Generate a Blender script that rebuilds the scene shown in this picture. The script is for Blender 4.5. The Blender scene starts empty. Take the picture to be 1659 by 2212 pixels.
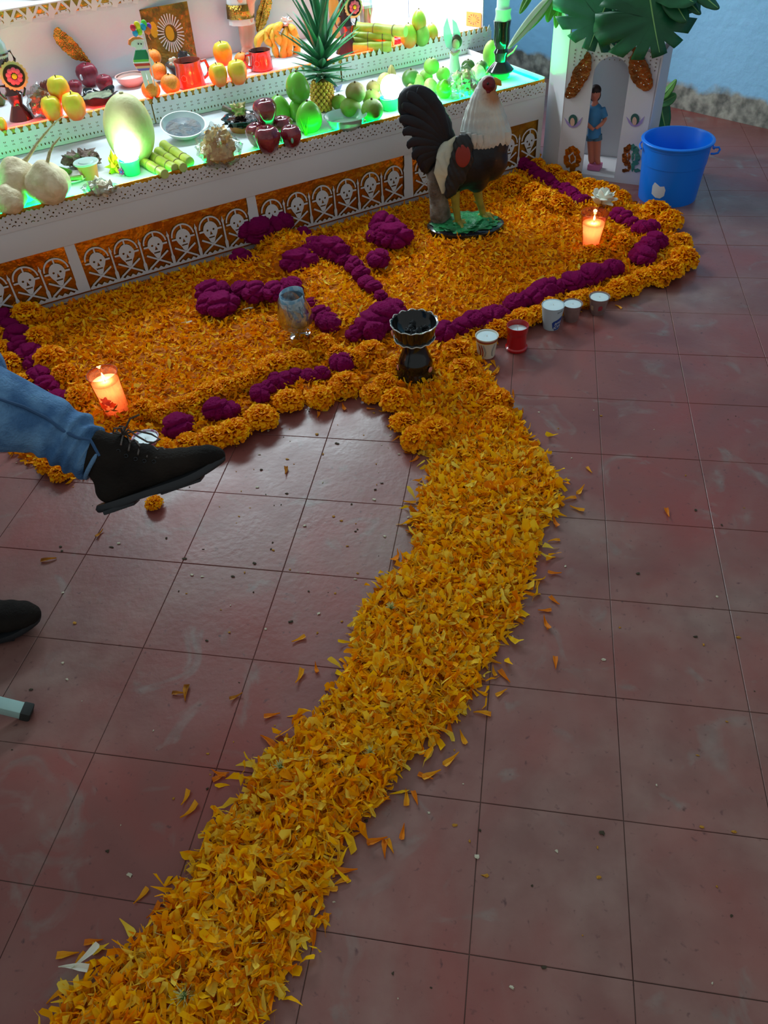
import bpy, bmesh, math, random
import numpy as np
from mathutils import Vector, Matrix, noise as mnoise
from mathutils.geometry import tessellate_polygon
R = random.Random(7); NR = np.random.default_rng(11); PI = math.pi
SC = bpy.context.scene; COL = SC.collection
# ---------------------------------------------------------------- camera
FP = 1665.54                                   # focal length in pixels of the 1659 x 2212 frame
CAM = Vector((1.25165, -1.38722, 1.35448))
CR = Vector((0.98580, 0.15857, -0.05522)); CU = Vector((-0.07194, 0.69602, 0.71441)); CF = Vector((-0.15172, 0.70030, -0.69754))
cd = bpy.data.cameras.new('camera'); cam = bpy.data.objects.new('camera', cd); COL.objects.link(cam)
cd.sensor_fit = 'VERTICAL'; cd.sensor_height = 36.0; cd.lens = FP / 2212 * 36.0; cd.clip_start = .02; cd.clip_end = 60
cam.matrix_world = Matrix(((CR.x, CU.x, -CF.x, CAM.x), (CR.y, CU.y, -CF.y, CAM.y), (CR.z, CU.z, -CF.z, CAM.z), (0, 0, 0, 1)))
SC.camera = cam
# ---------------------------------------------------------------- world, lights, exposure
SC.view_settings.view_transform = 'Standard'; SC.view_settings.look = 'None'
SC.view_settings.gamma = 1; SC.view_settings.use_curve_mapping = False; SC.view_settings.exposure = 0.0
W = bpy.data.worlds.new('world'); SC.world = W; W.use_nodes = True
wb = W.node_tree.nodes['Background']; wb.inputs[0].default_value = (.70, .75, .76, 1); wb.inputs[1].default_value = .50
SC.cycles.use_denoising = True
SC.cycles.max_bounces = 8; SC.cycles.transparent_max_bounces = 12; SC.cycles.sample_clamp_indirect = 4; SC.cycles.caustics_refractive = False; SC.cycles.caustics_reflective = False

def area(name, loc, aim, size, watt, col):
    d = bpy.data.lights.new(name, 'AREA'); d.shape = 'RECTANGLE'; d.size, d.size_y = size; d.energy = watt; d.color = col
    o = bpy.data.objects.new(name, d); COL.objects.link(o); o.location = loc
    o.rotation_euler = (Vector(aim) - Vector(loc)).to_track_quat('-Z', 'Y').to_euler(); return o
def bulb(name, loc, watt, col, rad=.02, parent=None):
    d = bpy.data.lights.new(name, 'POINT'); d.energy = watt; d.color = col; d.shadow_soft_size = rad
    o = bpy.data.objects.new(name, d); COL.objects.link(o); o.location = loc
    if parent: o.parent = parent
    return o
# ---------------------------------------------------------------- placing: pixel of the photograph + known height -> point in the room
def ray(px, py): return CF + CR * ((px - 829.5) / FP) - CU * ((py - 1106) / FP)
def at(px, py, z=0.0):
    d = ray(px, py); return CAM + d * ((z - CAM.z) / d.z)
def atd(px, py, depth): return CAM + ray(px, py) * depth
def dep(P): return (Vector(P) - CAM).dot(CF)
def mpp(P): return dep(P) / FP                # metres per pixel there
def proj(P):
    d = Vector(P) - CAM; z = d.dot(CF); return 829.5 + FP * d.dot(CR) / z, 1106 - FP * d.dot(CU) / z
def hup(P, y):
    lo, hi = 0., 2.
    for _ in range(40):
        m = (lo + hi) / 2
        if proj(P + Vector((0, 0, m)))[1] > y: lo = m
        else: hi = m
    return lo
TH = math.radians(38.6)
AX = Vector((math.cos(TH), math.sin(TH), 0)); BX = Vector((-math.sin(TH), math.cos(TH), 0)); AO = Vector((.2911, 1.4529, 0))
MA = Matrix(((AX.x, BX.x, 0, AO.x), (AX.y, BX.y, 0, AO.y), (0, 0, 1, 0), (0, 0, 0, 1)))
def AW(a, b, z): return AO + AX * a + BX * b + Vector((0, 0, z))
def inplane(px, py, P0, X):
    """(s, z) of the pixel on the upright plane through P0 that runs along X"""
    X = Vector(X); X.z = 0; X.normalize(); N = Vector((-X.y, X.x, 0)); d = ray(px, py)
    t = (Vector(P0) - CAM).dot(N) / d.dot(N); Q = CAM + d * t
    return (Q - Vector(P0)).dot(X), Q.z
Z1, LIP1, D1, Z2, LIP2, D2 = .345, .362, .59, .425, .443, 1.05
# light tubes over the upper tiers (out of frame above) and the lamp that burns against the bright board
area('altar_tubes', AW(.2, 1.15, 1.7), AW(.35, -.5, .1), (1.9, .25), 52, (.78, .94, 1))
BL, BR = at(884, 40, Z2), at(1042, 60, Z2); BD_ = (BR - BL).normalized(); BN = Vector((-BD_.y, BD_.x, 0))
area('board_lamp', (BL + BR) / 2 - BN * .25 + Vector((0, 0, .42)), (BL + BR) / 2 + Vector((0, 0, .1)), (.3, .12), 9, (1, .92, .95))
# ---------------------------------------------------------------- materials
def lin(c): return tuple(((v / 255) / 12.92 if v <= 10 else (((v / 255) + .055) / 1.055) ** 2.4) for v in c[:3]) + (1,)
MATS = {}
def mat(name, col, rough=.6, metal=0, spec=.5, col2=None, nscale=8, nlo=.4, nhi=.65, bump=0, bscale=30, trans=0, emit=0, ecol=None, sss=0, alpha=1, sheen=0, coat=0, ior=1.45, coords='Object', transl=0, thin=0):
    if name in MATS: return MATS[name]
    m = bpy.data.materials.new(name); m.use_nodes = True; nt = m.node_tree; N, L = nt.nodes, nt.links; b = N['Principled BSDF']
    I = b.inputs
    I['Base Color'].default_value = lin(col); I['Roughness'].default_value = rough; I['Metallic'].default_value = metal
    I['Specular IOR Level'].default_value = spec; I['IOR'].default_value = ior; I['Transmission Weight'].default_value = trans
    I['Alpha'].default_value = alpha; I['Coat Weight'].default_value = coat; I['Coat Roughness'].default_value = .08
    if sheen: I['Sheen Weight'].default_value = sheen; I['Sheen Roughness'].default_value = .4; I['Sheen Tint'].default_value = lin(col2 or col)
    if sss: I['Subsurface Weight'].default_value = sss; I['Subsurface Radius'].default_value = (.05, .03, .02); I['Subsurface Scale'].default_value = .6
    if emit: I['Emission Color'].default_value = lin(ecol or col); I['Emission Strength'].default_value = emit
    if col2 or bump:
        tc = N.new('ShaderNodeTexCoord')
        src = tc.outputs[coords] if coords in ('Object', 'Generated') else N.new('ShaderNodeNewGeometry').outputs['Position']
    if col2:
        n = N.new('ShaderNodeTexNoise'); n.inputs['Scale'].default_value = nscale; n.inputs['Detail'].default_value = 4; L.new(src, n.inputs['Vector'])
        r = N.new('ShaderNodeValToRGB'); r.color_ramp.elements[0].position = nlo; r.color_ramp.elements[1].position = nhi
        r.color_ramp.elements[0].color = lin(col); r.color_ramp.elements[1].color = lin(col2)
        L.new(n.outputs['Fac'], r.inputs['Fac']); L.new(r.outputs['Color'], I['Base Color'])
    if bump:
        n = N.new('ShaderNodeTexNoise'); n.inputs['Scale'].default_value = bscale; n.inputs['Detail'].default_value = 3; L.new(src, n.inputs['Vector'])
        bp = N.new('ShaderNodeBump'); bp.inputs['Strength'].default_value = bump; bp.inputs['Distance'].default_value = .01
        L.new(n.outputs['Fac'], bp.inputs['Height']); L.new(bp.outputs['Normal'], I['Normal'])
    if transl:
        t = N.new('ShaderNodeBsdfTranslucent'); mx = N.new('ShaderNodeMixShader'); mx.inputs[0].default_value = transl
        if col2: L.new(r.outputs['Color'], t.inputs['Color'])
        else: t.inputs['Color'].default_value = lin(col)
        L.new(b.outputs[0], mx.inputs[1]); L.new(t.outputs[0], mx.inputs[2]); L.new(mx.outputs[0], N['Material Output'].inputs['Surface'])
    if thin:      # thin clear sheet: see-through with a glossy skin
        t = N.new('ShaderNodeBsdfTransparent'); t.inputs[0].default_value = lin(col); gl = N.new('ShaderNodeBsdfGlossy'); gl.inputs['Roughness'].default_value = rough
        lw = N.new('ShaderNodeLayerWeight'); lw.inputs[0].default_value = .35; mr = N.new('ShaderNodeMapRange'); mr.inputs[3].default_value = thin * .35; mr.inputs[4].default_value = min(1, thin * 2.4); L.new(lw.outputs['Facing'], mr.inputs[0])
        mx = N.new('ShaderNodeMixShader'); L.new(mr.outputs[0], mx.inputs[0]); L.new(t.outputs[0], mx.inputs[1]); L.new(gl.outputs[0], mx.inputs[2])
        if bump: L.new(bp.outputs['Normal'], gl.inputs['Normal'])
        L.new(mx.outputs[0], N['Material Output'].inputs['Surface'])
    MATS[name] = m; return m
def tonemat(name, stops, rough=.6, transl=.25):
    """colour from the per-petal attribute 'tone'"""
    m = bpy.data.materials.new(name); m.use_nodes = True; nt = m.node_tree; N, L = nt.nodes, nt.links; b = N['Principled BSDF']
    a = N.new('ShaderNodeAttribute'); a.attribute_name = 'tone'; r = N.new('ShaderNodeValToRGB'); cr = r.color_ramp
    while len(cr.elements) < len(stops): cr.elements.new(.5)
    for e, (p, c) in zip(cr.elements, stops): e.position = p; e.color = lin(c)
    L.new(a.outputs['Fac'], r.inputs['Fac']); L.new(r.outputs['Color'], b.inputs['Base Color'])
    b.inputs['Roughness'].default_value = rough; b.inputs['Specular IOR Level'].default_value = .12
    t = N.new('ShaderNodeBsdfTranslucent'); mx = N.new('ShaderNodeMixShader'); mx.inputs[0].default_value = transl
    L.new(r.outputs['Color'], t.inputs['Color']); L.new(b.outputs[0], mx.inputs[1]); L.new(t.outputs[0], mx.inputs[2]); L.new(mx.outputs[0], N['Material Output'].inputs['Surface'])
    return m
# ---------------------------------------------------------------- objects
def tag(o, label=None, cat=None, group=None, kind=None):
    if label: o['label'] = label
    if cat: o['category'] = cat
    if group: o['group'] = group
    if kind: o['kind'] = kind
    return o
def thing(name, label, cat, loc=(0, 0, 0), rz=0, group=None, kind=None, M=None):
    o = bpy.data.objects.new(name, None); COL.objects.link(o); o.empty_display_size = .05
    if M is not None: o.matrix_world = M
    else: o.location = loc; o.rotation_euler = (0, 0, rz)
    return tag(o, label, cat, group, kind)
def copy_tree(o, parent=None):
    c = o.copy(); COL.objects.link(c); c.parent = parent
    for ch in [x for x in o.children]: copy_tree(ch, c)
    return c
class G:
    def __init__(s): s.v = []; s.f = []; s.m = []
    def add(s, v, f, M=None, mi=0):
        n = len(s.v); s.v += [(M @ Vector(p))[:] for p in v] if M is not None else [tuple(p) for p in v]
        s.f += [tuple(i + n for i in q) for q in f]; s.m += [mi] * len(f); return s
    def box(s, c, d, M=None, mi=0, bev=0):
        x, y, z = d[0] / 2, d[1] / 2, d[2] / 2; bv = min(bev, x * .9, y * .9, z * .9)
        if not bv:
            v = [(c[0] + i * x, c[1] + j * y, c[2] + k * z) for i in (-1, 1) for j in (-1, 1) for k in (-1, 1)]
            f = [(0, 1, 3, 2), (4, 6, 7, 5), (0, 4, 5, 1), (2, 3, 7, 6), (0, 2, 6, 4), (1, 5, 7, 3)]
            return s.add(v, f, M, mi)
        bm = bmesh.new(); bmesh.ops.create_cube(bm, size=1)
        for q in bm.verts: q.co = (q.co.x * d[0], q.co.y * d[1], q.co.z * d[2])
        bmesh.ops.bevel(bm, geom=bm.edges[:], offset=bv, segments=2, affect='EDGES', profile=.6)
        for q in bm.verts: q.co += Vector(c)
        bm.verts.index_update(); v = [q.co[:] for q in bm.verts]; f = [tuple(w.index for w in q.verts) for q in bm.faces]; bm.free()
        return s.add(v, f, M, mi)
    def lathe(s, prof, seg=24, M=None, mi=0, sq=(1, 1), wob=0, wn=6, cap=True):
        v = []; f = []; n = len(prof)
        for j, (r, z) in enumerate(prof):
            for i in range(seg):
                a = 2 * PI * i / seg; k = 1 + wob * math.cos(wn * a); v.append((r * k * math.cos(a) * sq[0], r * k * math.sin(a) * sq[1], z))
        for j in range(n - 1):
            for i in range(seg): f.append((j * seg + i, j * seg + (i + 1) % seg, (j + 1) * seg + (i + 1) % seg, (j + 1) * seg + i))
        if cap:
            if prof[0][0] > 1e-6: f.append(tuple(range(seg))[::-1])
            if prof[-1][0] > 1e-6: f.append(tuple((n - 1) * seg + i for i in range(seg)))
        return s.add(v, f, M, mi)
    def tube(s, pts, rad, seg=10, M=None, mi=0, flat=1, up=(0, 0, 1), cap=True):
        pts = [Vector(p) for p in pts]; n = len(pts); rad = rad if isinstance(rad, (list, tuple)) else [rad] * n
        v = []; f = []; U = Vector(up)
        for j, p in enumerate(pts):
            t = (pts[min(j + 1, n - 1)] - pts[max(j - 1, 0)]).normalized(); x = t.cross(U)
            if x.length < .05: x = t.cross(Vector((1, 0, .3)))
            x.normalize(); y = x.cross(t).normalized()
            for i in range(seg):
                a = 2 * PI * i / seg; v.append((p + x * math.cos(a) * rad[j] + y * math.sin(a) * rad[j] * flat)[:])
        for j in range(n - 1):
            for i in range(seg): f.append((j * seg + i, j * seg + (i + 1) % seg, (j + 1) * seg + (i + 1) % seg, (j + 1) * seg + i))
        if cap: f.append(tuple(range(seg))[::-1]); f.append(tuple((n - 1) * seg + i for i in range(seg)))
        return s.add(v, f, M, mi)
    def ball(s, c, r, M=None, mi=0, u=16, w=10, fn=None, amp=0, fr=5, seed=0):
        r = r if isinstance(r, (list, tuple)) else (r, r, r); v = [(0, 0, -1)]; f = []
        for j in range(1, w):
            e = -PI / 2 + PI * j / w
            for i in range(u): a = 2 * PI * i / u; v.append((math.cos(e) * math.cos(a), math.cos(e) * math.sin(a), math.sin(e)))
        v.append((0, 0, 1)); T = len(v) - 1
        for i in range(u): f.append((0, 1 + (i + 1) % u, 1 + i)); f.append((T, T - u + i, T - u + (i + 1) % u))
        for j in range(w - 2):
            for i in range(u): f.append((1 + j * u + i, 1 + j * u + (i + 1) % u, 1 + (j + 1) * u + (i + 1) % u, 1 + (j + 1) * u + i))
        o = []
        for p in v:
            q = Vector(p)
            if fn: q = Vector(fn(q))
            if amp: q *= 1 + amp * mnoise.noise(Vector(p) * fr * .5 + Vector((seed, seed * .7, 0)))
            o.append((c[0] + q.x * r[0], c[1] + q.y * r[1], c[2] + q.z * r[2]))
        return s.add(o, f, M, mi)
    def cut(s, loops, t, M=None, mi=0):
        """flat card with holes: loops of (x, z), thickness t along y"""
        pl = [[Vector((p[0], p[1], 0)) for p in l] for l in loops]; flat = [p for l in loops for p in l]; n = len(flat)
        tri = tessellate_polygon(pl); v = [(x, -t / 2, z) for x, z in flat] + [(x, t / 2, z) for x, z in flat]
        f = [tuple(q) for q in tri] + [tuple(i + n for i in q[::-1]) for q in tri]; k = 0
        for l in loops:
            m = len(l)
            for i in range(m): a, b = k + i, k + (i + 1) % m; f.append((a, b, b + n, a + n))
            k += m
        return s.add(v, f, M, mi)
    def build(s, name, mats, parent=None, smooth=True, loc=None, rot=None, sub=0, solid=0):
        me = bpy.data.meshes.new(name); me.from_pydata(s.v, [], s.f); mats = mats if isinstance(mats, (list, tuple)) else [mats]
        for m in mats: me.materials.append(m)
        if len(mats) > 1: me.polygons.foreach_set('material_index', s.m)
        if smooth:
            me.polygons.foreach_set('use_smooth', [True] * len(me.polygons))
            try: me.set_sharp_from_angle(angle=math.radians(50))
            except Exception: pass
        me.update(); o = bpy.data.objects.new(name, me); COL.objects.link(o)
        if parent: o.parent = parent
        if loc is not None: o.location = loc
        if rot is not None: o.rotation_euler = rot
        if solid: md = o.modifiers.new('s', 'SOLIDIFY'); md.thickness = solid; md.offset = 0
        if sub: md = o.modifiers.new('u', 'SUBSURF'); md.levels = md.render_levels = sub
        return o
TSC = bpy.data.scenes.new('workbench')
def blob(g, name, mats, parent, voxel=.006, sm=6, disp=None):
    """one continuous surface grown over overlapping shapes"""
    o = g.build(name, mats, None, True); COL.objects.unlink(o); TSC.collection.objects.link(o); a = o.modifiers.new('r', 'REMESH'); a.mode = 'VOXEL'; a.voxel_size = voxel; a.use_smooth_shade = True
    b = o.modifiers.new('s', 'SMOOTH'); b.iterations = sm; b.factor = .6
    TSC.view_layers[0].update(); dg = TSC.view_layers[0].depsgraph; me = bpy.data.meshes.new_from_object(o.evaluated_get(dg))
    if disp:
        nn = [v.normal.copy() for v in me.vertices]; cc = [v.co.copy() for v in me.vertices]; q = []
        for n_, c_ in zip(nn, cc): q += (c_ + n_ * disp(c_))[:]
        me.vertices.foreach_set('co', q); me.update()
    me.polygons.foreach_set('use_smooth', [True] * len(me.polygons)); me.materials.clear()
    for m in (mats if isinstance(mats, (list, tuple)) else [mats]): me.materials.append(m)
    bpy.data.objects.remove(o); n = bpy.data.objects.new(name, me); COL.objects.link(n); n.parent = parent; return n
def T(x=0, y=0, z=0): return Matrix.Translation((x, y, z))
def Rm(ax, deg): return Matrix.Rotation(math.radians(deg), 4, ax)
def frame(o, x, y, z):
    return Matrix(((x.x, y.x, z.x, o.x), (x.y, y.y, z.y, o.y), (x.z, y.z, z.z, o.z), (0, 0, 0, 1)))
def ell(cx, cz, rx, rz, n=12, a0=0): return [(cx + rx * math.cos(a0 + 2 * PI * i / n), cz + rz * math.sin(a0 + 2 * PI * i / n)) for i in range(n)]
def bar(x0, z0, x1, z1, w):
    d = Vector((x1 - x0, z1 - z0)).normalized() * w / 2; n = (-d.y, d.x)
    return [(x0 + n[0], z0 + n[1]), (x0 - n[0], z0 - n[1]), (x1 - n[0], z1 - n[1]), (x1 + n[0], z1 + n[1])]
def arcband(cx, cz, r0, r1, a0, a1, n=12, k=1):
    A = [a0 + (a1 - a0) * i / n for i in range(n + 1)]
    return [(cx + r1 * math.cos(a), cz + k * r1 * math.sin(a)) for a in A] + [(cx + r0 * math.cos(a), cz + k * r0 * math.sin(a)) for a in A[::-1]]
# ================================================================ SETTING
def floor_mat():
    m = bpy.data.materials.new('polished_red_cement'); m.use_nodes = True; nt = m.node_tree; N, L = nt.nodes, nt.links; b = N['Principled BSDF']
    pos = N.new('ShaderNodeNewGeometry').outputs['Position']
    def noi(s, d=4, dist=0):
        n = N.new('ShaderNodeTexNoise'); n.inputs['Scale'].default_value = s; n.inputs['Detail'].default_value = d; n.inputs['Distortion'].default_value = dist; L.new(pos, n.inputs['Vector']); return n.outputs['Fac']
    def ramp(x, *st):
        r = N.new('ShaderNodeValToRGB')
        while len(r.color_ramp.elements) < len(st): r.color_ramp.elements.new(.5)
        for e, (p, c) in zip(r.color_ramp.elements, st): e.position = p; e.color = lin(c) if len(c) == 3 else c
        L.new(x, r.inputs['Fac']); return r.outputs['Color']
    def mix(f, a, c):
        x = N.new('ShaderNodeMix'); x.data_type = 'RGBA'; L.new(f, x.inputs[0]); L.new(a, x.inputs[6]); L.new(c, x.inputs[7]); return x.outputs[2]
    base = ramp(noi(3.2, 5, .6), (.3, (114, 60, 56)), (.5, (128, 72, 66)), (.7, (140, 66, 60)))
    worn = ramp(noi(14, 6), (.35, (122, 98, 90)), (.65, (144, 122, 112)))
    f1 = ramp(noi(1.4, 6, 1.2), (.46, (.05, .05, .05, 1)), (.70, (.8, .8, .8, 1)))
    c = mix(f1, base, worn)
    grey = ramp(noi(30, 3), (.4, (112, 114, 108)), (.6, (138, 138, 130)))
    f2 = ramp(noi(7, 7, 1.5), (.60, (0, 0, 0, 1)), (.74, (.5, .5, .5, 1)))
    c = mix(f2, c, grey)
    dark = ramp(noi(20, 2), (.4, (70, 40, 42)), (.6, (84, 48, 50)))
    f3 = ramp(noi(75, 5, .4), (.64, (0, 0, 0, 1)), (.76, (.8, .8, .8, 1)))
    c = mix(f3, c, dark)
    L.new(c, b.inputs['Base Color'])
    rr = ramp(noi(6, 5, .5), (.3, (.30, .30, .30, 1)), (.7, (.46, .46, .46, 1))); L.new(rr, b.inputs['Roughness'])
    bp = N.new('ShaderNodeBump'); bp.inputs['Strength'].default_value = .15; bp.inputs['Distance'].default_value = .004; L.new(noi(60, 5), bp.inputs['Height']); L.new(bp.outputs['Normal'], b.inputs['Normal'])
    b.inputs['Specular IOR Level'].default_value = .55
    return m
FM = floor_mat(); TS = .25
joint = mat('joint_dust', (112, 96, 88), .95, bump=.3, bscale=80, coords='World', col2=(70, 50, 46), nscale=5)
g = G().box((.9, 1.4, -.0522), (7.4, 7.6, .1)); floor_o = tag(g.build('floor', joint, smooth=False), kind='structure')
def tile_mesh():
    h = TS / 2 - .0007; i = h - .0009; v = [(-h, -h, -.006), (h, -h, -.006), (h, h, -.006), (-h, h, -.006), (-h, -h, -.0007), (h, -h, -.0007), (h, h, -.0007), (-h, h, -.0007), (-i, -i, 0), (i, -i, 0), (i, i, 0), (-i, i, 0)]
    f = [(0, 3, 2, 1), (8, 9, 10, 11)] + [(k, (k + 1) % 4, 4 + (k + 1) % 4, 4 + k) for k in range(4)] + [(4 + k, 4 + (k + 1) % 4, 8 + (k + 1) % 4, 8 + k) for k in range(4)]
    return v, f
tv, tf = tile_mesh(); rest = G(); TMESH = None; near = []
for i in range(-9, 16):
    for j in range(-18, 9):
        P = Vector(((i + .5) * TS, -(j + .5) * TS, 0)); d = P - AO; a, b = d.dot(AX), d.dot(BX)
        x, y = proj(P); vis = dep(P) > .3 and -150 < x < 1820 and -100 < y < 2420 and not (b > .2 and a < 1.15)
        if vis: near.append((dep(P), P))
        else: rest.add(tv, tf, T(P.x, P.y, R.uniform(-.0004, .0002)))
near.sort(key=lambda q: q[0])
for k, (dd, P) in enumerate(near):
    if k < 290:
        if TMESH is None: o = G().add(tv, tf).build('floor_tile', FM, floor_o, smooth=False); TMESH = o.data
        else: o = bpy.data.objects.new('floor_tile', TMESH); COL.objects.link(o); o.parent = floor_o
        o.location = (P.x, P.y, R.uniform(-.0004, .0002))
    else: rest.add(tv, tf, T(P.x, P.y, 0))
tag(rest.build('floor_tiles', FM, floor_o, smooth=False), kind='stuff')

def wall_mat():
    m = bpy.data.materials.new('blue_wall_paint'); m.use_nodes = True; nt = m.node_tree; N, L = nt.nodes, nt.links; b = N['Principled BSDF']
    pos = N.new('ShaderNodeNewGeometry').outputs['Position']; sep = N.new('ShaderNodeSeparateXYZ'); L.new(pos, sep.inputs[0])
    n1 = N.new('ShaderNodeTexNoise'); n1.inputs['Scale'].default_value = 5; n1.inputs['Detail'].default_value = 7; L.new(pos, n1.inputs['Vector'])
    ma = N.new('ShaderNodeMath'); ma.operation = 'MULTIPLY_ADD'; L.new(n1.outputs['Fac'], ma.inputs[0]); ma.inputs[1].default_value = -.20; L.new(sep.outputs['Z'], ma.inputs[2])
    r = N.new('ShaderNodeValToRGB'); r.color_ramp.elements[0].position = 0; r.color_ramp.elements[1].position = .03
    r.color_ramp.elements[0].color = (1, 1, 1, 1); r.color_ramp.elements[1].color = (0, 0, 0, 1); L.new(ma.outputs[0], r.inputs['Fac'])
    n2 = N.new('ShaderNodeTexNoise'); n2.inputs['Scale'].default_value = 22; n2.inputs['Detail'].default_value = 6; L.new(pos, n2.inputs['Vector'])
    bare = N.new('ShaderNodeValToRGB'); bare.color_ramp.elements[0].color = lin((96, 98, 92)); bare.color_ramp.elements[1].color = lin((168, 168, 156)); bare.color_ramp.elements[0].position = .35; bare.color_ramp.elements[1].position = .65; L.new(n2.outputs['Fac'], bare.inputs['Fac'])
    n3 = N.new('ShaderNodeTexNoise'); n3.inputs['Scale'].default_value = 2.5; L.new(pos, n3.inputs['Vector'])
    paint = N.new('ShaderNodeValToRGB'); paint.color_ramp.elements[0].color = lin((132, 194, 234)); paint.color_ramp.elements[1].color = lin((150, 208, 244)); L.new(n3.outputs['Fac'], paint.inputs['Fac'])
    mx = N.new('ShaderNodeMix'); mx.data_type = 'RGBA'; L.new(r.outputs['Color'], mx.inputs[0]); L.new(paint.outputs['Color'], mx.inputs[6]); L.new(bare.outputs['Color'], mx.inputs[7]); L.new(mx.outputs[2], b.inputs['Base Color'])
    b.inputs['Roughness'].default_value = .6
    bp = N.new('ShaderNodeBump'); bp.inputs['Strength'].default_value = .5; bp.inputs['Distance'].default_value = .01; L.new(n2.outputs['Fac'], bp.inputs['Height']); L.new(bp.outputs['Normal'], b.inputs['Normal'])
    return m
WM = wall_mat()
Wa, Wb = at(1401, 220), at(1659, 279); wd = (Wb - Wa); wd.z = 0; wd.normalize(); wn = Vector((-wd.y, wd.x, 0))
if wn.dot(CAM - Wa) > 0: wn = -wn
def wall(name, p0, d, n, l0, l1, h=2.7, th=.12):
    Mx = frame(p0, d, n, Vector((0, 0, 1))); g = G()
    g.box(((l0 + l1) / 2, th / 2, h / 2), (l1 - l0, th, h), Mx); return tag(g.build(name, WM, smooth=False), kind='structure')
wall('wall_right', Wa, wd, wn, -1.66, 2.6)
# the wall the altar backs on to
pb = AW(0, 1.95, 0); wall('wall_back', pb, AX, BX, -2.3, 1.93)
# ================================================================ ALTAR
paper = mat('white_card', (222, 226, 228), .7, bump=.05, bscale=12, transl=.12)
cloth = mat('white_cloth', (214, 220, 224), .85, bump=.15, bscale=5, col2=(202, 210, 216), nscale=2)
gold = mat('gold_foil', (214, 150, 38), .28, metal=.85, bump=.9, bscale=26, col2=(190, 118, 26), nscale=6)
goldd = mat('old_gold_foil', (150, 124, 52), .3, metal=.8, bump=.9, bscale=40, col2=(196, 160, 72), nscale=14)
ALT = thing('altar', 'stepped ofrenda altar covered in white card with cut skull paper along its foot', 'altar', M=MA)
def tierbox(a0, a1, b0, b1, z0, z1):
    g = G(); g.box(((a0 + a1) / 2, (b0 + b1) / 2, (z0 + z1) / 2), (a1 - a0, b1 - b0, z1 - z0), bev=.003); return g
AR = 1.285; AR2 = 1.40
tierbox(-1.75, AR, .006, 1.9, .0, Z1).build('lower_tier', cloth, ALT)
tierbox(-1.75, AR2, D1 + .004, 1.9, Z1, Z2).build('middle_tier', cloth, ALT)
s3a, s3z = inplane(884, 50, AW(0, D2, 0), AX)
A3 = s3a; Z3 = inplane(60, 12, AW(0, D2, 0), AX)[1]
tierbox(-1.75, A3, D2, 1.9, Z2, Z3).build('upper_tier', cloth, ALT)
g = G(); g.box(((BR - BL).length / 2, .004, .45), ((BR - BL).length, .008, .9), MA.inverted() @ frame(BL, BD_, BN, Vector((0, 0, 1)))); g.build('back_board', cloth, ALT)
# foil backing, card bands, lips
tierbox(-1.75, AR, -.002, .0055, .02, LIP1 - .004).build('foil_backing', gold, ALT)
tierbox(-1.75, AR + .002, -.010, -.004, .205, .300).build('card_band', paper, ALT)
tierbox(-1.75, AR2, D1 - .004, D1 + .004, Z1 + .004, LIP2 - .006).build('foil_backing', goldd, ALT)
# right hand lip of the lowest tier
tierbox(AR - .004, AR + .001, 0, .72, Z1, LIP1 + .004).build('side_lip', paper, ALT)
# cut paper band of the lowest tier (scattered holes over foil)
def star(cx, cz, r): return [(cx + (r if i % 2 == 0 else r * .45) * math.cos(PI * i / 4), cz + (r if i % 2 == 0 else r * .45) * math.sin(PI * i / 4)) for i in range(8)]
g = G(); w = .062; a = -1.75
while a < AR:
    e = min(a + w, AR); u = e - a
    out = [(0, 0), (u, 0), (u, .047), (u * .86, .052), (u * .72, .049), (u * .6, .056), (u * .5, .052), (u * .36, .057), (u * .22, .05), (u * .1, .054), (0, .047)]
    out = [(x, z) for x, z in out]
    holes = [ell(u * .14, .036, .003, .003, 6), ell(u * .3, .026, .004, .002, 6), ell(u * .46, .038, .002, .004, 6), ell(u * .62, .028, .0035, .0035, 6), ell(u * .8, .036, .003, .002, 6), ell(u * .9, .022, .002, .003, 6),
             ell(u * .1, .016, .0025, .004, 6), ell(u * .72, .014, .004, .002, 6), arcband(u * .46, .012, .005, .008, .4, 2.7, 6)]
    g.cut([out] + holes, .0012, T(a, -.011, .297)); a += w
g.build('pierced_card_edge', paper, ALT, smooth=False)
# scalloped, pierced card edge of the middle tier, in lengths
def cell2(g, a, u, b, z, h=.098):
    k = h / .098
    out = [(0, 0), (u, 0), (u, .074 * k), (u * .78, .074 * k), (u * .85, .083 * k), (u * .5, .1 * k), (u * .15, .083 * k), (u * .22, .074 * k), (0, .074 * k)]
    c = (u * .5, .046 * k); q = .0052; H = [[(c[0] + sx * .0012 + 0, c[1] + sz * .0015), (c[0] + sx * q, c[1] + sz * q * 1.5), (c[0] + sx * q * .3, c[1] + sz * q * 1.7)] for sx in (-1, 1) for sz in (-1, 1)]
    H += [ell(u * .25, .017 * k, .0026, .005, 6), ell(u * .75, .017 * k, .0026, .005, 6)]
    g.cut([out] + H, .0012, T(a, b, z))
lens = []
for px0, px1 in ((0, 228), (326, 642), (655, 728), (729, 975), (976, 1062)):
    lens.append((inplane(px0, 150, AW(0, D1 - .012, 0), AX)[0], inplane(px1, 150, AW(0, D1 - .012, 0), AX)[0]))
fix = []
for (px0, y0), (px1, y1) in (((-60, 300), (228, 240)), ((230, 240), (324, 215)), ((326, 215), (655, 150)), ((657, 150), (735, 135)), ((737, 135), (972, 95)), ((974, 95), (1062, 65))):
    P0 = AW(0, D1 - .012, 0); fix.append((inplane(px0, y0, P0, AX)[0], inplane(px1, y1, P0, AX)[0]))
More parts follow.
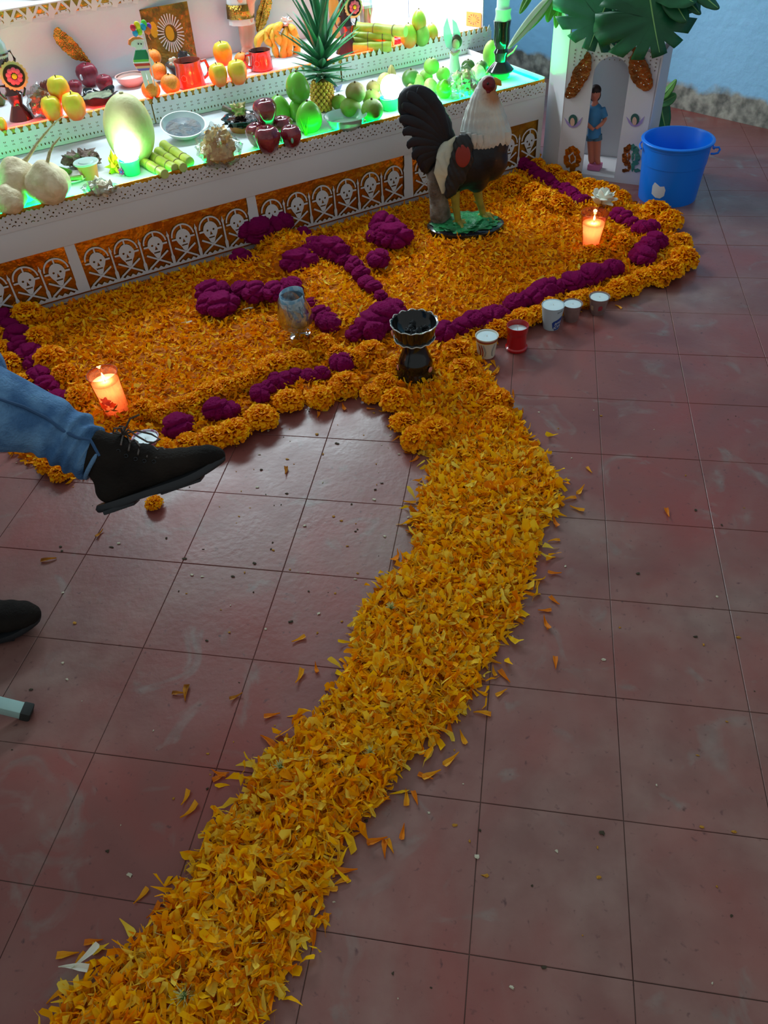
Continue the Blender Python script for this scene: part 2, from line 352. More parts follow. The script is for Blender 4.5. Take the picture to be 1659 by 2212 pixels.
for q, (a0, a1) in enumerate(fix):
    n = max(1, round((a1 - a0) / .0295)); u = (a1 - a0) / n; g = G()
    off = .005 if q in (1, 3) else .011
    for i in range(n): cell2(g, a0 + i * u, u, D1 - off, Z1 + .002, LIP2 - Z1 - .002)
    g.build('pierced_card_edge', paper, ALT, smooth=False)
# hanging cut paper of the top tier
zb = inplane(90, 45, AW(0, D2 - .01, 0), AX)[1]; a0 = inplane(-40, 45, AW(0, D2 - .01, 0), AX)[0]
g = G(); u = .088; ztop = Z3; zlow = zb
tierbox(-1.75, A3, D2 - .004, D2 - .001, zlow + .012, ztop).build('foil_backing', goldd, ALT)
a = -1.75
while a < A3 - .01:
    h = ztop - zlow; e = min(u, A3 - a)
    out = [(0, 0), (e * .5, -.006), (e, 0), (e, h), (0, h)]; s = h
    H = [[(e * .5, s * .88), (e * .74, s * .40), (e * .26, s * .40)], [(e * .03, s * .93), (e * .38, s * .93), (e * .16, s * .48)], [(e * .97, s * .93), (e * .62, s * .93), (e * .84, s * .48)],
         arcband(e * .3, s * .28, e * .07, e * .11, .2, 4.2, 8), arcband(e * .7, s * .28, e * .07, e * .11, -1.1, 2.9, 8), [(e * .04, s * .12), (e * .12, s * .12), (e * .08, s * .24)], ell(e * .5, s * .12, .003, .003, 6)]
    g.cut([out] + H, .0012, T(a, D2 - .007, zlow)); a += u
g.build('hanging_cut_paper', paper, ALT, smooth=False)
# skull paper along the foot: each skull motif is a piece of its own
def skull_mesh(u, h):
    g = G(); c = u / 2; sz = h * .52; r = u * .27
    head = []
    for i in range(20):
        t = 2 * PI * i / 20; x, z = math.cos(t), math.sin(t)
        k = 1 if z > -.1 else 1 - .42 * min(1, (-z - .1) / .5)
        head.append((c + r * x * k, sz + (h * .2) * (z if z > 0 else z * 1.35)))
    eyes = [ell(c - r * .42, sz + h * .02, r * .15, r * .15, 8), ell(c + r * .42, sz + h * .02, r * .15, r * .15, 8), [(c - r * .2, sz - h * .085), (c + r * .2, sz - h * .085), (c, sz - h * .0)]]
    m = []
    for i in range(9): m.append((c + r * (-.42 + .105 * i), sz - h * .135 - (h * .012 if 0 < i < 8 else 0) - (h * .014 if i % 2 else 0)))
    m += [(c + r * .44, sz - h * .118)] + [(c + r * (.32 - .105 * i), sz - h * .128 + (h * .008 if i % 2 else 0)) for i in range(7)] + [(c - r * .44, sz - h * .118)]
    g.cut([head] + eyes + [m], .0012)
    g.cut([arcband(c, sz + h * .05, u * .37, u * .42, .05, PI - .05, 14, 1.05)], .0011, T(0, .0001, 0))      # arch over the skull
    g.cut([bar(c, sz + h * .17, c, sz + h * .31, u * .05)], .0010)
    g.cut([bar(c - u * .42, sz + h * .01, c - r * .9, sz + h * .01, h * .035)], .001); g.cut([bar(c + r * .9, sz + h * .01, c + u * .42, sz + h * .01, h * .035)], .001)
    # candle shaped column between skulls
    col = [(u * .955, 0), (u * 1.045, 0), (u * 1.06, h * .2), (u * 1.03, h * .25), (u * 1.025, h * .62), (u * 1.05, h * .66), (u * 1.02, h * .7), (u, h * .76), (u * .98, h * .7), (u * .95, h * .66), (u * .975, h * .62), (u * .97, h * .25), (u * .94, h * .2)]
    g.cut([col], .0013, T(0, -.0002, 0))
    g.cut([bar(u * .12, h * .08, u * .88, h * .36, h * .035)], .001, T(0, .0003, 0)); g.cut([bar(u * .12, h * .36, u * .88, h * .08, h * .035)], .001, T(0, .0006, 0))
    z = [(0, 0), (u, 0)] + [(u - i * u / 10, h * (.035 if i % 2 == 0 else .085)) for i in range(11)]; g.cut([z], .0009)
    return g
bounds = [-1.46, -.785, -.10, .59, 1.278]; H = .178; SKM = None; U = (bounds[1] - bounds[0] - .042) / 6
tmpl = skull_mesh(U, H)
for k in range(4):
    st = bounds[k] + .038; un = (bounds[k + 1] - st) / 6
    G().cut([[(bounds[k] - .004, 0), (bounds[k] + .036, 0), (bounds[k] + .034, H), (bounds[k] - .002, H)]], .0014).build('card_divider', paper, ALT, smooth=False, loc=(0, -.0066, .028))
    for i in range(6):
        if SKM is None: o = tmpl.build('paper_skull', paper, ALT, smooth=False); SKM = o.data
        else: o = bpy.data.objects.new('paper_skull', SKM); COL.objects.link(o); o.parent = ALT
        o.location = (st + i * un, -.0068, .028)
G().cut([[(1.262, 0), (1.285, 0), (1.285, H), (1.262, H)]], .0014).build('card_divider', paper, ALT, smooth=False, loc=(0, -.008, .028))
# light strips glued inside the two lips
def strip(name, a0, a1, b, z, col, st, lbl):
    m = mat(name, col, .4, emit=st, ecol=col); o = G().box(((a0 + a1) / 2, b, z), (a1 - a0, .005, .009)).build(name, m, ALT, smooth=False); o['label'] = lbl; return o
GREEN_E, RED_E = 34, 75
for a0_, a1_, e_ in ((-1.6, -.66, 170), (-.655, .60, 40), (.605, AR - .03, 190)):
    m_ = mat('green_light_strip_%d' % e_, (0, 255, 110), .4, emit=e_, ecol=(0, 255, 110)); g = G()
    g.box(((a0_ + a1_) / 2, .012, LIP1 - .012), (a1_ - a0_, .005, .009)); g.build('green_light_strip', m_, ALT, smooth=False)['label'] = 'green glowing light strip behind the lowest lip'
g = G(); g.box((AR - .012, .20, LIP1 - .012), (.005, .34, .009)); g.build('green_light_strip', MATS['green_light_strip_190'], ALT, smooth=False)['label'] = 'green glowing light strip along the right end'
strip('red_light_strip', -1.6, .98, D1 + .014, LIP2 - .010, (255, 24, 10), RED_E, 'red glowing light strip behind the middle lip')
# ================================================================ PETALS AND FLOWERS
def field(x, y): return mnoise.noise(Vector((x * 9, y * 9, 0))) * .5 + mnoise.noise(Vector((x * 23, y * 23, 4))) * .25
outline_px = [(-150, 690), (-110, 900), (60, 1000), (150, 1035), (350, 965), (470, 940), (590, 890), (700, 868), (795, 850), (880, 900), (1040, 800), (1060, 742), (1150, 700), (1310, 652), (1450, 596), (1478, 560), (1465, 500), (1400, 450), (1330, 415), (1225, 385), (1150, 325)]
outl = [at(x, y, .01) for x, y in outline_px]; outl.append(AW(1.27, -.012, 0)); outl.append(AW(-1.6, -.012, 0))
outl = [(p.x, p.y) for p in outl]
def inside(poly, x, y):
    c = False; n = len(poly); j = n - 1
    for i in range(n):
        xi, yi = poly[i]; xj, yj = poly[j]
        if (yi > y) != (yj > y) and x < (xj - xi) * (y - yi) / (yj - yi) + xi: c = not c
        j = i
    return c
def edged(poly, x, y):
    d = 9; n = len(poly)
    for i in range(n):
        ax, ay = poly[i]; bx, by = poly[(i + 1) % n]; L = (bx - ax) ** 2 + (by - ay) ** 2; t = max(0, min(1, ((x - ax) * (bx - ax) + (y - ay) * (by - ay)) / L))
        d = min(d, math.hypot(x - ax - t * (bx - ax), y - ay - t * (by - ay)))
    return d
trail_rows = [(800, 850, 1050), (850, 860, 1075), (900, 862, 1110), (950, 885, 1140), (1000, 935, 1180), (1050, 925, 1205), (1100, 905, 1200), (1150, 893, 1160), (1200, 895, 1158), (1250, 850, 1140), (1300, 800, 1125), (1350, 770, 1110), (1400, 770, 1070), (1450, 745, 1045), (1500, 728, 1025), (1550, 690, 985), (1600, 620, 925), (1650, 560, 870), (1700, 535, 838), (1750, 515, 800), (1800, 452, 755), (1850, 435, 720), (1900, 400, 705), (1950, 368, 680), (2000, 330, 660), (2050, 275, 650), (2100, 215, 625), (2150, 160, 595), (2212, 125, 570), (2300, 70, 520), (2400, 20, 470)]
tr = [(at(l, y), at(r_, y)) for y, l, r_ in trail_rows]
tpoly = [(a.x, a.y) for a, b in tr] + [(b.x, b.y) for a, b in tr[::-1]]
cross_segs = [((600, 505), (760, 690), .075), ((505, 590), (800, 520), .055)]
csw = [(at(*a, .04), at(*b, .04), w) for a, b, w in cross_segs]
def segd(x, y, a, b):
    L = (b.x - a.x) ** 2 + (b.y - a.y) ** 2; t = max(0, min(1, ((x - a.x) * (b.x - a.x) + (y - a.y) * (b.y - a.y)) / L)); return math.hypot(x - a.x - t * (b.x - a.x), y - a.y - t * (b.y - a.y))
def hcarpet(x, y):
    e = edged(outl, x, y); h = min(1, e / .06) * .024 + field(x, y) * .008 * min(1, e / .04)
    for a, b, w in csw:
        d = segd(x, y, a, b)
        if d < w * 1.5: h += .045 * max(0, 1 - (d / (w * 1.5)) ** 2)
    return max(.002, h)
def htrail(x, y):
    e = edged(tpoly, x, y); return max(.001, min(1, e / .09) * (.021 + .016 * field(x * 1.3, y * 1.3)))
def petal_tpl(n=4, ruf=.0):
    v = []; rows = [(0, .08), (.32, .42), (.72, .95), (1, .98)]
    for t, w in rows: v += [(t, -w / 2, 0), (t - (.09 if t == 1 else 0), 0, -.16 * w), (t, w / 2, 0)]
    v.append((1.03, .2, .04)); f = []
    for j in range(3):
        for i in range(2): k = j * 3 + i; f.append((k, k + 3, k + 4, k + 1))
    f.append((9, 12, 10)); f.append((10, 12, 11))
    return np.array(v), f
PV, PF = petal_tpl()
def petal_field(name, P, Lr, Wr, mat_, tones, tiltmax, parent=None, bed=None, lbl=None, cat=None, kind='stuff'):
    n = len(P); P = np.array(P); L = NR.uniform(*Lr, n); Wd = L * NR.uniform(*Wr, n); yaw = NR.uniform(0, 2 * PI, n); tilt = NR.normal(0, tiltmax, n); roll = NR.normal(0, .8, n); curl = NR.normal(.5, .9, n); twist = NR.normal(0, .7, n)
    t = PV[None, :, 0].repeat(n, 0); w = PV[None, :, 1].repeat(n, 0); z = PV[None, :, 2].repeat(n, 0)
    w = w * (1 + NR.uniform(-.25, .25, w.shape)); t = t + NR.uniform(-.04, .04, t.shape) * (t > .5)
    x = t * L[:, None]; y = w * Wd[:, None]; zz = z * Wd[:, None] + curl[:, None] * (t - .5) ** 2 * L[:, None] * .9
    y = y + (NR.normal(0, .2, n)[:, None]) * t * t * L[:, None]
    a = roll[:, None] + twist[:, None] * (t - .5) * 2; y, zz = y * np.cos(a) - zz * np.sin(a), y * np.sin(a) + zz * np.cos(a)
    x = x - L[:, None] * .5; b = tilt[:, None]; x, zz = x * np.cos(b) - zz * np.sin(b), x * np.sin(b) + zz * np.cos(b)
    c = yaw[:, None]; X = x * np.cos(c) - y * np.sin(c) + P[:, 0:1]; Y = x * np.sin(c) + y * np.cos(c) + P[:, 1:2]; Z = zz + P[:, 2:3]
    low = Z.min(1, keepdims=True); Z = Z + np.maximum(0, .0006 - low)
    V = np.stack([X, Y, Z], 2).reshape(-1, 3); m = len(PV)
    F4 = np.array([q for q in PF if len(q) == 4]); F3 = np.array([q for q in PF if len(q) == 3]); off = (np.arange(n) * m)[:, None, None]
    F = [tuple(q) for q in (F4[None] + off).reshape(-1, 4).tolist()] + [tuple(q) for q in (F3[None] + off).reshape(-1, 3).tolist()]
    tone = np.clip(NR.normal(tones[0], tones[1], n), 0, 1)
    if len(tones) > 2: tone = np.clip(tone + tones[2](P), 0, 1)
    tv_ = tone[:, None].repeat(m, 1); tv_ = np.clip(tv_ + (PV[None, :, 0] - .5) * .1, 0, 1).ravel()
    V = V.tolist(); tv_ = tv_.tolist()
    if bed: k = len(V); V += bed[0]; F += [tuple(i + k for i in q) for q in bed[1]]; tv_ += [.12] * len(bed[0])
    me = bpy.data.meshes.new(name); me.from_pydata(V, [], F); at_ = me.attributes.new('tone', 'FLOAT', 'POINT'); at_.data.foreach_set('value', tv_); me.materials.append(mat_)
    me.polygons.foreach_set('use_smooth', [True] * len(me.polygons)); me.update()
    o = bpy.data.objects.new(name, me); COL.objects.link(o); o.parent = parent
    if lbl: tag(o, lbl, cat)
    if kind: o['kind'] = kind
    return o
def bed_grid(poly, hf, step=.02, sink=.006):
    xs = [p[0] for p in poly]; ys = [p[1] for p in poly]; x0, y0 = min(xs), min(ys); nx, ny = int((max(xs) - x0) / step) + 2, int((max(ys) - y0) / step) + 2
    idx = {}; V = []; F = []
    def vi(i, j):
        if (i, j) not in idx: x, y = x0 + i * step, y0 + j * step; idx[i, j] = len(V); V.append((x, y, max(.0005, hf(x, y) - sink)))
        return idx[i, j]
    for i in range(nx):
        for j in range(ny):
            if inside(poly, x0 + (i + .5) * step, y0 + (j + .5) * step) and edged(poly, x0 + (i + .5) * step, y0 + (j + .5) * step) > .012: F.append((vi(i, j), vi(i + 1, j), vi(i + 1, j + 1), vi(i, j + 1)))
    return V, F
MG = tonemat('marigold_petal', [(0, (160, 84, 0)), (.25, (242, 138, 0)), (.5, (255, 178, 0)), (.75, (255, 204, 10)), (1, (248, 222, 84))])
def scatter(poly, n, hf, edge_soft=0, zr=(-.003, .006)):
    xs = [p[0] for p in poly]; ys = [p[1] for p in poly]; out = []
    while len(out) < n:
        x, y = R.uniform(min(xs) - .02, max(xs) + .02), R.uniform(min(ys) - .02, max(ys) + .02)
        if not inside(poly, x, y):
            if edge_soft and R.random() < edge_soft and edged(poly, x, y) < abs(R.gauss(0, .022)): out.append((x, y, .003))
            continue
        out.append((x, y, hf(x, y) + R.uniform(*zr)))
    return out
petal_field('petal_carpet', scatter(outl, 24000, hcarpet), (.020, .036), (.22, .42), MG, (.46, .2), .38, bed=bed_grid(outl, hcarpet), lbl='thick carpet of loose orange marigold petals spread in front of the altar', cat='petals')
def tshift(P): return np.where(P[:, 1] < .25, .08, -.03)
petal_field('petal_trail', scatter(tpoly, 12500, htrail, .14, (-.004, .012)), (.024, .044), (.20, .46), MG, (.58, .22, tshift), .5, bed=bed_grid(tpoly, htrail), lbl='winding trail of loose golden marigold petals running across the red floor', cat='petals')
petal_field('stamen_threads', scatter(tpoly, 1500, lambda x, y: htrail(x, y) + .008), (.014, .026), (.04, .06), tonemat('pale_thread', [(0, (150, 160, 70)), (1, (226, 216, 150))], .6, .2), (.5, .3), .5, lbl='thin pale threads mixed through the golden petal trail', cat='petals')
# ---- loose single petals away from the pile
def one_petal(v):
    L = .034; g = G(); V = []; s = [(.0, .08), (.25, .3), (.5, .6), (.75, .95), (1, .95)]; cu = (.5, -.4, 1.1)[v]; sd = (.1, -.25, .3)[v]
    for t, w in s:
        for k in (-1, 0, 1): V.append((L * (t - .5), k * w * L * .17 + sd * t * t * L * .5, .003 + cu * (t - .5) ** 2 * L * .6 + (0 if k else -.0015) + abs(k) * .002))
    V.append((L * .54, L * .04, .004)); F = [(j * 3 + i, j * 3 + i + 3, j * 3 + i + 4, j * 3 + i + 1) for j in range(4) for i in range(2)] + [(12, 15, 13), (13, 15, 14)]
    zmin = min(p[2] for p in V); V = [(p[0], p[1], p[2] - zmin + .0005) for p in V]; g.add(V, F); return g
pm = [mat('petal_' + n, c, .6, col2=c2, nscale=60, transl=.25) for n, c, c2 in (('orange', (236, 140, 10), (214, 112, 6)), ('gold', (242, 176, 24), (232, 150, 14)), ('dry', (196, 128, 20), (140, 84, 20)))]
PT = {}
loose = [(1275, 1015), (1252, 1062), (1245, 1102), (1228, 1080), (1206, 1086), (1195, 1130), (1168, 1112), (1197, 1170), (1199, 1240), (1178, 1348), (1200, 1300), (1178, 1322), (1443, 1113), (1202, 1436), (897, 998), (868, 948), (885, 1085), (905, 1062), (680, 1442), (650, 1466), (388, 1498), (402, 1499), (512, 1504), (645, 1382), (618, 1022), (217, 1153), (107, 1212), (580, 1598), (640, 1558), (652, 1556), (590, 1546), (685, 1545), (473, 1672), (402, 1728), (410, 1756), (305, 1940), (336, 1972), (205, 2032), (170, 2075), (150, 2062), (975, 1640), (1000, 1592), (970, 1568), (935, 1672), (918, 1678), (900, 1728), (880, 1722), (868, 1798), (845, 1830), (815, 1815), (828, 1838), (735, 1875), (720, 1865), (750, 1880), (710, 1920), (690, 1930), (735, 1905), (1065, 1430), (1090, 1462), (1085, 1498), (1065, 1452), (1040, 1540), (1118, 1340), (1150, 1050), (1175, 1040), (1148, 972), (870, 885), (800, 885), (830, 892), (740, 880), (690, 900), (1335, 665), (1065, 790), (1078, 800), (910, 1110), (885, 1150), (880, 1210), (905, 1225), (590, 1625), (1160, 1265), (1140, 1235), (425, 945), (120, 2150), (155, 2170), (480, 1680), (660, 2000), (680, 2030), (700, 1985)]
for k, (x, y) in enumerate(loose):
    P = at(x + R.uniform(-2, 2), y + R.uniform(-2, 2)); c = (R.randrange(3), 2 if (x < 640 and y < 1530) else R.randrange(2)); grp = 'single petals lying loose on the bare floor'
    if c not in PT: o = one_petal(c[0]).build('loose_petal', pm[c[1]]); PT[c] = o.data
    else: o = bpy.data.objects.new('loose_petal', PT[c]); COL.objects.link(o)
    o.location = P; o.rotation_euler = (0, 0, R.uniform(0, 6.3)); s = R.uniform(.75, 1.15); o.scale = (s, s, s)
    tag(o, ('dried brownish' if c[1] == 2 else 'curled golden' if c[1] else 'curled orange') + ' marigold petal lying loose on the bare red floor', 'petal', grp + (', dried' if c[1] == 2 else ', golden' if c[1] else ', orange'))
# ---- marigold heads
def head_mesh(seed):
    r = random.Random(seed); V = []; F = []; tn = []; rad = .036
    rows = [(-.3, 20), (-.1, 22), (.1, 24), (.3, 24), (.5, 22), (.7, 19), (.9, 16), (1.1, 12), (1.3, 8), (1.48, 4)]
    for q, (e0, n) in enumerate(rows):
        for i in range(n):
            a = 2 * PI * (i + r.uniform(-.3, .3)) / n + q; e = e0 + r.uniform(-.12, .12); d = Vector((math.cos(e) * math.cos(a), math.cos(e) * math.sin(a), math.sin(e) * .82))
            s = d.cross(Vector((0, 0, 1))); s = s.normalized() if s.length > .05 else Vector((1, 0, 0)); s = (Matrix.Rotation(r.uniform(-.8, .8), 3, d) @ s); n_ = s.cross(d).normalized()
            R0, R1 = rad * .35, rad * r.uniform(.9, 1.12); w = rad * r.uniform(.10, .19); k = len(V); t0 = r.gauss(.34, .13)
            for t, ww, lift in ((0, .3, 0), (.6, .9, .25), (.9, 1.15, .1), (1, .8, -.2)):
                c = d * (R0 + (R1 - R0) * t) + n_ * lift * rad * .3 + Vector((0, 0, rad * .45))
                for m in (-1, 0, 1): p = c + s * (m * w * ww) + n_ * (abs(m) * .12 * rad * r.uniform(-.5, 1.2)) + d * (r.uniform(-.05, .06) * rad if t > .8 else 0); V.append((p.x, p.y, max(.001, p.z))); tn.append(min(1, max(0, t0 + (t - .6) * .35)))
            for j in range(3):
                for m in range(2): b = k + j * 3 + m; F.append((b, b + 3, b + 4, b + 1))
    g = G(); g.ball((0, 0, rad * .45), (rad * .6, rad * .6, rad * .5), u=10, w=6); k = len(V); V += g.v; F += [tuple(i + k for i in q) for q in g.f]; tn += [.15] * len(g.v)
    me = bpy.data.meshes.new('marigold_head'); me.from_pydata(V, [], F); A = me.attributes.new('tone', 'FLOAT', 'POINT'); A.data.foreach_set('value', tn); me.materials.append(MG); me.update(); return me
HM = [head_mesh(s) for s in range(5)]
ORD = 'first second third fourth fifth sixth seventh eighth ninth tenth eleventh twelfth thirteenth fourteenth fifteenth sixteenth seventeenth eighteenth nineteenth twentieth'.split()
def ordn(i): return ORD[i] if i < 20 else 'twenty-' + ORD[i - 20] if i < 29 else 'thirtieth'
RC = {}
def rowlabel(kind, grp, lbl):
    RC[grp] = RC.get(grp, 0) + 1; return ordn(RC[grp] - 1) + ' ' + kind + ' ' + lbl
def head(px, py, rp, z, lbl, grp):
    P = at(px, py, z + .012); s = rp * mpp(P) / .036; P = at(px, py, z + .02 * s); P.z = z; o = bpy.data.objects.new('marigold_head', R.choice(HM)); COL.objects.link(o); o.location = P; o.scale = (s, s, s * R.uniform(.85, 1.05)); o.rotation_euler = (R.uniform(-.25, .25), R.uniform(-.25, .25), R.uniform(0, 6.3))
    o.location.z += .004 * s; return tag(o, lbl, 'flower', grp)
def run(px, r0, z, lbl, grp, jit=4, step=None):
    """flower heads set side by side along a line of the photograph"""
    for i in range(len(px) - 1):
        (x0, y0), (x1, y1) = px[i], px[i + 1]; n = max(1, round(math.hypot(x1 - x0, y1 - y0) / (step or r0 * 1.55)))
        for k in range(n): t = k / n; head(x0 + (x1 - x0) * t + R.uniform(-jit, jit), y0 + (y1 - y0) * t + R.uniform(-jit, jit), r0 * R.uniform(.88, 1.18), z, rowlabel('marigold head', grp, lbl), grp)
run([(352, 975), (405, 962), (455, 947), (512, 932), (562, 906), (622, 868), (690, 862), (745, 832), (800, 818)], 32, 0, 'from the white cup in the front left outer row', 'marigold heads, outer row front left')
run([(1075, 712), (1130, 692), (1190, 668), (1240, 650), (1262, 644), (1330, 628), (1385, 602), (1450, 585)], 25, 0, 'from the left in the outer row behind the cups', 'marigold heads, outer row front right')
run([(1452, 588), (1478, 560), (1470, 520), (1448, 482), (1412, 462), (1370, 452)], 28, 0, 'going up round the right corner of the carpet', 'marigold heads, right corner')
run([(1345, 428), (1300, 408), (1240, 392), (1190, 372), (1140, 352)], 20, .004, 'from the right in the row before the niche box', 'marigold heads, right outer row')
run([(1310, 505), (1345, 525), (1300, 540), (1240, 560)], 22, .012, 'clockwise inside the right corner beside the right candle', 'marigold heads inside right corner', step=34)
run([(1210, 440), (1150, 420), (1105, 395), (1068, 372)], 24, .014, 'from the right, inside the line behind the rooster', 'marigold heads behind the rooster', step=38)
run([(800, 760), (760, 780), (700, 750), (640, 775), (560, 810), (490, 838), (420, 872), (350, 892), (305, 890), (245, 915)], 29, .012, 'from the right in the front left inner row', 'marigold heads, inner row front left', step=44)
run([(30, 650), (62, 680), (85, 735), (110, 775), (140, 810), (170, 850), (205, 872)], 29, .012, 'from the altar in the left inner row', 'marigold heads, inner row left side', step=42)
run([(-5, 730), (8, 760), (22, 790), (45, 830), (70, 870), (100, 905), (140, 935)], 28, .002, 'from the altar in the left outer row', 'marigold heads, outer row left side', step=40)
run([(860, 870), (870, 915), (900, 945), (935, 930), (945, 965)], 34, .004, 'from the top at the left mouth of the trail', 'marigold heads, left mouth of the trail', step=46)
run([(985, 765), (1000, 800), (1020, 840), (1070, 870), (1075, 905), (1110, 930)], 32, .004, 'from the top at the right mouth of the trail', 'marigold heads, right mouth of the trail', step=40)
run([(800, 845), (830, 830), (855, 795), (820, 800), (790, 770), (740, 745)], 27, .006, 'counted round the cluster left of the black burner', 'marigold heads beside the burner', step=38)
head(102, 1005, 26, 0, 'loose marigold head on the floor under the jeans leg, left of two', None); head(132, 1022, 24, 0, 'loose marigold head on the floor under the jeans leg, right of two', None)
head(335, 1088, 20, 0, 'small orange marigold head on the floor under the raised boot', None)
# ---- magenta cockscomb
CM = mat('cockscomb_velvet', (172, 0, 100), .8, spec=.15, col2=(224, 24, 150), nscale=120, nlo=.42, nhi=.68, bump=1, bscale=240, sheen=.08)
def comb_mesh(seed):
    r = random.Random(seed); bm = bmesh.new(); bmesh.ops.create_icosphere(bm, subdivisions=5, radius=1); sv = Vector((seed * 3.1, seed * 1.7, 0))
    ce = [Vector((r.gauss(0, 1), r.gauss(0, 1), r.gauss(.2, .8))).normalized() for _ in range(11)]
    for v in bm.verts:
        n = v.co.normalized(); ds = sorted((n - c).length for c in ce); k = .74 + .30 * min(1, (ds[1] - ds[0]) * 2.4) ** .5 + .05 * mnoise.noise(n * 6 + sv); k += .07 * mnoise.noise(n * 13 + sv) + .045 * mnoise.noise(n * 34 + sv)
        v.co = n * k; v.co.z = v.co.z * .82 + .55
        if v.co.z < 0: v.co.z *= .15
    me = bpy.data.meshes.new('cockscomb_head'); bm.to_mesh(me); bm.free(); me.materials.append(CM); me.polygons.foreach_set('use_smooth', [True] * len(me.polygons)); return me
KM = [comb_mesh(s) for s in range(5)]
def comb(px, py, rp, z, lbl, grp=None, sx=1, rot=None):
    P = at(px, py, z + .02); s = rp * mpp(P); P = at(px, py, z + s * .55); P.z = z; o = bpy.data.objects.new('cockscomb_head', R.choice(KM)); COL.objects.link(o); o.location = P
    o.scale = (s * sx, s * R.uniform(.9, 1.05), s * R.uniform(.85, 1)); o.rotation_euler = (0, 0, R.uniform(0, 6.3) if rot is None else rot); return tag(o, lbl, 'flower', grp)
def crun(px, r0, z, lbl, grp, step=None, jit=3):
    for i in range(len(px) - 1):
        (x0, y0), (x1, y1) = px[i], px[i + 1]; n = max(1, round(math.hypot(x1 - x0, y1 - y0) / (step or r0 * 1.2)))
        for k in range(n): t = k / n; comb(x0 + (x1 - x0) * t + R.uniform(-jit, jit), y0 + (y1 - y0) * t + R.uniform(-jit, jit), r0 * R.uniform(.95, 1.3), z, rowlabel('magenta clump', grp, lbl), grp)
crun([(2, 665), (20, 705), (48, 745), (72, 785), (100, 835), (125, 860), (150, 880)], 24, .012, 'from the altar in the left side line', 'magenta line, left side')
comb(385, 918, 36, .006, 'magenta cockscomb clump just right of the white cup candle')
crun([(460, 890), (500, 885), (530, 878)], 24, .01, 'from the left in the front left line', 'magenta line, front left')
crun([(560, 850), (600, 822), (640, 815), (690, 805), (722, 795)], 22, .012, 'from the left in the front left line', 'magenta line, front left')
comb(465, 885, 32, .01, 'large magenta cockscomb clump midway along the front left line'); comb(738, 785, 30, .012, 'large magenta cockscomb clump at the right end of the front left line')
crun([(958, 722), (995, 705), (1030, 692), (1075, 678), (1112, 655), (1150, 642), (1195, 620), (1235, 605), (1275, 598), (1320, 580), (1362, 572)], 25, .012, 'from the left in the front right line', 'magenta line, front right')
crun([(1388, 552), (1412, 520), (1400, 535), (1375, 530)], 25, .014, 'at the right corner of the magenta line', 'magenta line, right corner', step=24)
crun([(1405, 492), (1385, 490), (1350, 472), (1318, 458)], 19, .014, 'from the right, beside the lit right candle', 'magenta line, beside right candle')
crun([(1265, 432), (1240, 425), (1218, 408), (1192, 395), (1168, 378), (1142, 362), (1118, 348), (1100, 338)], 14, .014, 'from the right in the line beside the niche box', 'magenta line, niche side')
cross = [(552, 492, 36, 'large magenta clump crowning the petal cross at its top left'), (592, 482, 32, 'magenta clump at the petal cross top, right beside the largest'), (520, 555, 16, 'small magenta clump left of the cross top'), (552, 566, 12, 'tiny magenta clump below the cross top, left side'), (655, 503, 14, 'small magenta clump right of the cross top'),
 (458, 628, 30, 'round magenta clump at the left end of the cross arm, upper'), (480, 655, 32, 'round magenta clump at the left end of the cross arm, lower'), (452, 655, 27, 'leftmost magenta clump of the cross arm'), (520, 625, 22, 'magenta clump on the lower edge of the left cross arm, next to the end'), (550, 632, 25, 'magenta clump in the middle of the left cross arm edge'), (590, 628, 25, 'magenta clump right of the middle on the left cross arm edge'), (630, 618, 19, 'magenta clump behind the brandy glass'),
 (645, 565, 34, 'large magenta clump at the cross centre, left'), (680, 540, 34, 'large magenta clump at the cross centre, middle'), (715, 540, 32, 'large magenta clump at the cross centre, right'), (655, 545, 26, 'magenta clump at the cross centre, back left'), (740, 560, 15, 'small magenta clump just right of the cross centre'),
 (765, 572, 17, 'first magenta clump of the right cross edge'), (778, 590, 16, 'second magenta clump of the right cross edge'), (790, 607, 14, 'third magenta clump of the right cross edge'), (805, 618, 14, 'fourth magenta clump of the right cross edge'), (822, 638, 11, 'fifth magenta clump of the right cross edge'), (840, 652, 10, 'last magenta clump of the right cross edge'),
 (830, 490, 32, 'large magenta clump at the right arm end of the cross, upper'), (850, 508, 34, 'large magenta clump at the right arm end of the cross, right'), (818, 508, 26, 'magenta clump at the right arm end of the cross, left'), (818, 558, 18, 'magenta clump below the right arm end of the cross'), (672, 655, 14, 'small magenta clump right of the brandy glass rim'), (695, 678, 18, 'magenta clump right of the brandy glass, upper'), (710, 698, 26, 'magenta clump right of the brandy glass, lower'),
 (800, 700, 34, 'large magenta clump at the cross foot, left'), (825, 685, 34, 'large magenta clump at the cross foot, middle'), (850, 672, 26, 'magenta clump at the cross foot beside the burner bowl'), (768, 718, 17, 'small magenta clump at the cross foot, far left'), (808, 722, 20, 'magenta clump at the cross foot, front')]
for x, y, rp, l in cross: comb(x, y, rp * (1.35 if rp < 20 else 1.1), .034 if y < 640 else .024, l, sx=1.15)
g = G(); Q = random.Random(5)      # dry crumbs and bits of petal trodden over the floor
for i in range(230):
    x, y = Q.uniform(20, 1640), Q.uniform(880, 2190)
    if Q.random() < .5: x, y = 700 + Q.gauss(0, 260), Q.uniform(880, 1400)
    P = at(x, y); s = Q.uniform(.0012, .0038); g.ball((P.x, P.y, s * .35), (s * Q.uniform(.6, 1.8), s, s * .35), T(), u=6, w=4, amp=1.2, seed=i, mi=Q.randrange(3))
tag(g.build('dry_crumbs', [mat('crumb_dark', (60, 52, 36), .9), mat('crumb_ochre', (170, 120, 30), .8), mat('crumb_pale', (190, 184, 160), .8)]), 'tiny dry crumbs and bits scattered over the bare red floor', 'debris', kind='stuff')
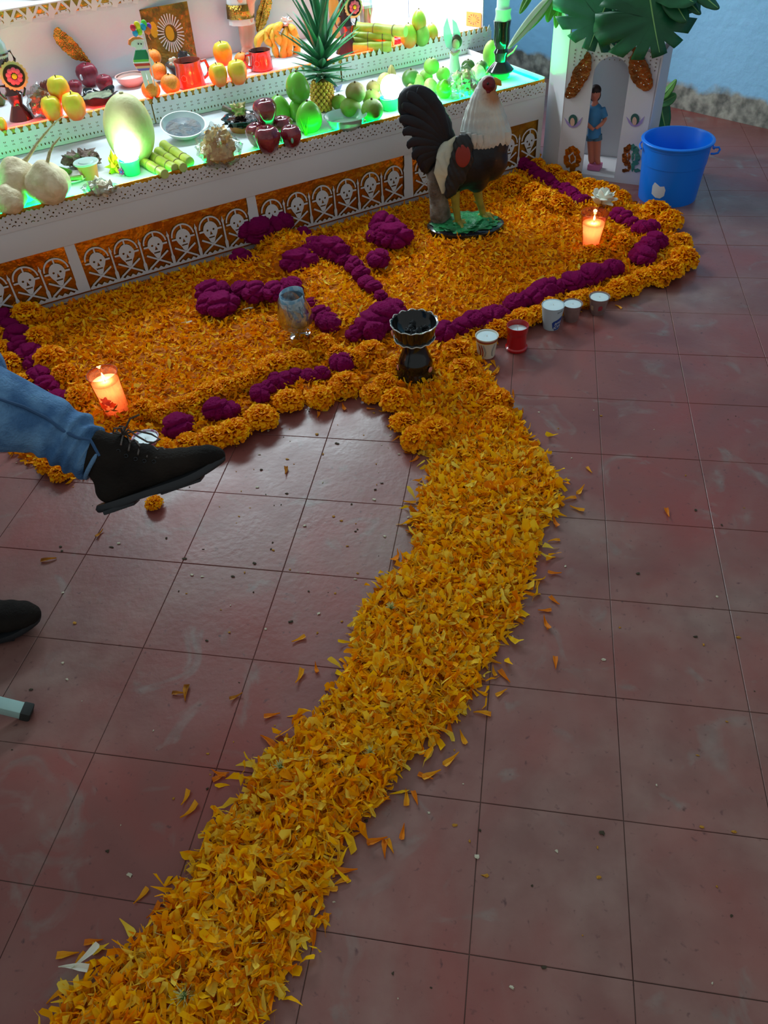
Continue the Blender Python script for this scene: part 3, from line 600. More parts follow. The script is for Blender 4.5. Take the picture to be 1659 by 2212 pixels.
for x, y, r_, l in ((398, 2152, .013, 'green tufted flower base lying in the trail near the bottom edge'), (845, 1312, .009, 'small pale green flower base in the trail, left edge, upper half'), (605, 1655, .009, 'small green flower base at the left edge of the trail, middle'), (800, 1625, .008, 'small green flower base in the middle of the trail')):
    P = at(x, y, .03); t = thing('flower_base', l, 'flower', P); g = G(); g.ball((0, 0, 0), (r_ * .5, r_ * .5, r_ * .6), u=10, w=6); g.build('calyx', mat('calyx_green', (74, 104, 44), .7), t); g = G()
    for i in range(34): a = R.uniform(0, 6.3); e = R.uniform(.1, 1.5); d_ = Vector((math.cos(a) * math.cos(e), math.sin(a) * math.cos(e), math.sin(e))); g.tube([d_ * r_ * .3, d_ * r_ * 1.5 + Vector((R.uniform(-.002, .002), R.uniform(-.002, .002), 0))], [.0008, .0004], 4)
    g.build('threads', mat('pale_threads', (196, 204, 140), .6), t)
# green cut leaves between the petals and white petals
wm = mat('white_petal', (236, 240, 226), .6, transl=.2)
wf = thing('white_flower', 'crumpled white flower lying between magenta line and right candle', 'flower', at(1305, 443, .03)); wf.scale = (1.55, 1.4, 1.4)
g = G()
for i in range(26):
    a = R.uniform(0, 6.3); e = R.uniform(.0, 1.2); d = Vector((math.cos(a) * math.cos(e), math.sin(a) * math.cos(e), math.sin(e))); M_ = T(*(d * .018 + Vector((R.uniform(-.015, .015), 0, .012)))) @ Rm('Z', math.degrees(a)) @ Rm('Y', -40 + R.uniform(-40, 40))
    g.ball((0, 0, 0), (.02, .012, .0025), M_, u=8, w=5, amp=.5, seed=i)
g.build('petals', wm, wf); G().tube([(-.02, 0, .01), (0, 0, .015), (.01, 0, .03)], .004, 6).build('stem', mat('stem_green', (90, 130, 60), .6), wf)
for k, (x, y, rz, l) in enumerate(((403, 698, .3, 'single white petal on the orange carpet, leftmost'), (535, 668, .5, 'single white petal on the carpet under the left cross arm'), (835, 580, 1.4, 'tiny white petal on the carpet right of the cross'), (185, 2070, .9, 'white wilted petal at the lower left edge of the trail'), (160, 2088, .2, 'broad white wilted petal at the lower left edge of the trail'), (1450, 485, 1, 'scrap of white petal on the floor right of the carpet'))):
    fl = y > 2000 or x > 1440; o = one_petal(k % 3).build('white_petal', wm); P = at(x, y, .03 if not fl else .0 if x > 1440 else .012); o.location = P; o.rotation_euler = (0, 0, rz); s = 1.1 if y > 2000 else .8; o.scale = (s * 1.3, s, s); tag(o, l, 'petal')
# ================================================================ ROOSTER STATUE
black = mat('black_paint', (22, 24, 28), .42, spec=.4, bump=.25, bscale=30)
RB = at(1005, 497, .012); RX = Vector((CR.x, CR.y, 0)).normalized(); RY = Vector((-RX.y, RX.x, 0)); RM = frame(RB, RX, RY, Vector((0, 0, 1)))
ROO = thing('rooster_statue', 'painted plaster rooster statue with black tail and white neck standing on the petals', 'statue', M=RM)
def rp(px, py, y=0):
    """pixel -> rooster's own coordinates, on its middle plane pushed back by y"""
    s, z = inplane(px, py, RB + RY * y, RX); return Vector((s, y, z - RB.z))
km = mpp(RB)
# base, grass mound, stump
g = G(); g.lathe([(.99, -.008), (1.0, .016), (.99, .026), (.93, .03), (0, .03)], 40, Matrix.Diagonal((83 * km, 60 * km, 1, 1))); g.build('plinth', mat('gloss_black', (18, 20, 24), .18, coat=.5), ROO)
g = G()
def mound(q): return (q.x, q.y, max(-.2, q.z))
g.ball((0, 0, .026), (70 * km, 50 * km, .026), fn=mound, amp=.28, fr=10, u=48, w=24, seed=3); g.build('grass_mound', mat('green_painted', (34, 140, 78), .5, col2=(20, 100, 56), nscale=22, bump=.6, bscale=60), ROO)
bk = mat('painted_bark', (140, 134, 124), .6, col2=(78, 68, 58), nscale=16, bump=.9, bscale=40)
sp = [rp(953, 478, .02), rp(950, 452, .02), rp(946, 420, .015), rp(938, 392, .01), rp(932, 362, .01), rp(935, 345, .01)]
sp[0].z = .02; g = G(); g.tube(sp, [.050, .040, .034, .031, .028, .022], 14); o = g.build('stump', bk, ROO, sub=1)
# body
g = G()
for px, py, rx, rz, ry in ((1045, 335, 48, 46, .062), (1020, 350, 52, 48, .066), (1000, 355, 44, 48, .06), (1060, 310, 38, 34, .052), (985, 375, 28, 38, .045), (1030, 385, 26, 28, .04), (975, 402, 16, 26, .03), (1062, 345, 34, 40, .05), (990, 322, 26, 24, .04)):
    c = rp(px, py); g.ball(c, (rx * km, ry, rz * km * 1.05))
blob(g, 'body', black, ROO, .006, 10)
# hackle
hm = mat('cream_feathers', (208, 206, 192), .45, col2=(176, 182, 180), nscale=9, bump=.35, bscale=18)
orangebrown = mat('rust_paint', (176, 112, 58), .5)
def rust(m, c, r0, r1, col):
    N, L = m.node_tree.nodes, m.node_tree.links; b = N['Principled BSDF']; tc = N.new('ShaderNodeTexCoord'); vm = N.new('ShaderNodeVectorMath'); vm.operation = 'DISTANCE'; L.new(tc.outputs['Object'], vm.inputs[0]); vm.inputs[1].default_value = c
    mr = N.new('ShaderNodeMapRange'); mr.inputs[1].default_value = r0; mr.inputs[2].default_value = r1; mr.inputs[3].default_value = 1; mr.inputs[4].default_value = 0; L.new(vm.outputs['Value'], mr.inputs[0])
    mx = N.new('ShaderNodeMix'); mx.data_type = 'RGBA'; L.new(mr.outputs[0], mx.inputs[0]); src = b.inputs['Base Color'].links[0].from_socket; L.new(src, mx.inputs[6]); mx.inputs[7].default_value = lin(col); L.new(mx.outputs[2], b.inputs['Base Color'])
rust(hm, rp(1066, 204, -.01), .022, .055, (178, 120, 76))
g = G()
for px, py, rx, ry, tz in ((1050, 196, 17, .022, 14), (1047, 210, 23, .028, 18), (1046, 228, 31, .036, 22), (1046, 248, 39, .044, 24), (1047, 268, 46, .052, 24), (1048, 286, 50, .058, 22), (1045, 298, 50, .06, 18), (1022, 288, 26, .05, 22), (1078, 292, 25, .046, 20)):
    c = rp(px, py); g.ball(c, (rx * km, ry, tz * km * 1.5))
def hd(p):
    a = math.atan2(p.y, p.x - rp(1047, 250).x); return .0016 * math.sin(a * 26 + p.z * 30)
blob(g, 'neck_hackle', hm, ROO, .005, 8, hd)
orangebrown = mat('rust_paint', (176, 112, 58), .5)
g = G()
for i in range(9):    # ragged feather tips at the bottom of the hackle
    t = i / 8; x0 = 1000 + 96 * t; y0 = 300 + 8 * math.sin(t * 3); yy = -.058 * math.sin(min(1, t * 1.1 + .25) * PI * .8) - .004
    g.tube([rp(x0, y0 - 16, yy * .95), rp(x0 + 1, y0, yy), rp(x0 + 2, y0 + 12, yy * .93)], [.010, .012, .002], 8, flat=.35, up=(0, 1, 0))
g.build('hackle_tips', hm, ROO)
# head
redm = mat('red_comb', (120, 22, 34), .35, col2=(84, 12, 24), nscale=30, bump=.4, bscale=60)
g = G(); g.ball(rp(1053, 186), (19 * km, .022, 19 * km)); g.ball(rp(1050, 196), (19 * km, .024, 20 * km)); blob(g, 'head', hm, ROO, .004, 4)
g = G(); g.ball(rp(1055, 184, -.009), (14 * km, .017, 15 * km)); g.ball(rp(1052, 196, -.010), (10 * km, .015, 9 * km)); g.ball(rp(1050, 172, 0), (14 * km, .006, 5 * km)); blob(g, 'red_face', redm, ROO, .003, 3)
bkm = mat('beak_horn', (196, 140, 40), .4)
g = G(); g.tube([rp(1060, 178), rp(1071, 176), rp(1079, 179), rp(1083, 185)], [.014, .013, .009, .002], 10); g.build('beak', bkm, ROO)
ey = G(); ey.ball(rp(1054, 181, -.027), (.0042, .003, .0042), u=10, w=8); ey.build('eye', mat('eye_black', (12, 10, 10), .15), ROO)
# saddle feathers, wing, red spot
cream = mat('saddle_cream', (214, 212, 178), .5, col2=(190, 196, 180), nscale=10)
g = G()
for i in range(9):
    t = i / 8; x0, y0 = 988 - 22 * t, 300 + 14 * t; x1, y1 = 958 - 6 * t, 335 + 6 * t; x2, y2 = 952 + 16 * t, 372 + 8 * t; x3, y3 = 956 + 22 * t, 418 - 28 * t * t
    g.tube([rp(x0, y0, -.03), rp(x1 - 4 * (1 - t), y1, -.046 - .004 * t), rp(x2 - 6 * (1 - t), y2, -.048 - .006 * t), rp(x3, y3, -.042)], [.014, .017, .015, .003], 8, flat=.45, up=(0, 1, 0))
g.ball(rp(966, 345, -.03), (22 * km, .024, 36 * km)); g.build('saddle_feathers', cream, ROO)
g = G()
for px, py, rx, rz, ry in ((1000, 318, 21, 26, .022), (998, 345, 25, 30, .02), (988, 372, 22, 30, .018), (976, 398, 15, 26, .015), (968, 416, 8, 14, .010)): g.ball(rp(px, py, -.056), (rx * km, ry, rz * km))
def wdsp(p): return .0012 * math.sin(p.x * 300 + p.z * 160)
blob(g, 'wing', mat('wing_black', (30, 34, 36), .5, bump=.3, bscale=40), ROO, .005, 6, wdsp)
g = G(); g.ball(rp(1000, 337, -.0745), (15 * km, .0045, 22 * km), u=24, w=12); g.build('red_wing_spot', mat('brick_red_paint', (140, 48, 40), .5), ROO)
# tail: overlapping sickle feathers
tm = mat('tail_black', (34, 38, 46), .5, spec=.4, bump=.3, bscale=26, col2=(24, 27, 33), nscale=6)
g = G()
for px, py, rx, rz in ((966, 318, 22, 20), (948, 298, 34, 26), (930, 274, 44, 32), (914, 250, 46, 36), (904, 228, 42, 32), (898, 214, 36, 24), (925, 318, 34, 36), (920, 345, 18, 26)): g.ball(rp(px, py, .0), (rx * km, .026, rz * km * 1.1))
blob(g, 'tail_core', tm, ROO, .006, 8)
root = (972, 322)
for i, tip in enumerate([(898, 196), (876, 206), (866, 232), (862, 262), (870, 290), (880, 318), (892, 342), (905, 358), (918, 372)]):
    for side in (-1, 1):
        x2, y2 = tip; mx, my = (root[0] + x2) / 2 + (8 - i) * 2.0, (root[1] + y2) / 2 - 22 - (6 if i < 3 else 0) + i * 1.5; ql = (root[0] * .25 + x2 * .75 - 4 + (8 - i), root[1] * .25 + y2 * .75 - 18)
        dy = side * (.026 - .001 * i); o = G().tube([rp(*root, dy * .7), rp(mx, my, dy * 1.3), rp(ql[0], ql[1], dy * 1.2), rp(x2, y2 - 6, dy * .9), rp(x2 + 3, y2 + 5, dy * .6)], [.012, .022, .022, .016, .003], 12, flat=.32, up=(0, 1, 0)).build('tail_feather', tm, ROO, sub=1)
# legs
lm = mat('olive_leg', (150, 142, 50), .45, col2=(126, 118, 44), nscale=30)
for (ax, ay), (bx, by), (cx, cy), dy in (((982, 412), (985, 448), (990, 474), -.03), ((1030, 405), (1036, 436), (1044, 462), .02)):
    g = G(); A, B, C_ = rp(ax, ay, dy), rp(bx, by, dy), rp(cx, cy, dy); C_.z = .05; g.tube([A, B, C_], [.020, .0145, .013], 10)
    for tx, ty in ((.045, -.022), (.05, .01), (.02, -.045), (-.028, .006)): g.tube([C_, C_ + Vector((tx * .5, ty * .5, -.004)), C_ + Vector((tx, ty, -.022))], [.011, .009, .005], 8)
    g.tube([B + Vector((-.008, 0, -.004)), B + Vector((-.024, 0, .004))], [.006, .001], 6); g.build('leg', lm, ROO)
# ================================================================ small things in front
glaze = mat('black_glaze', (10, 14, 15), .14, coat=.35, spec=.4, bump=.08, bscale=14)
def px_lathe(name, lbl, cat, px, py, z, ytop, prof, m, seg=28, grp=None, thin=None, wob=0, wn=6, part='body', lean=0):
    """a turned thing: prof is [(radius in px, height 0..1)]"""
    P = at(px, py, z); H = hup(P, ytop); k = mpp(P + Vector((0, 0, H * .5))); t = thing(name, lbl, cat, P, group=grp)
    o = G().lathe([(r * k, h * H) for r, h in prof], seg, wob=wob, wn=wn).build(part, m, t); return t, H, k, o
# incense burner
t, H, k, o = px_lathe('incense_burner', 'black glazed clay incense burner with wavy bowl rim at the head of the trail', 'burner', 898, 811, .020, 690,
    [(43, 0), (44, .04), (42, .1), (38, .16), (37, .2), (39, .24), (36, .32), (31, .40), (28, .46), (24, .54), (23, .6), (30, .64), (40, .68), (43, .70), (41, .72), (44, .80), (49, .93), (50, .96), (47, .955), (43, .88), (36, .8), (20, .76), (0, .755)], glaze, 40)
white_rim = mat('white_glaze_line', (196, 204, 200), .2)
for rr, hh, wv in ((50, .96, .012), (43.5, .70, .014)):
    g = G(); g.tube([(rr * k * math.cos(a) * (1 + .02 * math.cos(14 * a)), rr * k * math.sin(a) * (1 + .02 * math.cos(14 * a)), H * (hh + wv * math.cos(14 * a))) for a in [2 * PI * i / 84 for i in range(85)]], .0016, 6, cap=False); g.build('wavy_rim', white_rim, t)
ros = mat('terracotta_rose', (206, 128, 110), .5); rdk = mat('rose_red', (176, 60, 50), .5)
for ang, hh, rr in ((205, .84, 47), (200, .2, 38), (330, .22, 40)):
    a = math.radians(ang); c = Vector((rr * k * math.cos(a), rr * k * math.sin(a), H * hh)); g = G(); Mx = T(*c) @ Rm('Z', ang) @ Rm('Y', 90); g.lathe([(.008, 0), (.009, .002), (.006, .004), (.005, .003), (.0025, .005), (0, .005)], 14, Mx); g.build('clay_rosette', ros, t)
g = G()
for i in range(16): a = R.uniform(0, 6.3); r_ = R.uniform(0, 30) * k; g.ball((r_ * math.cos(a), r_ * math.sin(a), H * .80 + R.uniform(0, .012)), R.uniform(.006, .013), amp=1.0, fr=4, seed=i, u=8, w=6)
g.build('charcoal', mat('charcoal', (26, 30, 32), .8, col2=(60, 66, 68), nscale=60, nlo=.6, nhi=.75), t)
# brandy glass with bank notes
glass = mat('clear_glass', (244, 248, 248), .03, thin=.35)
P = at(648, 722, .028); H = hup(P, 640); k = mpp(P + Vector((0, 0, H * .5)))
t = thing('brandy_glass', 'clear brandy snifter on the petals stuffed with folded bank notes', 'glass', P, rz=0)
t.rotation_euler = (math.radians(5), math.radians(-4), 0)
pr = [(23, 0), (23, .012), (6, .03), (3.4, .06), (3.4, .13), (9, .17), (27, .24), (36, .36), (39, .48), (37, .65), (31, .86), (28, 1)]
inn = [(r - 1.2, h + .01) for r, h in pr[:6:-1]] + [(24, .262), (0, .21)]
G().lathe([(r * k, h * H) for r, h in pr + inn], 40).build('goblet', glass, t)
def note(name, lbl, c1, c2, pts, W_, parent):
    m = mat(name + '_paper', c1, .75, col2=c2, nscale=70, nlo=.45, nhi=.55); g = G(); V = []; n = len(pts)
    for x, y in pts: V += [(x, y, -W_ / 2), (x, y, W_ / 2)]
    g.add(V, [(2 * i, 2 * i + 2, 2 * i + 3, 2 * i + 1) for i in range(n - 1)]); o = g.build(name, m, None, solid=.0006); tag(o, lbl, 'banknote'); o.rotation_mode = 'XYZ'; return o
rr = 27 * k
o = note('bank_note', 'blue grey bank note rolled inside the brandy glass', (120, 164, 190), (168, 196, 210), [(rr * math.cos(a), rr * math.sin(a)) for a in [math.radians(20 + 300 * i / 20) for i in range(21)]], H * .74, t)
o.location = P + Vector((-.004, 0.006, H * .70)); o.rotation_euler = (math.radians(5), math.radians(-6), .4)
rr = 21 * k
o = note('bank_note', 'pinkish brown bank note folded inside the brandy glass', (206, 150, 130), (176, 120, 110), [(rr * 1.18 * math.cos(a), rr * 1.18 * math.sin(a)) for a in [math.radians(238 + 100 * i / 12) for i in range(13)]], H * .42, t)
o.location = P + Vector((.003, -.003, H * .54)); o.rotation_euler = (math.radians(8), math.radians(18), .35)
# ---- glass candles
flame = mat('flame', (255, 190, 90), .5, emit=55, ecol=(255, 186, 92))
wick = mat('wick', (40, 34, 30), .9)
def candle(px, py, z, ytop, prof, wax_h, lbl, tilt=(0, 0), fl=.5, wcol=(250, 214, 190), watt=.42, rose=False, ribs=0, gcol=(255, 214, 190)):
    P = at(px, py, z); H = hup(P, ytop); k = mpp(P + Vector((0, 0, H * .5))); t = thing('glass_candle', lbl, 'candle', P); t.rotation_euler = (math.radians(tilt[0]), math.radians(tilt[1]), 0)
    gl = mat('candle_glass', gcol, .06, thin=.25)
    o2 = [(r * k, h * H) for r, h in prof]; i2 = [(max(0, r - 1.3) * k, max(h, .04) * H) for r, h in prof[::-1]] + [(0, .04 * H)]
    g = G(); g.lathe(o2 + i2, 48, wob=.008 if ribs else 0, wn=ribs or 6); g.build('glass_cup', gl, t)
    rw = lambda h: np.interp(h, [q[1] for q in prof], [q[0] for q in prof]) - 2.2
    wx = mat('candle_wax', wcol, .5, transl=.6)
    hs = [.05 + (wax_h - .05) * i / 5 for i in range(6)]; G().lathe([(rw(h) * k, h * H) for h in hs] + [(0, (wax_h - .02) * H)], 32).build('wax', wx, t)
    G().tube([(0, 0, wax_h * H - .003), (.001, 0, wax_h * H + .008)], .0009, 6).build('wick', wick, t)
    zf = wax_h * H + .008; G().lathe([(0, 0), (.0034, .004), (.0038, .008), (.002, .015), (0, .022)], 12, T(0, 0, zf)).build('flame', flame, t)
    l = bulb('candle_glow_light', (0, 0, zf - .022), watt, (1, .60, .34), .006, t); bulb('candle_glow_light', (0, 0, zf + .014), watt * .5, (1, .55, .22), .006, t)  # first light is added inside the wax to make it glow
    return t, H, k, rw
t, H, k, rw = candle(1274, 543, .014, 459, [(17, 0), (18, .03), (20, .3), (24, .65), (29, .97), (29.5, 1)], .74, 'lit candle in a ribbed flared glass at the right of the carpet', ribs=24)
t, H, k, rw = candle(256, 892, .012, 806, [(27, 0), (28, .03), (29, .3), (30, .65), (33, .97), (33.5, 1)], .80, 'lit candle in a clear glass printed with roses at the left of the carpet', tilt=(0, -3), rose=True)
def decal(poly, R_, H0, m, name, parent, off=.0006, a0=-90, lbl=None):
    """thin print wrapped round a turned thing; poly in (arc length, height)"""
    tri = [[poly[i] for i in q] for q in tessellate_polygon([[Vector((x, z, 0)) for x, z in poly]])]
    for _ in range(6):
        if all(max(math.dist(q[0], q[1]), math.dist(q[1], q[2]), math.dist(q[2], q[0])) < .009 for q in tri): break
        nt_ = []
        for q in tri:
            e_ = [math.dist(q[i], q[(i + 1) % 3]) for i in range(3)]; i = e_.index(max(e_))
            if e_[i] < .009: nt_.append(q); continue
            a_, b_, c_ = q[i], q[(i + 1) % 3], q[(i + 2) % 3]; m_ = ((a_[0] + b_[0]) / 2, (a_[1] + b_[1]) / 2); nt_ += [[a_, m_, c_], [m_, b_, c_]]
        tri = nt_
    poly = [p for q in tri for p in q]; tri = [(3 * i, 3 * i + 1, 3 * i + 2) for i in range(len(tri))]; g = G(); v = []
    for x, z in poly: r = (R_(H0 + z) if callable(R_) else R_) + off; a = math.radians(a0) + x / r; v.append((r * math.cos(a), r * math.sin(a), H0 + z))
    g.add(v, [tuple(q) for q in tri]); o = g.build(name, m, parent, smooth=False); return o
Rr = lambda z: (rw(z / H) + 2.4) * k
rm1 = mat('rose_print_orange', (226, 110, 60), .6, transl=.7); rm2 = mat('rose_print_pink', (220, 130, 110), .6, transl=.7); lf = mat('leaf_print', (126, 116, 60), .6, transl=.6)
for cx, cz, r0, m in ((0, .07, .014, rm2), (-.016, .052, .013, rm1), (.014, .055, .010, rm1), (.004, .062, .008, rm2)):
    decal([(cx + r0 * (1 + .25 * math.cos(5 * a)) * math.cos(a), cz + r0 * (1 + .25 * math.cos(5 * a)) * math.sin(a)) for a in [2 * PI * i / 20 for i in range(20)]], Rr, 0, m, 'rose_print', t, a0=-85, off=.0005 + .0003 * R.random())
for cx, cz, an in ((-.01, .034, 20), (.012, .036, -25), (.02, .045, 40)):
    c, s = math.cos(math.radians(an)), math.sin(math.radians(an)); decal([(cx + c * x - s * z, cz + s * x + c * z) for x, z in ((-.013, 0), (0, .004), (.013, 0), (0, -.003))], Rr, 0, lf, 'leaf_print', t, a0=-85)
# ---- cup candles
waxw = mat('white_wax', (206, 226, 228), .35, sss=.3); wickw = mat('white_wick', (225, 225, 220), .7)
def cup(px, py, ytop, prof, m, lbl, wax_h=.93, rimm=None, wk=.0, lip=True):
    P = at(px, py, .0); H = hup(P, ytop); k = mpp(P + Vector((0, 0, H * .5))); t = thing('cup_candle', lbl, 'candle', P)
    o2 = [(r * k, h * H) for r, h in prof]; i2 = [(max(0, r - 1) * k, max(h, .03) * H) for r, h in prof[::-1]] + [(0, .03 * H)]
    G().lathe(o2 + i2, 36).build('cup', m, t); rf = lambda h: np.interp(h, [q[1] for q in prof], [q[0] for q in prof]) - 1.7; rt = rf(wax_h)
    G().lathe([(rf(h_) * k, h_ * H) for h_ in [.05 + (wax_h - .05) * i / 12 for i in range(13)]] + [ (rt * .45 * k, wax_h * H + .0012), (0, wax_h * H - .001)], 32).build('wax', waxw, t)
    G().tube([(0, 0, wax_h * H - .003), (.0005, .0005, wax_h * H + .004 + wk)], .0011, 6).build('wick', wickw, t)
    return t, H, k, (lambda z: np.interp(z / H, [q[1] for q in prof], [q[0] for q in prof]) * k)
cm = mat('cream_paper_cup', (212, 210, 194), .6); brn = mat('rust_print', (150, 62, 40), .6); gry = mat('grey_print', (150, 152, 146), .6); ylw = mat('yellow_print', (214, 176, 60), .6); blu = mat('blue_print', (26, 62, 138), .5); wht = mat('white_print', (206, 214, 216), .6)
t, H, k, Rr = cup(1050, 768, 724, [(18, 0), (18.5, .04), (24, .97), (25, 1)], cm, 'cream paper cup candle with rust coloured rim band and swirls', .95)
def band(z0, z1, m, name, t, Rr, off=.0005): G().lathe([(Rr(z0) + off, z0), (Rr(z1) + off, z1)], 36, cap=False).build(name, m, t, solid=.0004)
band(H * .84, H * .93, brn, 'rim_band', t, Rr); band(H * .81, H * .835, ylw, 'yellow_line', t, Rr); band(0.001, H * .05, brn, 'foot_band', t, Rr)
for a0, m, sw in ((-128, brn, 1), (-112, brn, .8), (-98, gry, 1), (-45, gry, -1)):
    decal([(sw * x, z * H) for x, z in ((-.006, .12), (-.001, .2), (.001, .4), (-.003, .58), (-.006, .74), (-.003, .76), (.003, .6), (.006, .4), (.004, .2))], Rr, 0, m, 'swirl_print', t, a0=a0)
redg = mat('red_plastic', (176, 10, 18), .22, coat=.5)
t, H, k, Rr = cup(1115, 752, 702, [(23, 0), (24, .03), (24, .1), (21, .14), (21, .62), (21.5, .7), (23, .74), (23.5, 1)], redg, 'red plastic cup candle with a tall white wick', .80, wk=.011)
pw = mat('white_paper_cup', (178, 200, 208), .6)
t, H, k, Rr = cup(1190, 706, 658, [(17, 0), (17.5, .03), (24, .97), (24.5, 1)], pw, 'tall white paper cup candle with a blue logo', .985)
tx = decal([(-.014, .030), (-.010, .036), (.006, .043), (.022, .050), (.023, .012), (.014, .003), (-.002, .001), (-.010, .012)], Rr, 0, blu, 'blue_logo', t, a0=-62)
def text_on(word, size, x, z, Rr, m, parent, a0=-62, off=.0011, shear=.15):
    cu = bpy.data.curves.new('lettering', 'FONT'); cu.body = word; cu.size = size; cu.shear = shear; cu.extrude = .0001; cu.align_x = 'CENTER'; ob = bpy.data.objects.new('lettering', cu); TSC.collection.objects.link(ob); TSC.view_layers[0].update()
    me = bpy.data.meshes.new_from_object(ob.evaluated_get(TSC.view_layers[0].depsgraph)); bpy.data.objects.remove(ob)
    for v in me.vertices: zz = z + v.co.y + (v.co.x) * .25; r = Rr(zz) + off + v.co.z; a = math.radians(a0) + (x + v.co.x) / r; v.co = (r * math.cos(a), r * math.sin(a), zz)
    me.materials.clear(); me.materials.append(m); o = bpy.data.objects.new('lettering', me); COL.objects.link(o); o.parent = parent; return o
text_on('ana', .018, .006, .0245, Rr, wht, t); text_on('IDA', .016, .005, .009, Rr, wht, t); text_on('buena', .008, .010, .068, Rr, mat('slate_print', (70, 92, 104), .6), t, a0=-66)
smoky = mat('smoky_plastic_cup', (150, 128, 122), .2, coat=.3, col2=(120, 98, 96), nscale=12)
t, H, k, Rr = cup(1233, 690, 655, [(14, 0), (14, .06), (16, .15), (20, .95), (21.5, 1)], smoky, 'plastic cup candle with greyish lower body, right behind the tall white cup', .95)
t, H, k, Rr = cup(1290, 675, 640, [(14, 0), (14, .06), (16, .15), (21, .95), (22.5, 1)], smoky, 'small plastic cup candle standing apart, farthest right on the floor', .95)
decal([(-.006, .02), (.006, .022), (.008, .034), (.002, .04), (-.006, .036)], Rr, 0, mat('red_print', (150, 50, 60), .6), 'red_print', t, a0=-80); decal([(-.008, .02), (.002, .018), (.002, .036), (-.008, .036)], Rr, 0, mat('tan_print', (170, 140, 110), .6), 'tan_print', t, a0=-130)
wp = mat('pink_checked_cup', (190, 120, 160), .6, col2=(226, 214, 222), nscale=90, nlo=.48, nhi=.52)
t, H, k, Rr = cup(327, 985, 945, [(21, 0), (21.5, .03), (28, .97), (29, 1)], wp, 'paper cup candle with pink pattern and white wax behind the raised boot', .93)
# ================================================================ BUCKET
bl = mat('blue_plastic', (0, 122, 240), .35, spec=.5, bump=.03, bscale=8)
P = at(1440, 424, 0); H = hup(P, 297); kt = mpp(P + Vector((0, 0, H))); kb = mpp(P)
BU = thing('bucket', 'bright blue plastic bucket with a white scrap stuck on its side', 'bucket', P)
r0, r1 = 59 * kb, 71 * kt
G().lathe([(0, .004), (r0 - .006, .004), (r0, .0), (r0 + .001, .004), (r0 * .4 + r1 * .6 + .001, H * .62), (r0 * .4 + r1 * .6 + .003, H * .625), (r1, H * .9), (r1 + .002, H * .905), (r1 + .003, H * .955), (r1 + .010, H * .965), (r1 + .011, H * .985), (r1 + .008, H), (r1 - .001, H), (r1 - .005, H * .97), (r0 - .003, .009), (0, .009)], 56).build('pail', bl, BU)
a = math.radians(-12); hx, hy = (r1 + .012) * math.cos(a), (r1 + .012) * math.sin(a)
g = G(); hp = [(hx - .008, hy, H * .88), (hx + .016, hy, H * .885), (hx + .021, hy - .002, H * .85), (hx + .016, hy - .004, H * .80), (hx + .002, hy - .004, H * .785), (hx - .010, hy, H * .78)]
g.tube(hp, .0042, 8); g.build('handle_lug', bl, BU)
hp = [(r1 + .008) * v for v in (1,)]; g = G(); ph = [((r1 + .011) * math.cos(math.radians(d_)), (r1 + .011) * math.sin(math.radians(d_)), H * .86 - .004 * math.sin(math.radians((d_ + 12) * 180 / 204))) for d_ in range(-12, 193, 6)]
g.tube(ph, .0035, 8, cap=True); g.build('carrying_handle', bl, BU)
G_ = lambda z: r0 + (r1 - r0) * (z / (H * .95))
decal([(-.027, .012), (-.008, .0), (.011, .0), (.025, .012), (.027, .036), (.020, .050), (.004, .047), (-.008, .054), (-.020, .060), (-.028, .044)], G_, .035, mat('white_scrap', (196, 210, 222), .7), 'white_scrap', BU, off=.0015, a0=-117)
# ================================================================ NICHE BOX with doll
nc = mat('niche_card', (206, 206, 210), .75, bump=.04, bscale=14, transl=.08)
F0 = at(1203, 378, 0); F1 = at(1378, 400, 0); NX = (F1 - F0).normalized(); NY = Vector((-NX.y, NX.x, 0)); NM = frame(F0, NX, NY, Vector((0, 0, 1))); NW = (F1 - F0).length
NB = thing('niche_box', 'white card niche box with arched opening beside the blue bucket', 'box', M=NM)
ip = lambda x, y: inplane(x, y, F0, NX)
tl, tr_ = ip(1226, 48), ip(1422, 118); NH = tr_[1]
arch_l, arch_b, arch_r = ip(1262, 383)[0], ip(1290, 385)[1], ip(1334, 380)[0]; al_t = ip(1275, 160); ar_t = ip(1352, 165); at_ = ip(1322, 122)
lf_, rt_ = ip(1270, 300)[0], ip(1340, 300)[0]
left, right = (arch_l + al_t[0]) / 2, (ar_t[0] + arch_r) / 2
spring = (al_t[1] + ar_t[1]) / 2; cxx = (left + right) / 2; bz = max(.018, arch_b)
arch = [(left, bz), (right, bz), (right, spring)] + [(cxx + (right - left) / 2 * math.cos(PI * i / 14), spring + (at_[1] - spring) * math.sin(PI * i / 14)) for i in range(1, 14)] + [(left, spring)]
front = [(0, 0), (NW, 0), (NW + .012, NH), (NW * .72, NH + .012), (NW * .5, NH + .03), (NW * .28, NH + .035), (0, NH + .045)]
ND = .23
G().cut([front, arch], .006, T(0, .003, 0)).build('front_panel', nc, NB, smooth=False)
FB = at(1172, 352, 0); SX = (FB - F0); SL = SX.length; SX.normalize(); hb = hup(FB, 8); hf = hup(F0, 46); g = G(); g.cut([[(0, 0), (SL, 0), (SL, hb), (0, hf)]], .005, NM.inverted() @ frame(F0, SX, Vector((-SX.y, SX.x, 0)), Vector((0, 0, 1)))); g.build('side_panel', nc, NB, smooth=False)
g = G(); g.cut([[(0, 0), (ND, 0), (ND, NH - .01), (0, NH - .01)]], .005, T(NW + .003, .0, 0) @ Rm('Z', 90)); g.build('side_panel', nc, NB, smooth=False)
g = G(); g.box((NW / 2, ND, NH / 2), (NW, .005, NH)); g.build('back_panel', nc, NB, smooth=False)
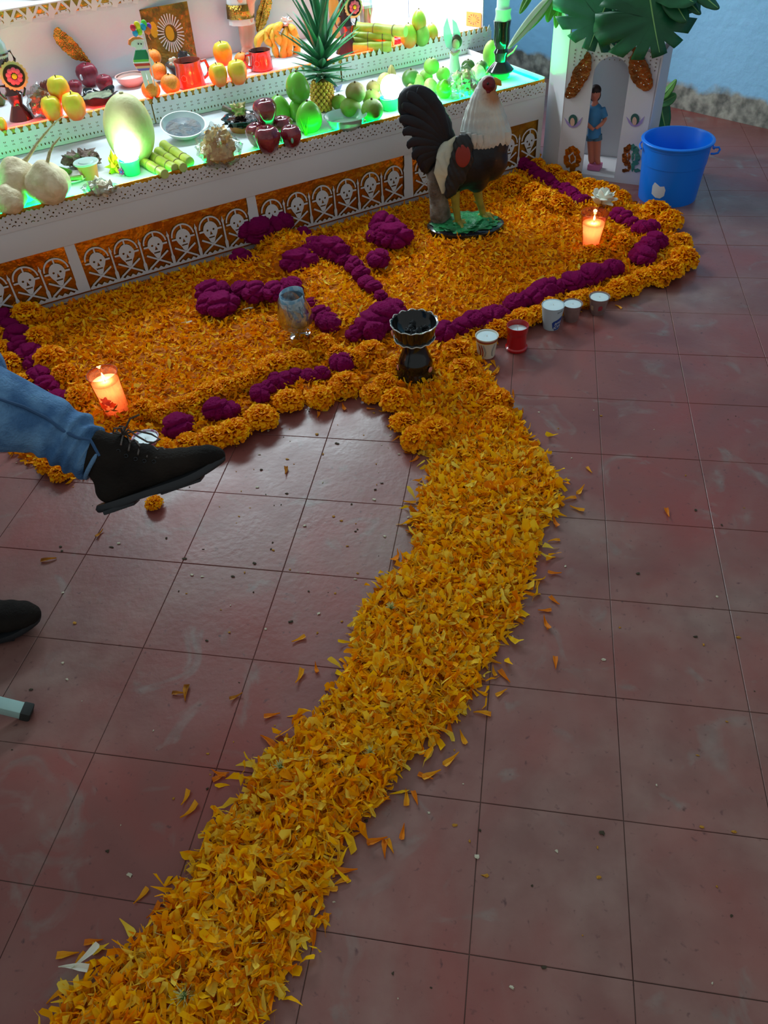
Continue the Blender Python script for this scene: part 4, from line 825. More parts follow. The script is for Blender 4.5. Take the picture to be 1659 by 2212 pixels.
g = G(); g.box((NW / 2, ND / 2, .012), (NW - .01, ND - .01, .012)); g.build('floor_panel', nc, NB, smooth=False)
g = G(); g.box((NW / 2, ND / 2, at_[1] + .03), (NW - .01, ND - .012, .005)); g.build('ceiling_panel', nc, NB, smooth=False)
g = G(); g.box((right + .012, .045, (spring + bz) / 2), (.014, .07, spring - bz), bev=.002); g.build('arch_jamb', nc, NB, smooth=False)
# pierced trim over the arch: dark discs paint the shade in its holes
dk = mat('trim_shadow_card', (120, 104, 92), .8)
def disc_row(g, cx, cz, w, n, rise, r, y):
    for i in range(n): t_ = i / (n - 1) * 2 - 1; g.cut([ell(cx + t_ * w / 2, cz + rise * (1 - t_ * t_), r, r * 1.2, 6)], .001, T(0, y, 0))
g = G()
for q in range(5): disc_row(g, NW * .52, NH - .055 + q * .013, NW * .9, 17 - q, .028, .0024, -.0012)
g.build('trim_hole_shade', dk, NB, smooth=False)
gl2 = mat('copper_foil', (150, 92, 44), .3, metal=.7, bump=.8, bscale=60, col2=(110, 70, 36), nscale=30)
def leafout(pts, name, lbl):
    m = gl2; g = G(); q = [ip(x, y) for x, y in pts]; g.cut([q], .003, T(0, -.006, 0)); o = g.build(name, m, NB, smooth=False); o['label'] = lbl
    return o
def jag(pts, n=5, amp=1.6):
    out = []
    for i in range(len(pts)):
        (x0, y0), (x1, y1) = pts[i], pts[(i + 1) % len(pts)]; L = math.hypot(x1 - x0, y1 - y0); m_ = max(1, int(L / n))
        for k_ in range(m_): t_ = k_ / m_; s_ = amp if k_ % 2 else 0; out.append((x0 + (x1 - x0) * t_ + s_ * (y1 - y0) / L, y0 + (y1 - y0) * t_ - s_ * (x1 - x0) / L))
    return out
leafout(jag([(1268, 110), (1277, 118), (1278, 145), (1272, 165), (1262, 180), (1246, 205), (1232, 212), (1222, 209), (1224, 195), (1234, 172), (1240, 150), (1252, 135), (1262, 125)]), 'foil_leaf', 'copper foil leaf hanging left of the arch')
leafout(jag([(1368, 98), (1378, 105), (1384, 118), (1398, 135), (1406, 155), (1411, 178), (1408, 190), (1396, 196), (1382, 190), (1366, 172), (1359, 150), (1361, 128), (1368, 112)]), 'foil_leaf', 'copper foil leaf hanging right of the arch')
spk = mat('silver_bead', (220, 214, 200), .15, metal=1)
g = G()
for x, y in ((1262, 140), (1256, 150), (1268, 143), (1258, 165), (1248, 178), (1262, 172), (1240, 188), (1252, 192), (1232, 200), (1228, 208), (1380, 132), (1385, 142), (1372, 140), (1390, 160), (1380, 165), (1398, 170), (1386, 178), (1392, 182), (1402, 180), (1376, 152)):
    s_, z_ = ip(x, y); g.ball((s_, -.008, z_), .0028, u=8, w=6)
g.build('silver_beads', spk, NB)
# angel head pictures: flat cut-outs
wing_m = mat('lilac_wing', (150, 134, 186), .7); hair_m = mat('dark_green_hair', (38, 84, 78), .7); skin_m = mat('angel_skin', (196, 160, 140), .7)
for cx, cy in ((1238, 262), (1372, 260)):
    w_ = [(cx - 19, cy - 8), (cx - 10, cy + 2), (cx, cy + 5), (cx + 10, cy + 2), (cx + 20, cy - 9), (cx + 15, cy + 6), (cx + 8, cy + 12), (cx, cy + 14), (cx - 8, cy + 12), (cx - 14, cy + 5)]
    G().cut([[ip(*p) for p in w_]], .0012, T(0, -.0008, 0)).build('angel_wings', wing_m, NB, smooth=False)
    G().cut([[ip(cx + 9.5 * math.cos(i * PI / 7), cy - 3 - 12 * math.sin(i * PI / 7)) for i in range(14)]], .0012, T(0, -.002, 0)).build('angel_hair', hair_m, NB, smooth=False)
    G().cut([[ip(cx - 1 + 5 * math.cos(i * PI / 6), cy + 1 - 9 * math.sin(i * PI / 6)) for i in range(12)]], .0012, T(0, -.0032, 0)).build('angel_face', skin_m, NB, smooth=False)
# filigree cut-outs at the foot
def filig(cx, cy, m, name, lbl, half=0):
    g = G(); sh = [(0, -30, 9, 7), (-9, -24, 7, 8), (9, -24, 7, 8), (-13, -8, 6, 11), (13, -8, 6, 11), (0, -10, 5, 9), (-8, 4, 7, 6), (8, 4, 7, 6), (0, 12, 6, 10), (-12, 20, 7, 4), (12, 20, 7, 4)]
    for dx, dy, rx, ry in sh:
        if half and dx * half < 0: continue
        if half and dx == 0: rx *= .6; dx = 3 * half
        pts = [ip(cx + dx + rx * (1 + .2 * math.cos(3 * a)) * math.cos(a), cy + dy + ry * (1 + .2 * math.sin(4 * a)) * math.sin(a)) for a in [2 * PI * i / 14 for i in range(14)]]
        if min(p[1] for p in pts) < .008: pts = [(p[0], max(p[1], .008)) for p in pts]
        g.cut([pts[::-1]], .0012 + .0002 * (abs(dx) % 3), T(0, -.0012, 0))
    o = g.build(name, m, NB, smooth=False); o['label'] = lbl
filig(1236, 352, gold, 'filigree_cutout', 'gold foil filigree at the foot, left of the arch'); filig(1362, 348, gl2, 'filigree_cutout', 'copper half of the filigree right of the arch', -1); filig(1364, 348, mat('teal_foil', (60, 140, 132), .35, metal=.4, bump=.5, bscale=50), 'filigree_cutout', 'teal half of the filigree right of the arch', 1)
# doll inside
def inn(x, y, yy): 
    s, z = inplane(x, y, F0 + NY * yy, NX); return Vector((s, yy, z))
dY = .07; DO = thing('doll', 'plastic doll in blue shirt and shorts standing inside the niche', 'doll', M=NM.copy())
sk = mat('doll_skin', (196, 118, 92), .4); hr = mat('doll_hair', (40, 22, 16), .5); sh = mat('doll_blue_shirt', (60, 128, 176), .7); kd = mpp(F0)
gz = .018
d = lambda x, y, e=0: inn(x, y, dY + e)
fl_, fr_ = d(1276, 372), d(1291, 372)
def dz(v, z): v = v.copy(); v.z = z; return v
g = G()
for f_, hx in ((fl_, 1277), (fr_, 1290)): g.tube([dz(f_, gz + .022), d(hx, 345), d(hx, 318), d(hx, 296)], [.010, .013, .016, .019], 10)
g.tube([d(1284, 296), d(1284, 270), d(1284, 242), d(1285, 228), d(1286, 216)], [.028, .026, .034, .026, .011], 12, flat=.7)
g.ball(d(1286, 203), (.021, .021, .027)); g.ball(d(1283, 207, -.021), .005, u=8, w=6)
g.tube([d(1300, 238), d(1307, 258), d(1300, 268, -.03), d(1287, 278, -.045)], [.012, .010, .009, .007], 8); g.tube([d(1270, 238), d(1266, 258), d(1272, 272, -.03), d(1282, 280, -.045)], [.012, .010, .009, .007], 8)
blob(g, 'doll_body', sk, DO, .0035, 3)
g = G(); g.tube([d(1284, 296), d(1284, 270), d(1284, 245), d(1285, 230), d(1285, 222)], [.035, .032, .038, .032, .014], 16, flat=.8); g.tube([d(1299, 234), d(1306, 254)], [.017, .016], 10); g.tube([d(1271, 234), d(1266, 254)], [.017, .016], 10); blob(g, 'blue_shirt', sh, DO, .0035, 2)
g = G()
for hx in (1277, 1290): g.tube([d(hx, 291), d(hx, 302)], [.021, .022], 12)
g.build('shorts', mat('doll_shorts', (74, 110, 130), .8), DO)
g = G(); g.ball(d(1286, 196, .004), (.025, .024, .024), fn=lambda q: (q.x, q.y, q.z if q.z > -.2 else -.2)); g.ball(d(1286, 205, .012), (.024, .016, .028)); blob(g, 'hair', hr, DO, .003, 2)
G().box((fl_.x * .5 + fr_.x * .5, dY, gz + .012), (.055, .05, .022), bev=.003).build('pink_stand', mat('pink_plastic', (196, 108, 152), .5), DO)
for ex in (1283, 1289): G().ball(d(ex, 200, -.020), .0025, u=8, w=6).build('eye', wick, DO)
# ================================================================ PLANTS
lgreen = mat('monstera_lit_green', (52, 132, 92), .35, spec=.5, col2=(70, 152, 110), nscale=7, bump=.1, bscale=12, transl=.15)  # paler than the deep green: altar light is put into the leaf colour
dgreen = mat('deep_leaf_green', (22, 88, 54), .4, col2=(32, 108, 64), nscale=8, transl=.1)
ygreen = mat('light_leaf_green', (112, 166, 70), .45, col2=(84, 140, 60), nscale=6, transl=.3)
rib = mat('leaf_rib', (120, 170, 100), .5)
def leafmesh(B, Tp, side, W_, mat_, parent, kind='heart', fold=.25, droop=.15, name='leaf', lbl=None):
    B, Tp, side = Vector(B), Vector(Tp), Vector(side).normalized(); d = Tp - B; L = d.length; dn = d.normalized(); side = (side - dn * side.dot(dn)).normalized(); N_ = side.cross(dn).normalized()
    n = 72 if kind == 'monstera' else 32; out = []
    for i in range(n):
        t = 2 * PI * i / n; c, s = math.cos(t), math.sin(t)           # t=0 tip
        if kind == 'lance': x, y = .5 * s * (1 - .25 * c), .5 + .5 * c
        else:
            x = .5 * s * (1.05 - .18 * c); y = .46 + .54 * c
            if c < -.75: y += .16 * (-.75 - c) / .25 * 1.0                   # notch at the stalk
            if c < -.5 and c > -.9: y -= .05
        if kind == 'monstera':
            q = (t / (2 * PI) * 13) % 1; deep = .38 if .44 < q < .56 else 0
            if abs(s) < .18: deep = 0
            x *= 1 - deep; y = .46 + (y - .46) * (1 - deep * .8)
        out.append((x, y))
    c0 = (0, .5); g = G(); V = [c0]; F = []; K = 4
    for j in range(1, K + 1):
        for x, y in out: V.append((c0[0] + (x - c0[0]) * j / K, c0[1] + (y - c0[1]) * j / K))
    for i in range(n): F.append((0, 1 + i, 1 + (i + 1) % n))
    for j in range(K - 1):
        for i in range(n): F.append((1 + j * n + i, 1 + (j + 1) * n + i, 1 + (j + 1) * n + (i + 1) % n, 1 + j * n + (i + 1) % n))
    P3 = [(B + d * y + side * (x * W_) + N_ * (abs(x) * W_ * fold - droop * L * (y - .4) ** 2 + .02 * W_ * math.sin(y * 22 + (3 if x > 0 else 0)) * abs(x) * 2))[:] for x, y in V]
    g.add(P3, F); o = g.build(name, mat_, parent, solid=.0012)
    if lbl: o['label'] = lbl
    rb = [(B + d * y + N_ * (-droop * L * (y - .4) ** 2))[:] for y in (0, .25, .5, .75, .95)]; r = G().tube(rb, [.0035, .003, .0025, .002, .001], 6).build('midrib', rib, o); return o
MO = thing('monstera_bouquet', 'dark green split monstera leaves arching out of the top of the niche box', 'plant', AW(0, 0, 0)); MO.location = (0, 0, 0)
def nb(x, y, yy): s, z = inplane(x, y, F0 + NY * yy, NX); return F0 + NX * s + NY * yy + Vector((0, 0, z))
top = nb(1320, 20, .12)
mx = [((1322, -22, -.02), (1270, 108, -.07), .36, 'monstera', lgreen, 'pale lit monstera leaf drooping over the left front edge'), ((1398, -40, -.02), (1424, 122, -.06), .38, 'monstera', dgreen, 'dark monstera leaf drooping over the right front edge'),
      ((1330, -60, .02), (1215, 6, -.02), .14, 'heart', lgreen, None), ((1420, -50, .05), (1500, 12, 0), .13, 'heart', dgreen, None), ((1350, -30, .0), (1338, 62, -.04), .07, 'heart', lgreen, None), ((1500, -30, .05), (1552, 22, .03), .055, 'lance', dgreen, None), ((1455, -40, .05), (1512, 34, .03), .05, 'lance', dgreen, None), ((1440, -30, .02), (1482, 50, -.01), .08, 'heart', dgreen, None)]
for b_, t_, w_, kd_, m_, l_ in mx: B = nb(*b_); leafmesh(B, nb(*t_), CR, w_, m_, MO, kd_, lbl=l_)
for x0, x1 in ((1325, 1322), (1400, 1352), (1350, 1340), (1440, 1360)): G().tube([nb(x0, -8, .0), nb((x0 + x1) / 2, -20, .06), nb(x1, 20, .12), nb(x1, 90, .14)], .0055, 8).build('stem', ygreen, MO)
LI = thing('lance_leaf_spray', 'spray of long light green leaves leaning out left of the niche box', 'plant', (0, 0, 0))
for b_, t_, w_, m_ in (((1195, -12, .02), (1096, 106, -.10), .040, mat('white_leaf', (200, 214, 196), .5, transl=.2)), ((1190, -5, .04), (1133, 70, -.02), .045, ygreen), ((1150, -20, .02), (1122, 30, -.02), .03, ygreen), ((1205, -30, .05), (1182, 48, .03), .05, ygreen), ((1215, -20, .05), (1200, 60, .06), .04, ygreen)):
    leafmesh(nb(*b_), nb(*t_), CR, w_, m_, LI, 'lance', droop=.1)
G().tube([nb(1195, -12, .02), nb(1215, -30, .05), nb(1230, 30, .10), nb(1235, 100, .12)], .005, 8).build('stem', ygreen, LI)
PP = thing('leafy_cutting', 'single dark leaf with pale stem standing behind the blue bucket', 'plant', (0, 0, 0))
Q = at(1425, 330, 0); 
def qb(x, y, yy=0): s, z = inplane(x, y, Q + NY * yy, NX); return Q + NX * s + NY * yy + Vector((0, 0, z))
leafmesh(qb(1425, 215), qb(1438, 285), CR, .075, dgreen, PP, 'heart', lbl='dark green lower leaf'); leafmesh(qb(1424, 215), qb(1463, 172), Vector((.3, .3, 1)), .045, ygreen, PP, 'lance', lbl='pale green upper leaf'); leafmesh(qb(1428, 222), qb(1462, 205), Vector((.3, .3, 1)), .05, mat('mid_leaf', (90, 150, 90), .45, transl=.2), PP, 'heart')
qz = qb(1408, 330); qz.z = 0; G().tube([qz, qb(1416, 285), qb(1424, 240), qb(1424, 212), qb(1416, 190)], [.006, .006, .005, .005, .003], 8).build('stem', ygreen, PP)
# ================================================================ SEATED PERSON (only the legs are near the picture)
suede = mat('black_suede', (27, 24, 22), .9, spec=.15, col2=(38, 33, 29), nscale=9, bump=.35, bscale=150, sheen=.12)
solem = mat('boot_rubber', (30, 34, 38), .55, bump=.1, bscale=50); lacem = mat('dark_lace', (74, 62, 54), .7, bump=.4, bscale=300); eyem = mat('eyelet', (50, 54, 58), .25, metal=.8)
PE = thing('person', 'seated person in blue jeans and black suede lace-up boots, one leg crossed', 'person', (0, 0, 0))
def boot(Mx, legdir, sc=1):
    """local x along the sole to the toe, z up off the sole, y across"""
    g = G(); lx, lz = legdir
    for x, z, rx, rz, ry in ((.266, .030, .024, .022, .026), (.248, .034, .034, .028, .036), (.222, .037, .036, .031, .041), (.190, .041, .04, .034, .044), (.155, .045, .045, .040, .042), (.122, .056, .045, .052, .039), (.09, .065, .05, .06, .036), (.055, .055, .052, .052, .034), (.035, .035, .036, .032, .034), (.04, .085, .04, .05, .035), (.075, .10, .04, .045, .036), (.055, .11, .045, .035, .038)):
        g.ball((x, 0, z), (rx, ry, rz))
    c = Vector((.05, 0, .105)); g.tube([c - Vector((lx, 0, lz)) * .04, c + Vector((lx, 0, lz)) * .01, c + Vector((lx, 0, lz)) * .034], [.052, .050, .050], 16, flat=.8, up=(0, 1, 0))
    for v in range(len(g.v)): p = g.v[v]; g.v[v] = (p[0], p[1], max(p[2], .004))
    g.v = [tuple(Mx @ Vector(p)) for p in g.v]
    up_ = blob(g, 'boot', suede, PE, .005, 6)
    sol = []
    for i in range(40):
        a = 2 * PI * i / 40; x = .137 + .148 * math.cos(a); w = .034 + .012 * max(0, min(1, (x - .10) / .1)) - (.012 * max(0, (x - .235) / .05) if x > .235 else 0); y = w * math.copysign(abs(math.sin(a)) ** .6, math.sin(a)); sol.append((x, y))
    def zt(x): return .016 * max(0, (x - .17) / .11) ** 2
    V = []; F = []; n = 40
    for lay, (k, z) in enumerate(((.98, -.004), (1.0, -.002), (1.015, .005), (.98, .012))):
        for x, y in sol: V.append((.137 + (x - .137) * k, y * k, z + zt(x) + (.003 if lay == 0 and .09 < x < .125 else 0)))
    for l in range(3):
        for i in range(n): F.append((l * n + i, l * n + (i + 1) % n, (l + 1) * n + (i + 1) % n, (l + 1) * n + i))
    F += [tuple(range(n))[::-1], tuple(3 * n + i for i in range(n))]; s = G().add(V, F, Mx)
    s.box((.04, 0, -.006), (.07, .056, .010), Mx, bev=.003); s.box((.18, 0, -.0045), (.09, .074, .007), Mx, bev=.003); s.build('sole', solem, up_)
    # toe seam, heel seam, laces
    ln = [(.103, .128), (.113, .112), (.128, .098), (.143, .087), (.160, .078), (.176, .070)]
    g = G()
    for q, (x, z) in enumerate(ln):
        w = .020 - .001 * q; p1 = (x - .004, -w - .010, z - .004); p2 = (x + .004, w + .010, z - .002)
        g.tube([(p1[0] - .002, p1[1] - .006, p1[2] - .006), (x - .001, -w * .5, z + .0065), (x + .003, w * .5, z + .0065), p2], .0019, 6, Mx)
        if q < 5: nx, nz = ln[q + 1]; g.tube([(x, w * .9, z + .004), ((x + nx) / 2, 0, (z + nz) / 2 + .010), (nx, -w * .9, nz + .004)], .0019, 6, Mx)
    lc = g.build('lace', lacem, up_)
    g = G(); bx, bz = .100, .137
    for s1 in (-1, 1):
        g.tube([(bx, 0, bz), (bx + .006, s1 * .014 - .004, bz + .014), (bx - .004, s1 * .026 - .006, bz + .018), (bx - .012, s1 * .016 - .006, bz + .010), (bx, -.002, bz)], .0021, 6, Mx)
    g.tube([(bx, 0, bz), (bx + .02, -.02, bz + .006), (bx + .034, -.03, bz - .012), (bx + .05, -.034, bz - .03), (bx + .062, -.03, bz - .036)], .0021, 6, Mx); g.tube([(bx, 0, bz), (bx + .028, -.006, bz + .026), (bx + .05, -.008, bz + .028)], .0021, 6, Mx); g.tube([(bx, 0, bz), (bx + .03, .0, bz - .002), (bx + .06, -.016, bz - .018), (bx + .075, -.026, bz - .034), (bx + .05, -.03, bz - .036)], .0021, 6, Mx)
    g.build('lace_bow', lacem, up_)
    for q, (x, z) in enumerate(ln):
        g = G(); a = [2 * PI * i / 12 for i in range(13)]; y = -.034 + (.0 if q else .0) - .002 * (q > 2); cx, cz = x - .016 + .001 * q, z - .020 + .0015 * q
        if q == 5: continue
        g.tube([(cx + .0036 * math.cos(t), y, cz + .0036 * math.sin(t)) for t in a], .0011, 6, Mx, cap=False); g.build('eyelet', eyem, up_)
    return up_
BD = 1.62; b0 = atd(222, 1100, BD); b1 = atd(493, 1008, BD + .01); bx = (b1 - b0).normalized(); by0 = (b0 - CAM).normalized(); bz = bx.cross(by0).normalized()
if bz.z < 0: bz = -bz
bz = (Matrix.Rotation(math.radians(6), 3, bx) @ bz); by = bz.cross(bx).normalized(); 
BM1 = frame(b0, bx, by, bz); bs = (b1 - b0).length / .285; BM1 = BM1 @ Matrix.Diagonal((bs, bs, bs, 1)); boot(BM1, (-.77, .64))
ft = at(92, 1338, .02); fh = at(-185, 1381, .02); fx = (ft - fh); fx.z = 0; fx.normalize(); fl0 = ft - fx * .285; fl0.z = .012; BM2 = frame(fl0, fx, Vector((-fx.y, fx.x, 0)), Vector((0, 0, 1))); boot(BM2, (-.15, .99))
skinp = mat('pale_skin', (196, 168, 150), .5, sss=.2)
denim = mat('denim', (66, 106, 150), .85, spec=.2, col2=(104, 148, 188), nscale=16, bump=.4, bscale=200)
kneeR = atd(-270, 775, 1.46); kneeL = at(-70, 800, .50); ank2 = BM2 @ Vector((.045, 0, .12)); ank1 = BM1 @ Vector((.05, 0, .11))
hipdir = -CR; hipC = (kneeL + kneeR) / 2 + Vector((hipdir.x, hipdir.y, 0)).normalized() * .40; hipC.z = .58
hipR = hipC + Vector((.03, -.10, 0)); hipL = hipC + Vector((-.02, .10, 0)); waist = hipC + Vector((-.08, 0, .16))
g = G(); toe1 = BM1 @ Vector((.2, 0, .03)); toe2 = BM2 @ Vector((.2, 0, .035)); hl1 = BM1 @ Vector((.05, 0, .05)); hl2 = BM2 @ Vector((.05, 0, .05))
jp = [(206, 984, 1.612, 53), (185, 975, 1.61, 57), (165, 960, 1.605, 62), (140, 943, 1.60, 64), (105, 920, 1.59, 67), (60, 905, 1.575, 76), (0, 892, 1.56, 90), (-120, 845, 1.52, 102), (-270, 785, 1.46, 112)]
jw = [(atd(x, y, d_), r * d_ / FP) for x, y, d_, r in jp]
for an, hl, to, kn, hp_ in ((ank1, hl1, toe1, kneeR, hipR), (ank2, hl2, toe2, kneeL, hipL)):
    g.tube([to, (to + hl) / 2, hl, an], [.018, .024, .026, .03], 12); g.tube([an, jw[0][0], jw[3][0], jw[5][0], jw[6][0], jw[7][0], kn] if an == ank1 else [an, an * .7 + kn * .3, an * .4 + kn * .6, kn], [.032, .036, .038, .046, .055, .056, .055] if an == ank1 else [.032, .042, .048, .05], 14); g.tube([kn, kn * .5 + hp_ * .5, hp_], [.056, .07, .08], 14); g.ball(kn, .056)
g.ball(hipC, (.10, .15, .10)); g.tube([hipC, waist], [.12, .11], 16); blob(g, 'body', skinp, PE, .009, 6)
g = G(); SD = BM1 @ Vector((.05, 0, .11))
jp = [(206, 984, 1.612, 53), (185, 975, 1.61, 57), (165, 960, 1.605, 62), (140, 943, 1.60, 64), (105, 920, 1.59, 67), (60, 905, 1.575, 76), (0, 892, 1.56, 90), (-120, 845, 1.52, 102), (-270, 785, 1.46, 112)]
jw = [(atd(x, y, d_), r * d_ / FP) for x, y, d_, r in jp]
g.tube([p for p, r in jw], [r for p, r in jw], 28); g.ball(jw[-1][0], jw[-1][1] * 1.02)
g.tube([kneeR, hipR], [.078, .095], 20)
j2 = [ank2 + Vector((-.005, 0, .055)), ank2 * .8 + kneeL * .2, ank2 * .5 + kneeL * .5, kneeL * .85 + ank2 * .15, kneeL]; g.tube(j2, [.052, .058, .068, .072, .074], 20); g.ball(kneeL, .076); g.tube([kneeL, hipL], [.078, .095], 20)
g.ball(hipC, (.13, .18, .13)); g.tube([hipC, waist], [.15, .14], 20)
axis0, axisd = jw[0][0], (jw[5][0] - jw[0][0]).normalized()
def wr(p):
    s = (Vector(p) - axis0).dot(axisd); q = mnoise.noise(Vector(p) * 14) * .004
    if (Vector(p) - axis0).length < .35: q += .0058 * math.exp(-((s - .05) / .055) ** 2) * math.sin(s * 190 + 2.5 * mnoise.noise(Vector(p) * 9) * 3) + .004 * mnoise.noise(Vector(p) * 38) * math.exp(-(s / .12) ** 2)
    return q
je = blob(g, 'jeans', denim, PE, .006, 5, wr)
# rolled hem and the outer seam of the crossed leg
g = G(); hc, hr_ = jw[0][0] - axisd * .006, jw[0][1] * 1.0; s1 = axisd.cross(Vector((0, 0, 1))).normalized(); s2 = s1.cross(axisd).normalized()
for off, r_ in ((0, .0045), (.022, .0025)):
    g.tube([hc + axisd * off + (s1 * math.cos(a) + s2 * math.sin(a)) * (hr_ * (1 + .04 * math.sin(3 * a)) + .001) for a in [2 * PI * i / 40 for i in range(41)]], r_, 8, cap=False)
g.build('rolled_hem', mat('denim_hem', (92, 130, 166), .85, bump=.3, bscale=200), je)
g = G(); sp_ = [(215, 985), (195, 950), (165, 945), (135, 930), (100, 902), (50, 878), (0, 862), (-60, 838), (-150, 800)]; toc = -(CF)
pts = []
for (x, y) in sp_:
    i = min(range(len(jp)), key=lambda k_: abs(jp[k_][0] - x)); pts.append(atd(x, y, jp[i][2] - jp[i][3] * .97 * jp[i][2] / FP))
g.tube(pts, .0035, 6); g.build('side_seam', mat('denim_seam', (50, 84, 122), .9), je)
# chair under the person
CH = thing('chair', 'metal framed chair at the left edge, one pale tube leg showing', 'chair', (0, 0, 0)); met = mat('painted_tube', (158, 196, 190), .3, spec=.6, col2=(140, 176, 172), nscale=14); capm = mat('rubber_foot', (34, 38, 36), .7)
tip = at(60, 1538, .012); p1 = at(-10, 1521, .040); dr = (p1 - tip).normalized(); el = tip + dr * .42
seatc = Vector((hipC.x + .12, hipC.y, .42)); st = Vector((seatc.x - .05, el.y, .40))
def sqtube(g, A, B, w=.026):
    d_ = (B - A).normalized(); s_ = d_.cross(Vector((0, 0, 1))); s_ = s_.normalized() if s_.length > .1 else Vector((1, 0, 0)); u_ = s_.cross(d_).normalized(); L = (B - A).length; g.box((0, 0, L / 2), (w, w, L), frame(A, s_, u_, d_), bev=.003)
g = G(); sqtube(g, tip, el); sqtube(g, el, st); g.build('leg', met, CH); g = G(); sqtube(g, tip - dr * .008, tip + dr * .012, .029); g.build('rubber_cap', capm, CH)
for q in (Vector((-.05, -.42, 0)),):
    g = G(); sqtube(g, tip + q, el + q); sqtube(g, el + q, st + q); g.build('leg', met, CH)
G().box((seatc.x - .03, (st.y * 2 - .42) / 2, .425), (.42, .44, .03), bev=.01).build('seat', mat('seat_vinyl', (40, 52, 60), .5), CH)
g = G(); yy = (st.y * 2 - .42) / 2
for s_ in (-.19, .19): sqtube(g, Vector((seatc.x - .22, yy + s_, .42)), Vector((seatc.x - .30, yy + s_, .85)))
g.build('back_posts', met, CH); g = G(); g.box((seatc.x - .29, yy, .74), (.02, .42, .2), bev=.008); g.build('backrest', MATS['seat_vinyl'], CH)
for s_ in (-.19, .19): g = G(); sqtube(g, Vector((seatc.x - .22, yy + s_, .42)), Vector((seatc.x - .26, yy + s_, .01))); g.build('leg', met, CH)
# ================================================================ OFFERINGS ON THE ALTAR
def fm(name, c1, c2=None, rough=.35, **k): return mat(name, c1, rough, col2=c2, **k)
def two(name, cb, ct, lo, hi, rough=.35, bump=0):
    """skin that turns from one colour at the foot to another at the top"""
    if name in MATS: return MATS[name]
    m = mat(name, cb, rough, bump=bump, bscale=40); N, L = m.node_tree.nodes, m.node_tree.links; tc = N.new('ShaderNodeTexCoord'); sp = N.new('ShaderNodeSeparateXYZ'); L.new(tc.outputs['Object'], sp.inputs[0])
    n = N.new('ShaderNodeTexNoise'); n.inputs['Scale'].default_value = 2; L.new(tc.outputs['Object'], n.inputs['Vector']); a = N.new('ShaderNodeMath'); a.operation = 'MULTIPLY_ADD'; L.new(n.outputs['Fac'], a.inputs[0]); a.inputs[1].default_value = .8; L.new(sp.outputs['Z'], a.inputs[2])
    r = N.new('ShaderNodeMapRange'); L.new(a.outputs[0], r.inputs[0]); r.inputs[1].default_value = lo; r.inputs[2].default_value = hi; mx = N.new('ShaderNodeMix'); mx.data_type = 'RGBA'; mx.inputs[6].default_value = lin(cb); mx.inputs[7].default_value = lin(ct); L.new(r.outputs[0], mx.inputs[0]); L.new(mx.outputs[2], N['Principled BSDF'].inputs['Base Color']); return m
SH = {}
def unit(kind):
    if kind in SH: return SH[kind]
    g = G()
    if kind == 'apple': g.lathe([(0, -.78), (.22, -.86), (.5, -.84), (.8, -.55), (.97, -.1), (1, .15), (.93, .5), (.7, .82), (.42, .92), (.2, .84), (0, .66)], 28, wob=.03, wn=5)
    elif kind == 'red_apple': g.lathe([(0, -.8), (.2, -.92), (.42, -.9), (.66, -.65), (.86, -.2), (.98, .2), (.97, .5), (.78, .85), (.5, .98), (.25, .88), (0, .68)], 28, wob=.06, wn=5)
    elif kind == 'mango': g.ball((0, 0, 0), 1, u=28, w=18, fn=lambda q: (q.x * (1 - .12 * q.z), q.y * (1 - .12 * q.z) * .9, q.z * 1.14 + .06 * q.x))
    elif kind == 'lime': g.ball((0, 0, 0), 1, u=28, w=18, fn=lambda q: (q.x, q.y, q.z + (.10 * max(0, abs(q.z) - .9) * 10 * (1 if q.z > 0 else -1))))
    elif kind == 'orange': g.ball((0, 0, 0), 1, u=28, w=18, fn=lambda q: (q.x, q.y, q.z * .94 - (.06 if q.z > .97 else 0)))
    elif kind == 'guava': g.ball((0, 0, 0), 1, u=24, w=16, fn=lambda q: (q.x * (1 - .1 * q.z), q.y * (1 - .1 * q.z), q.z * 1.05), amp=.12)
    elif kind == 'jicama': g.ball((0, 0, 0), 1, u=32, w=20, fn=lambda q: (q.x * (1 + .05 * math.cos(4 * math.atan2(q.y, q.x))), q.y * (1 + .05 * math.cos(4 * math.atan2(q.y, q.x))), q.z * .9 + (.16 * (max(0, q.z - .8) / .2) ** 2)), amp=.09)
    SH[kind] = g; return g
def fruit(kind, px, py, rpx, z0, name, label, m, cat='fruit', grp=None, sz=1, tilt=(0, 0), stem=True, rz=None, sticker=None):
    r = rpx * .0018
    for _ in range(5): P = at(px, py, z0 + r * sz * .92); r = rpx * mpp(P)
    t = thing(name, label, cat, P, group=grp); t.rotation_euler = (math.radians(tilt[0]), math.radians(tilt[1]), R.uniform(0, 6) if rz is None else rz); t.scale = (r, r, r * sz)
    u = unit(kind); g = G(); g.v, g.f, g.m = u.v, u.f, u.m; g.build('skin' if kind != 'jicama' else 'root_body', m, t)
    if stem and kind in ('apple', 'red_apple'): G().tube([(0, 0, .66), (.02, .03, .85), (.1, .05, 1.05)], [.05, .04, .06], 6).build('stem', mat('fruit_stem', (92, 70, 40), .7), t)
    elif stem and kind in ('orange', 'lime', 'guava', 'mango'): G().lathe([(.1, .88 if kind == 'orange' else 1.0), (.08, 1.03), (0, 1.02)] if kind != 'mango' else [(.1, 1.1), (.06, 1.24), (0, 1.24)], 8).build('stem_button', mat('fruit_stem', (92, 70, 40), .7), t)
    if sticker: a = math.radians(sticker[0]); G().ball((math.cos(a) * .985, math.sin(a) * .985, sticker[1]), (.12, .20, .26), u=12, w=6).build('sticker', mat('sticker_' + str(sticker[2]), sticker[2], .4), t)
    return t, P, r
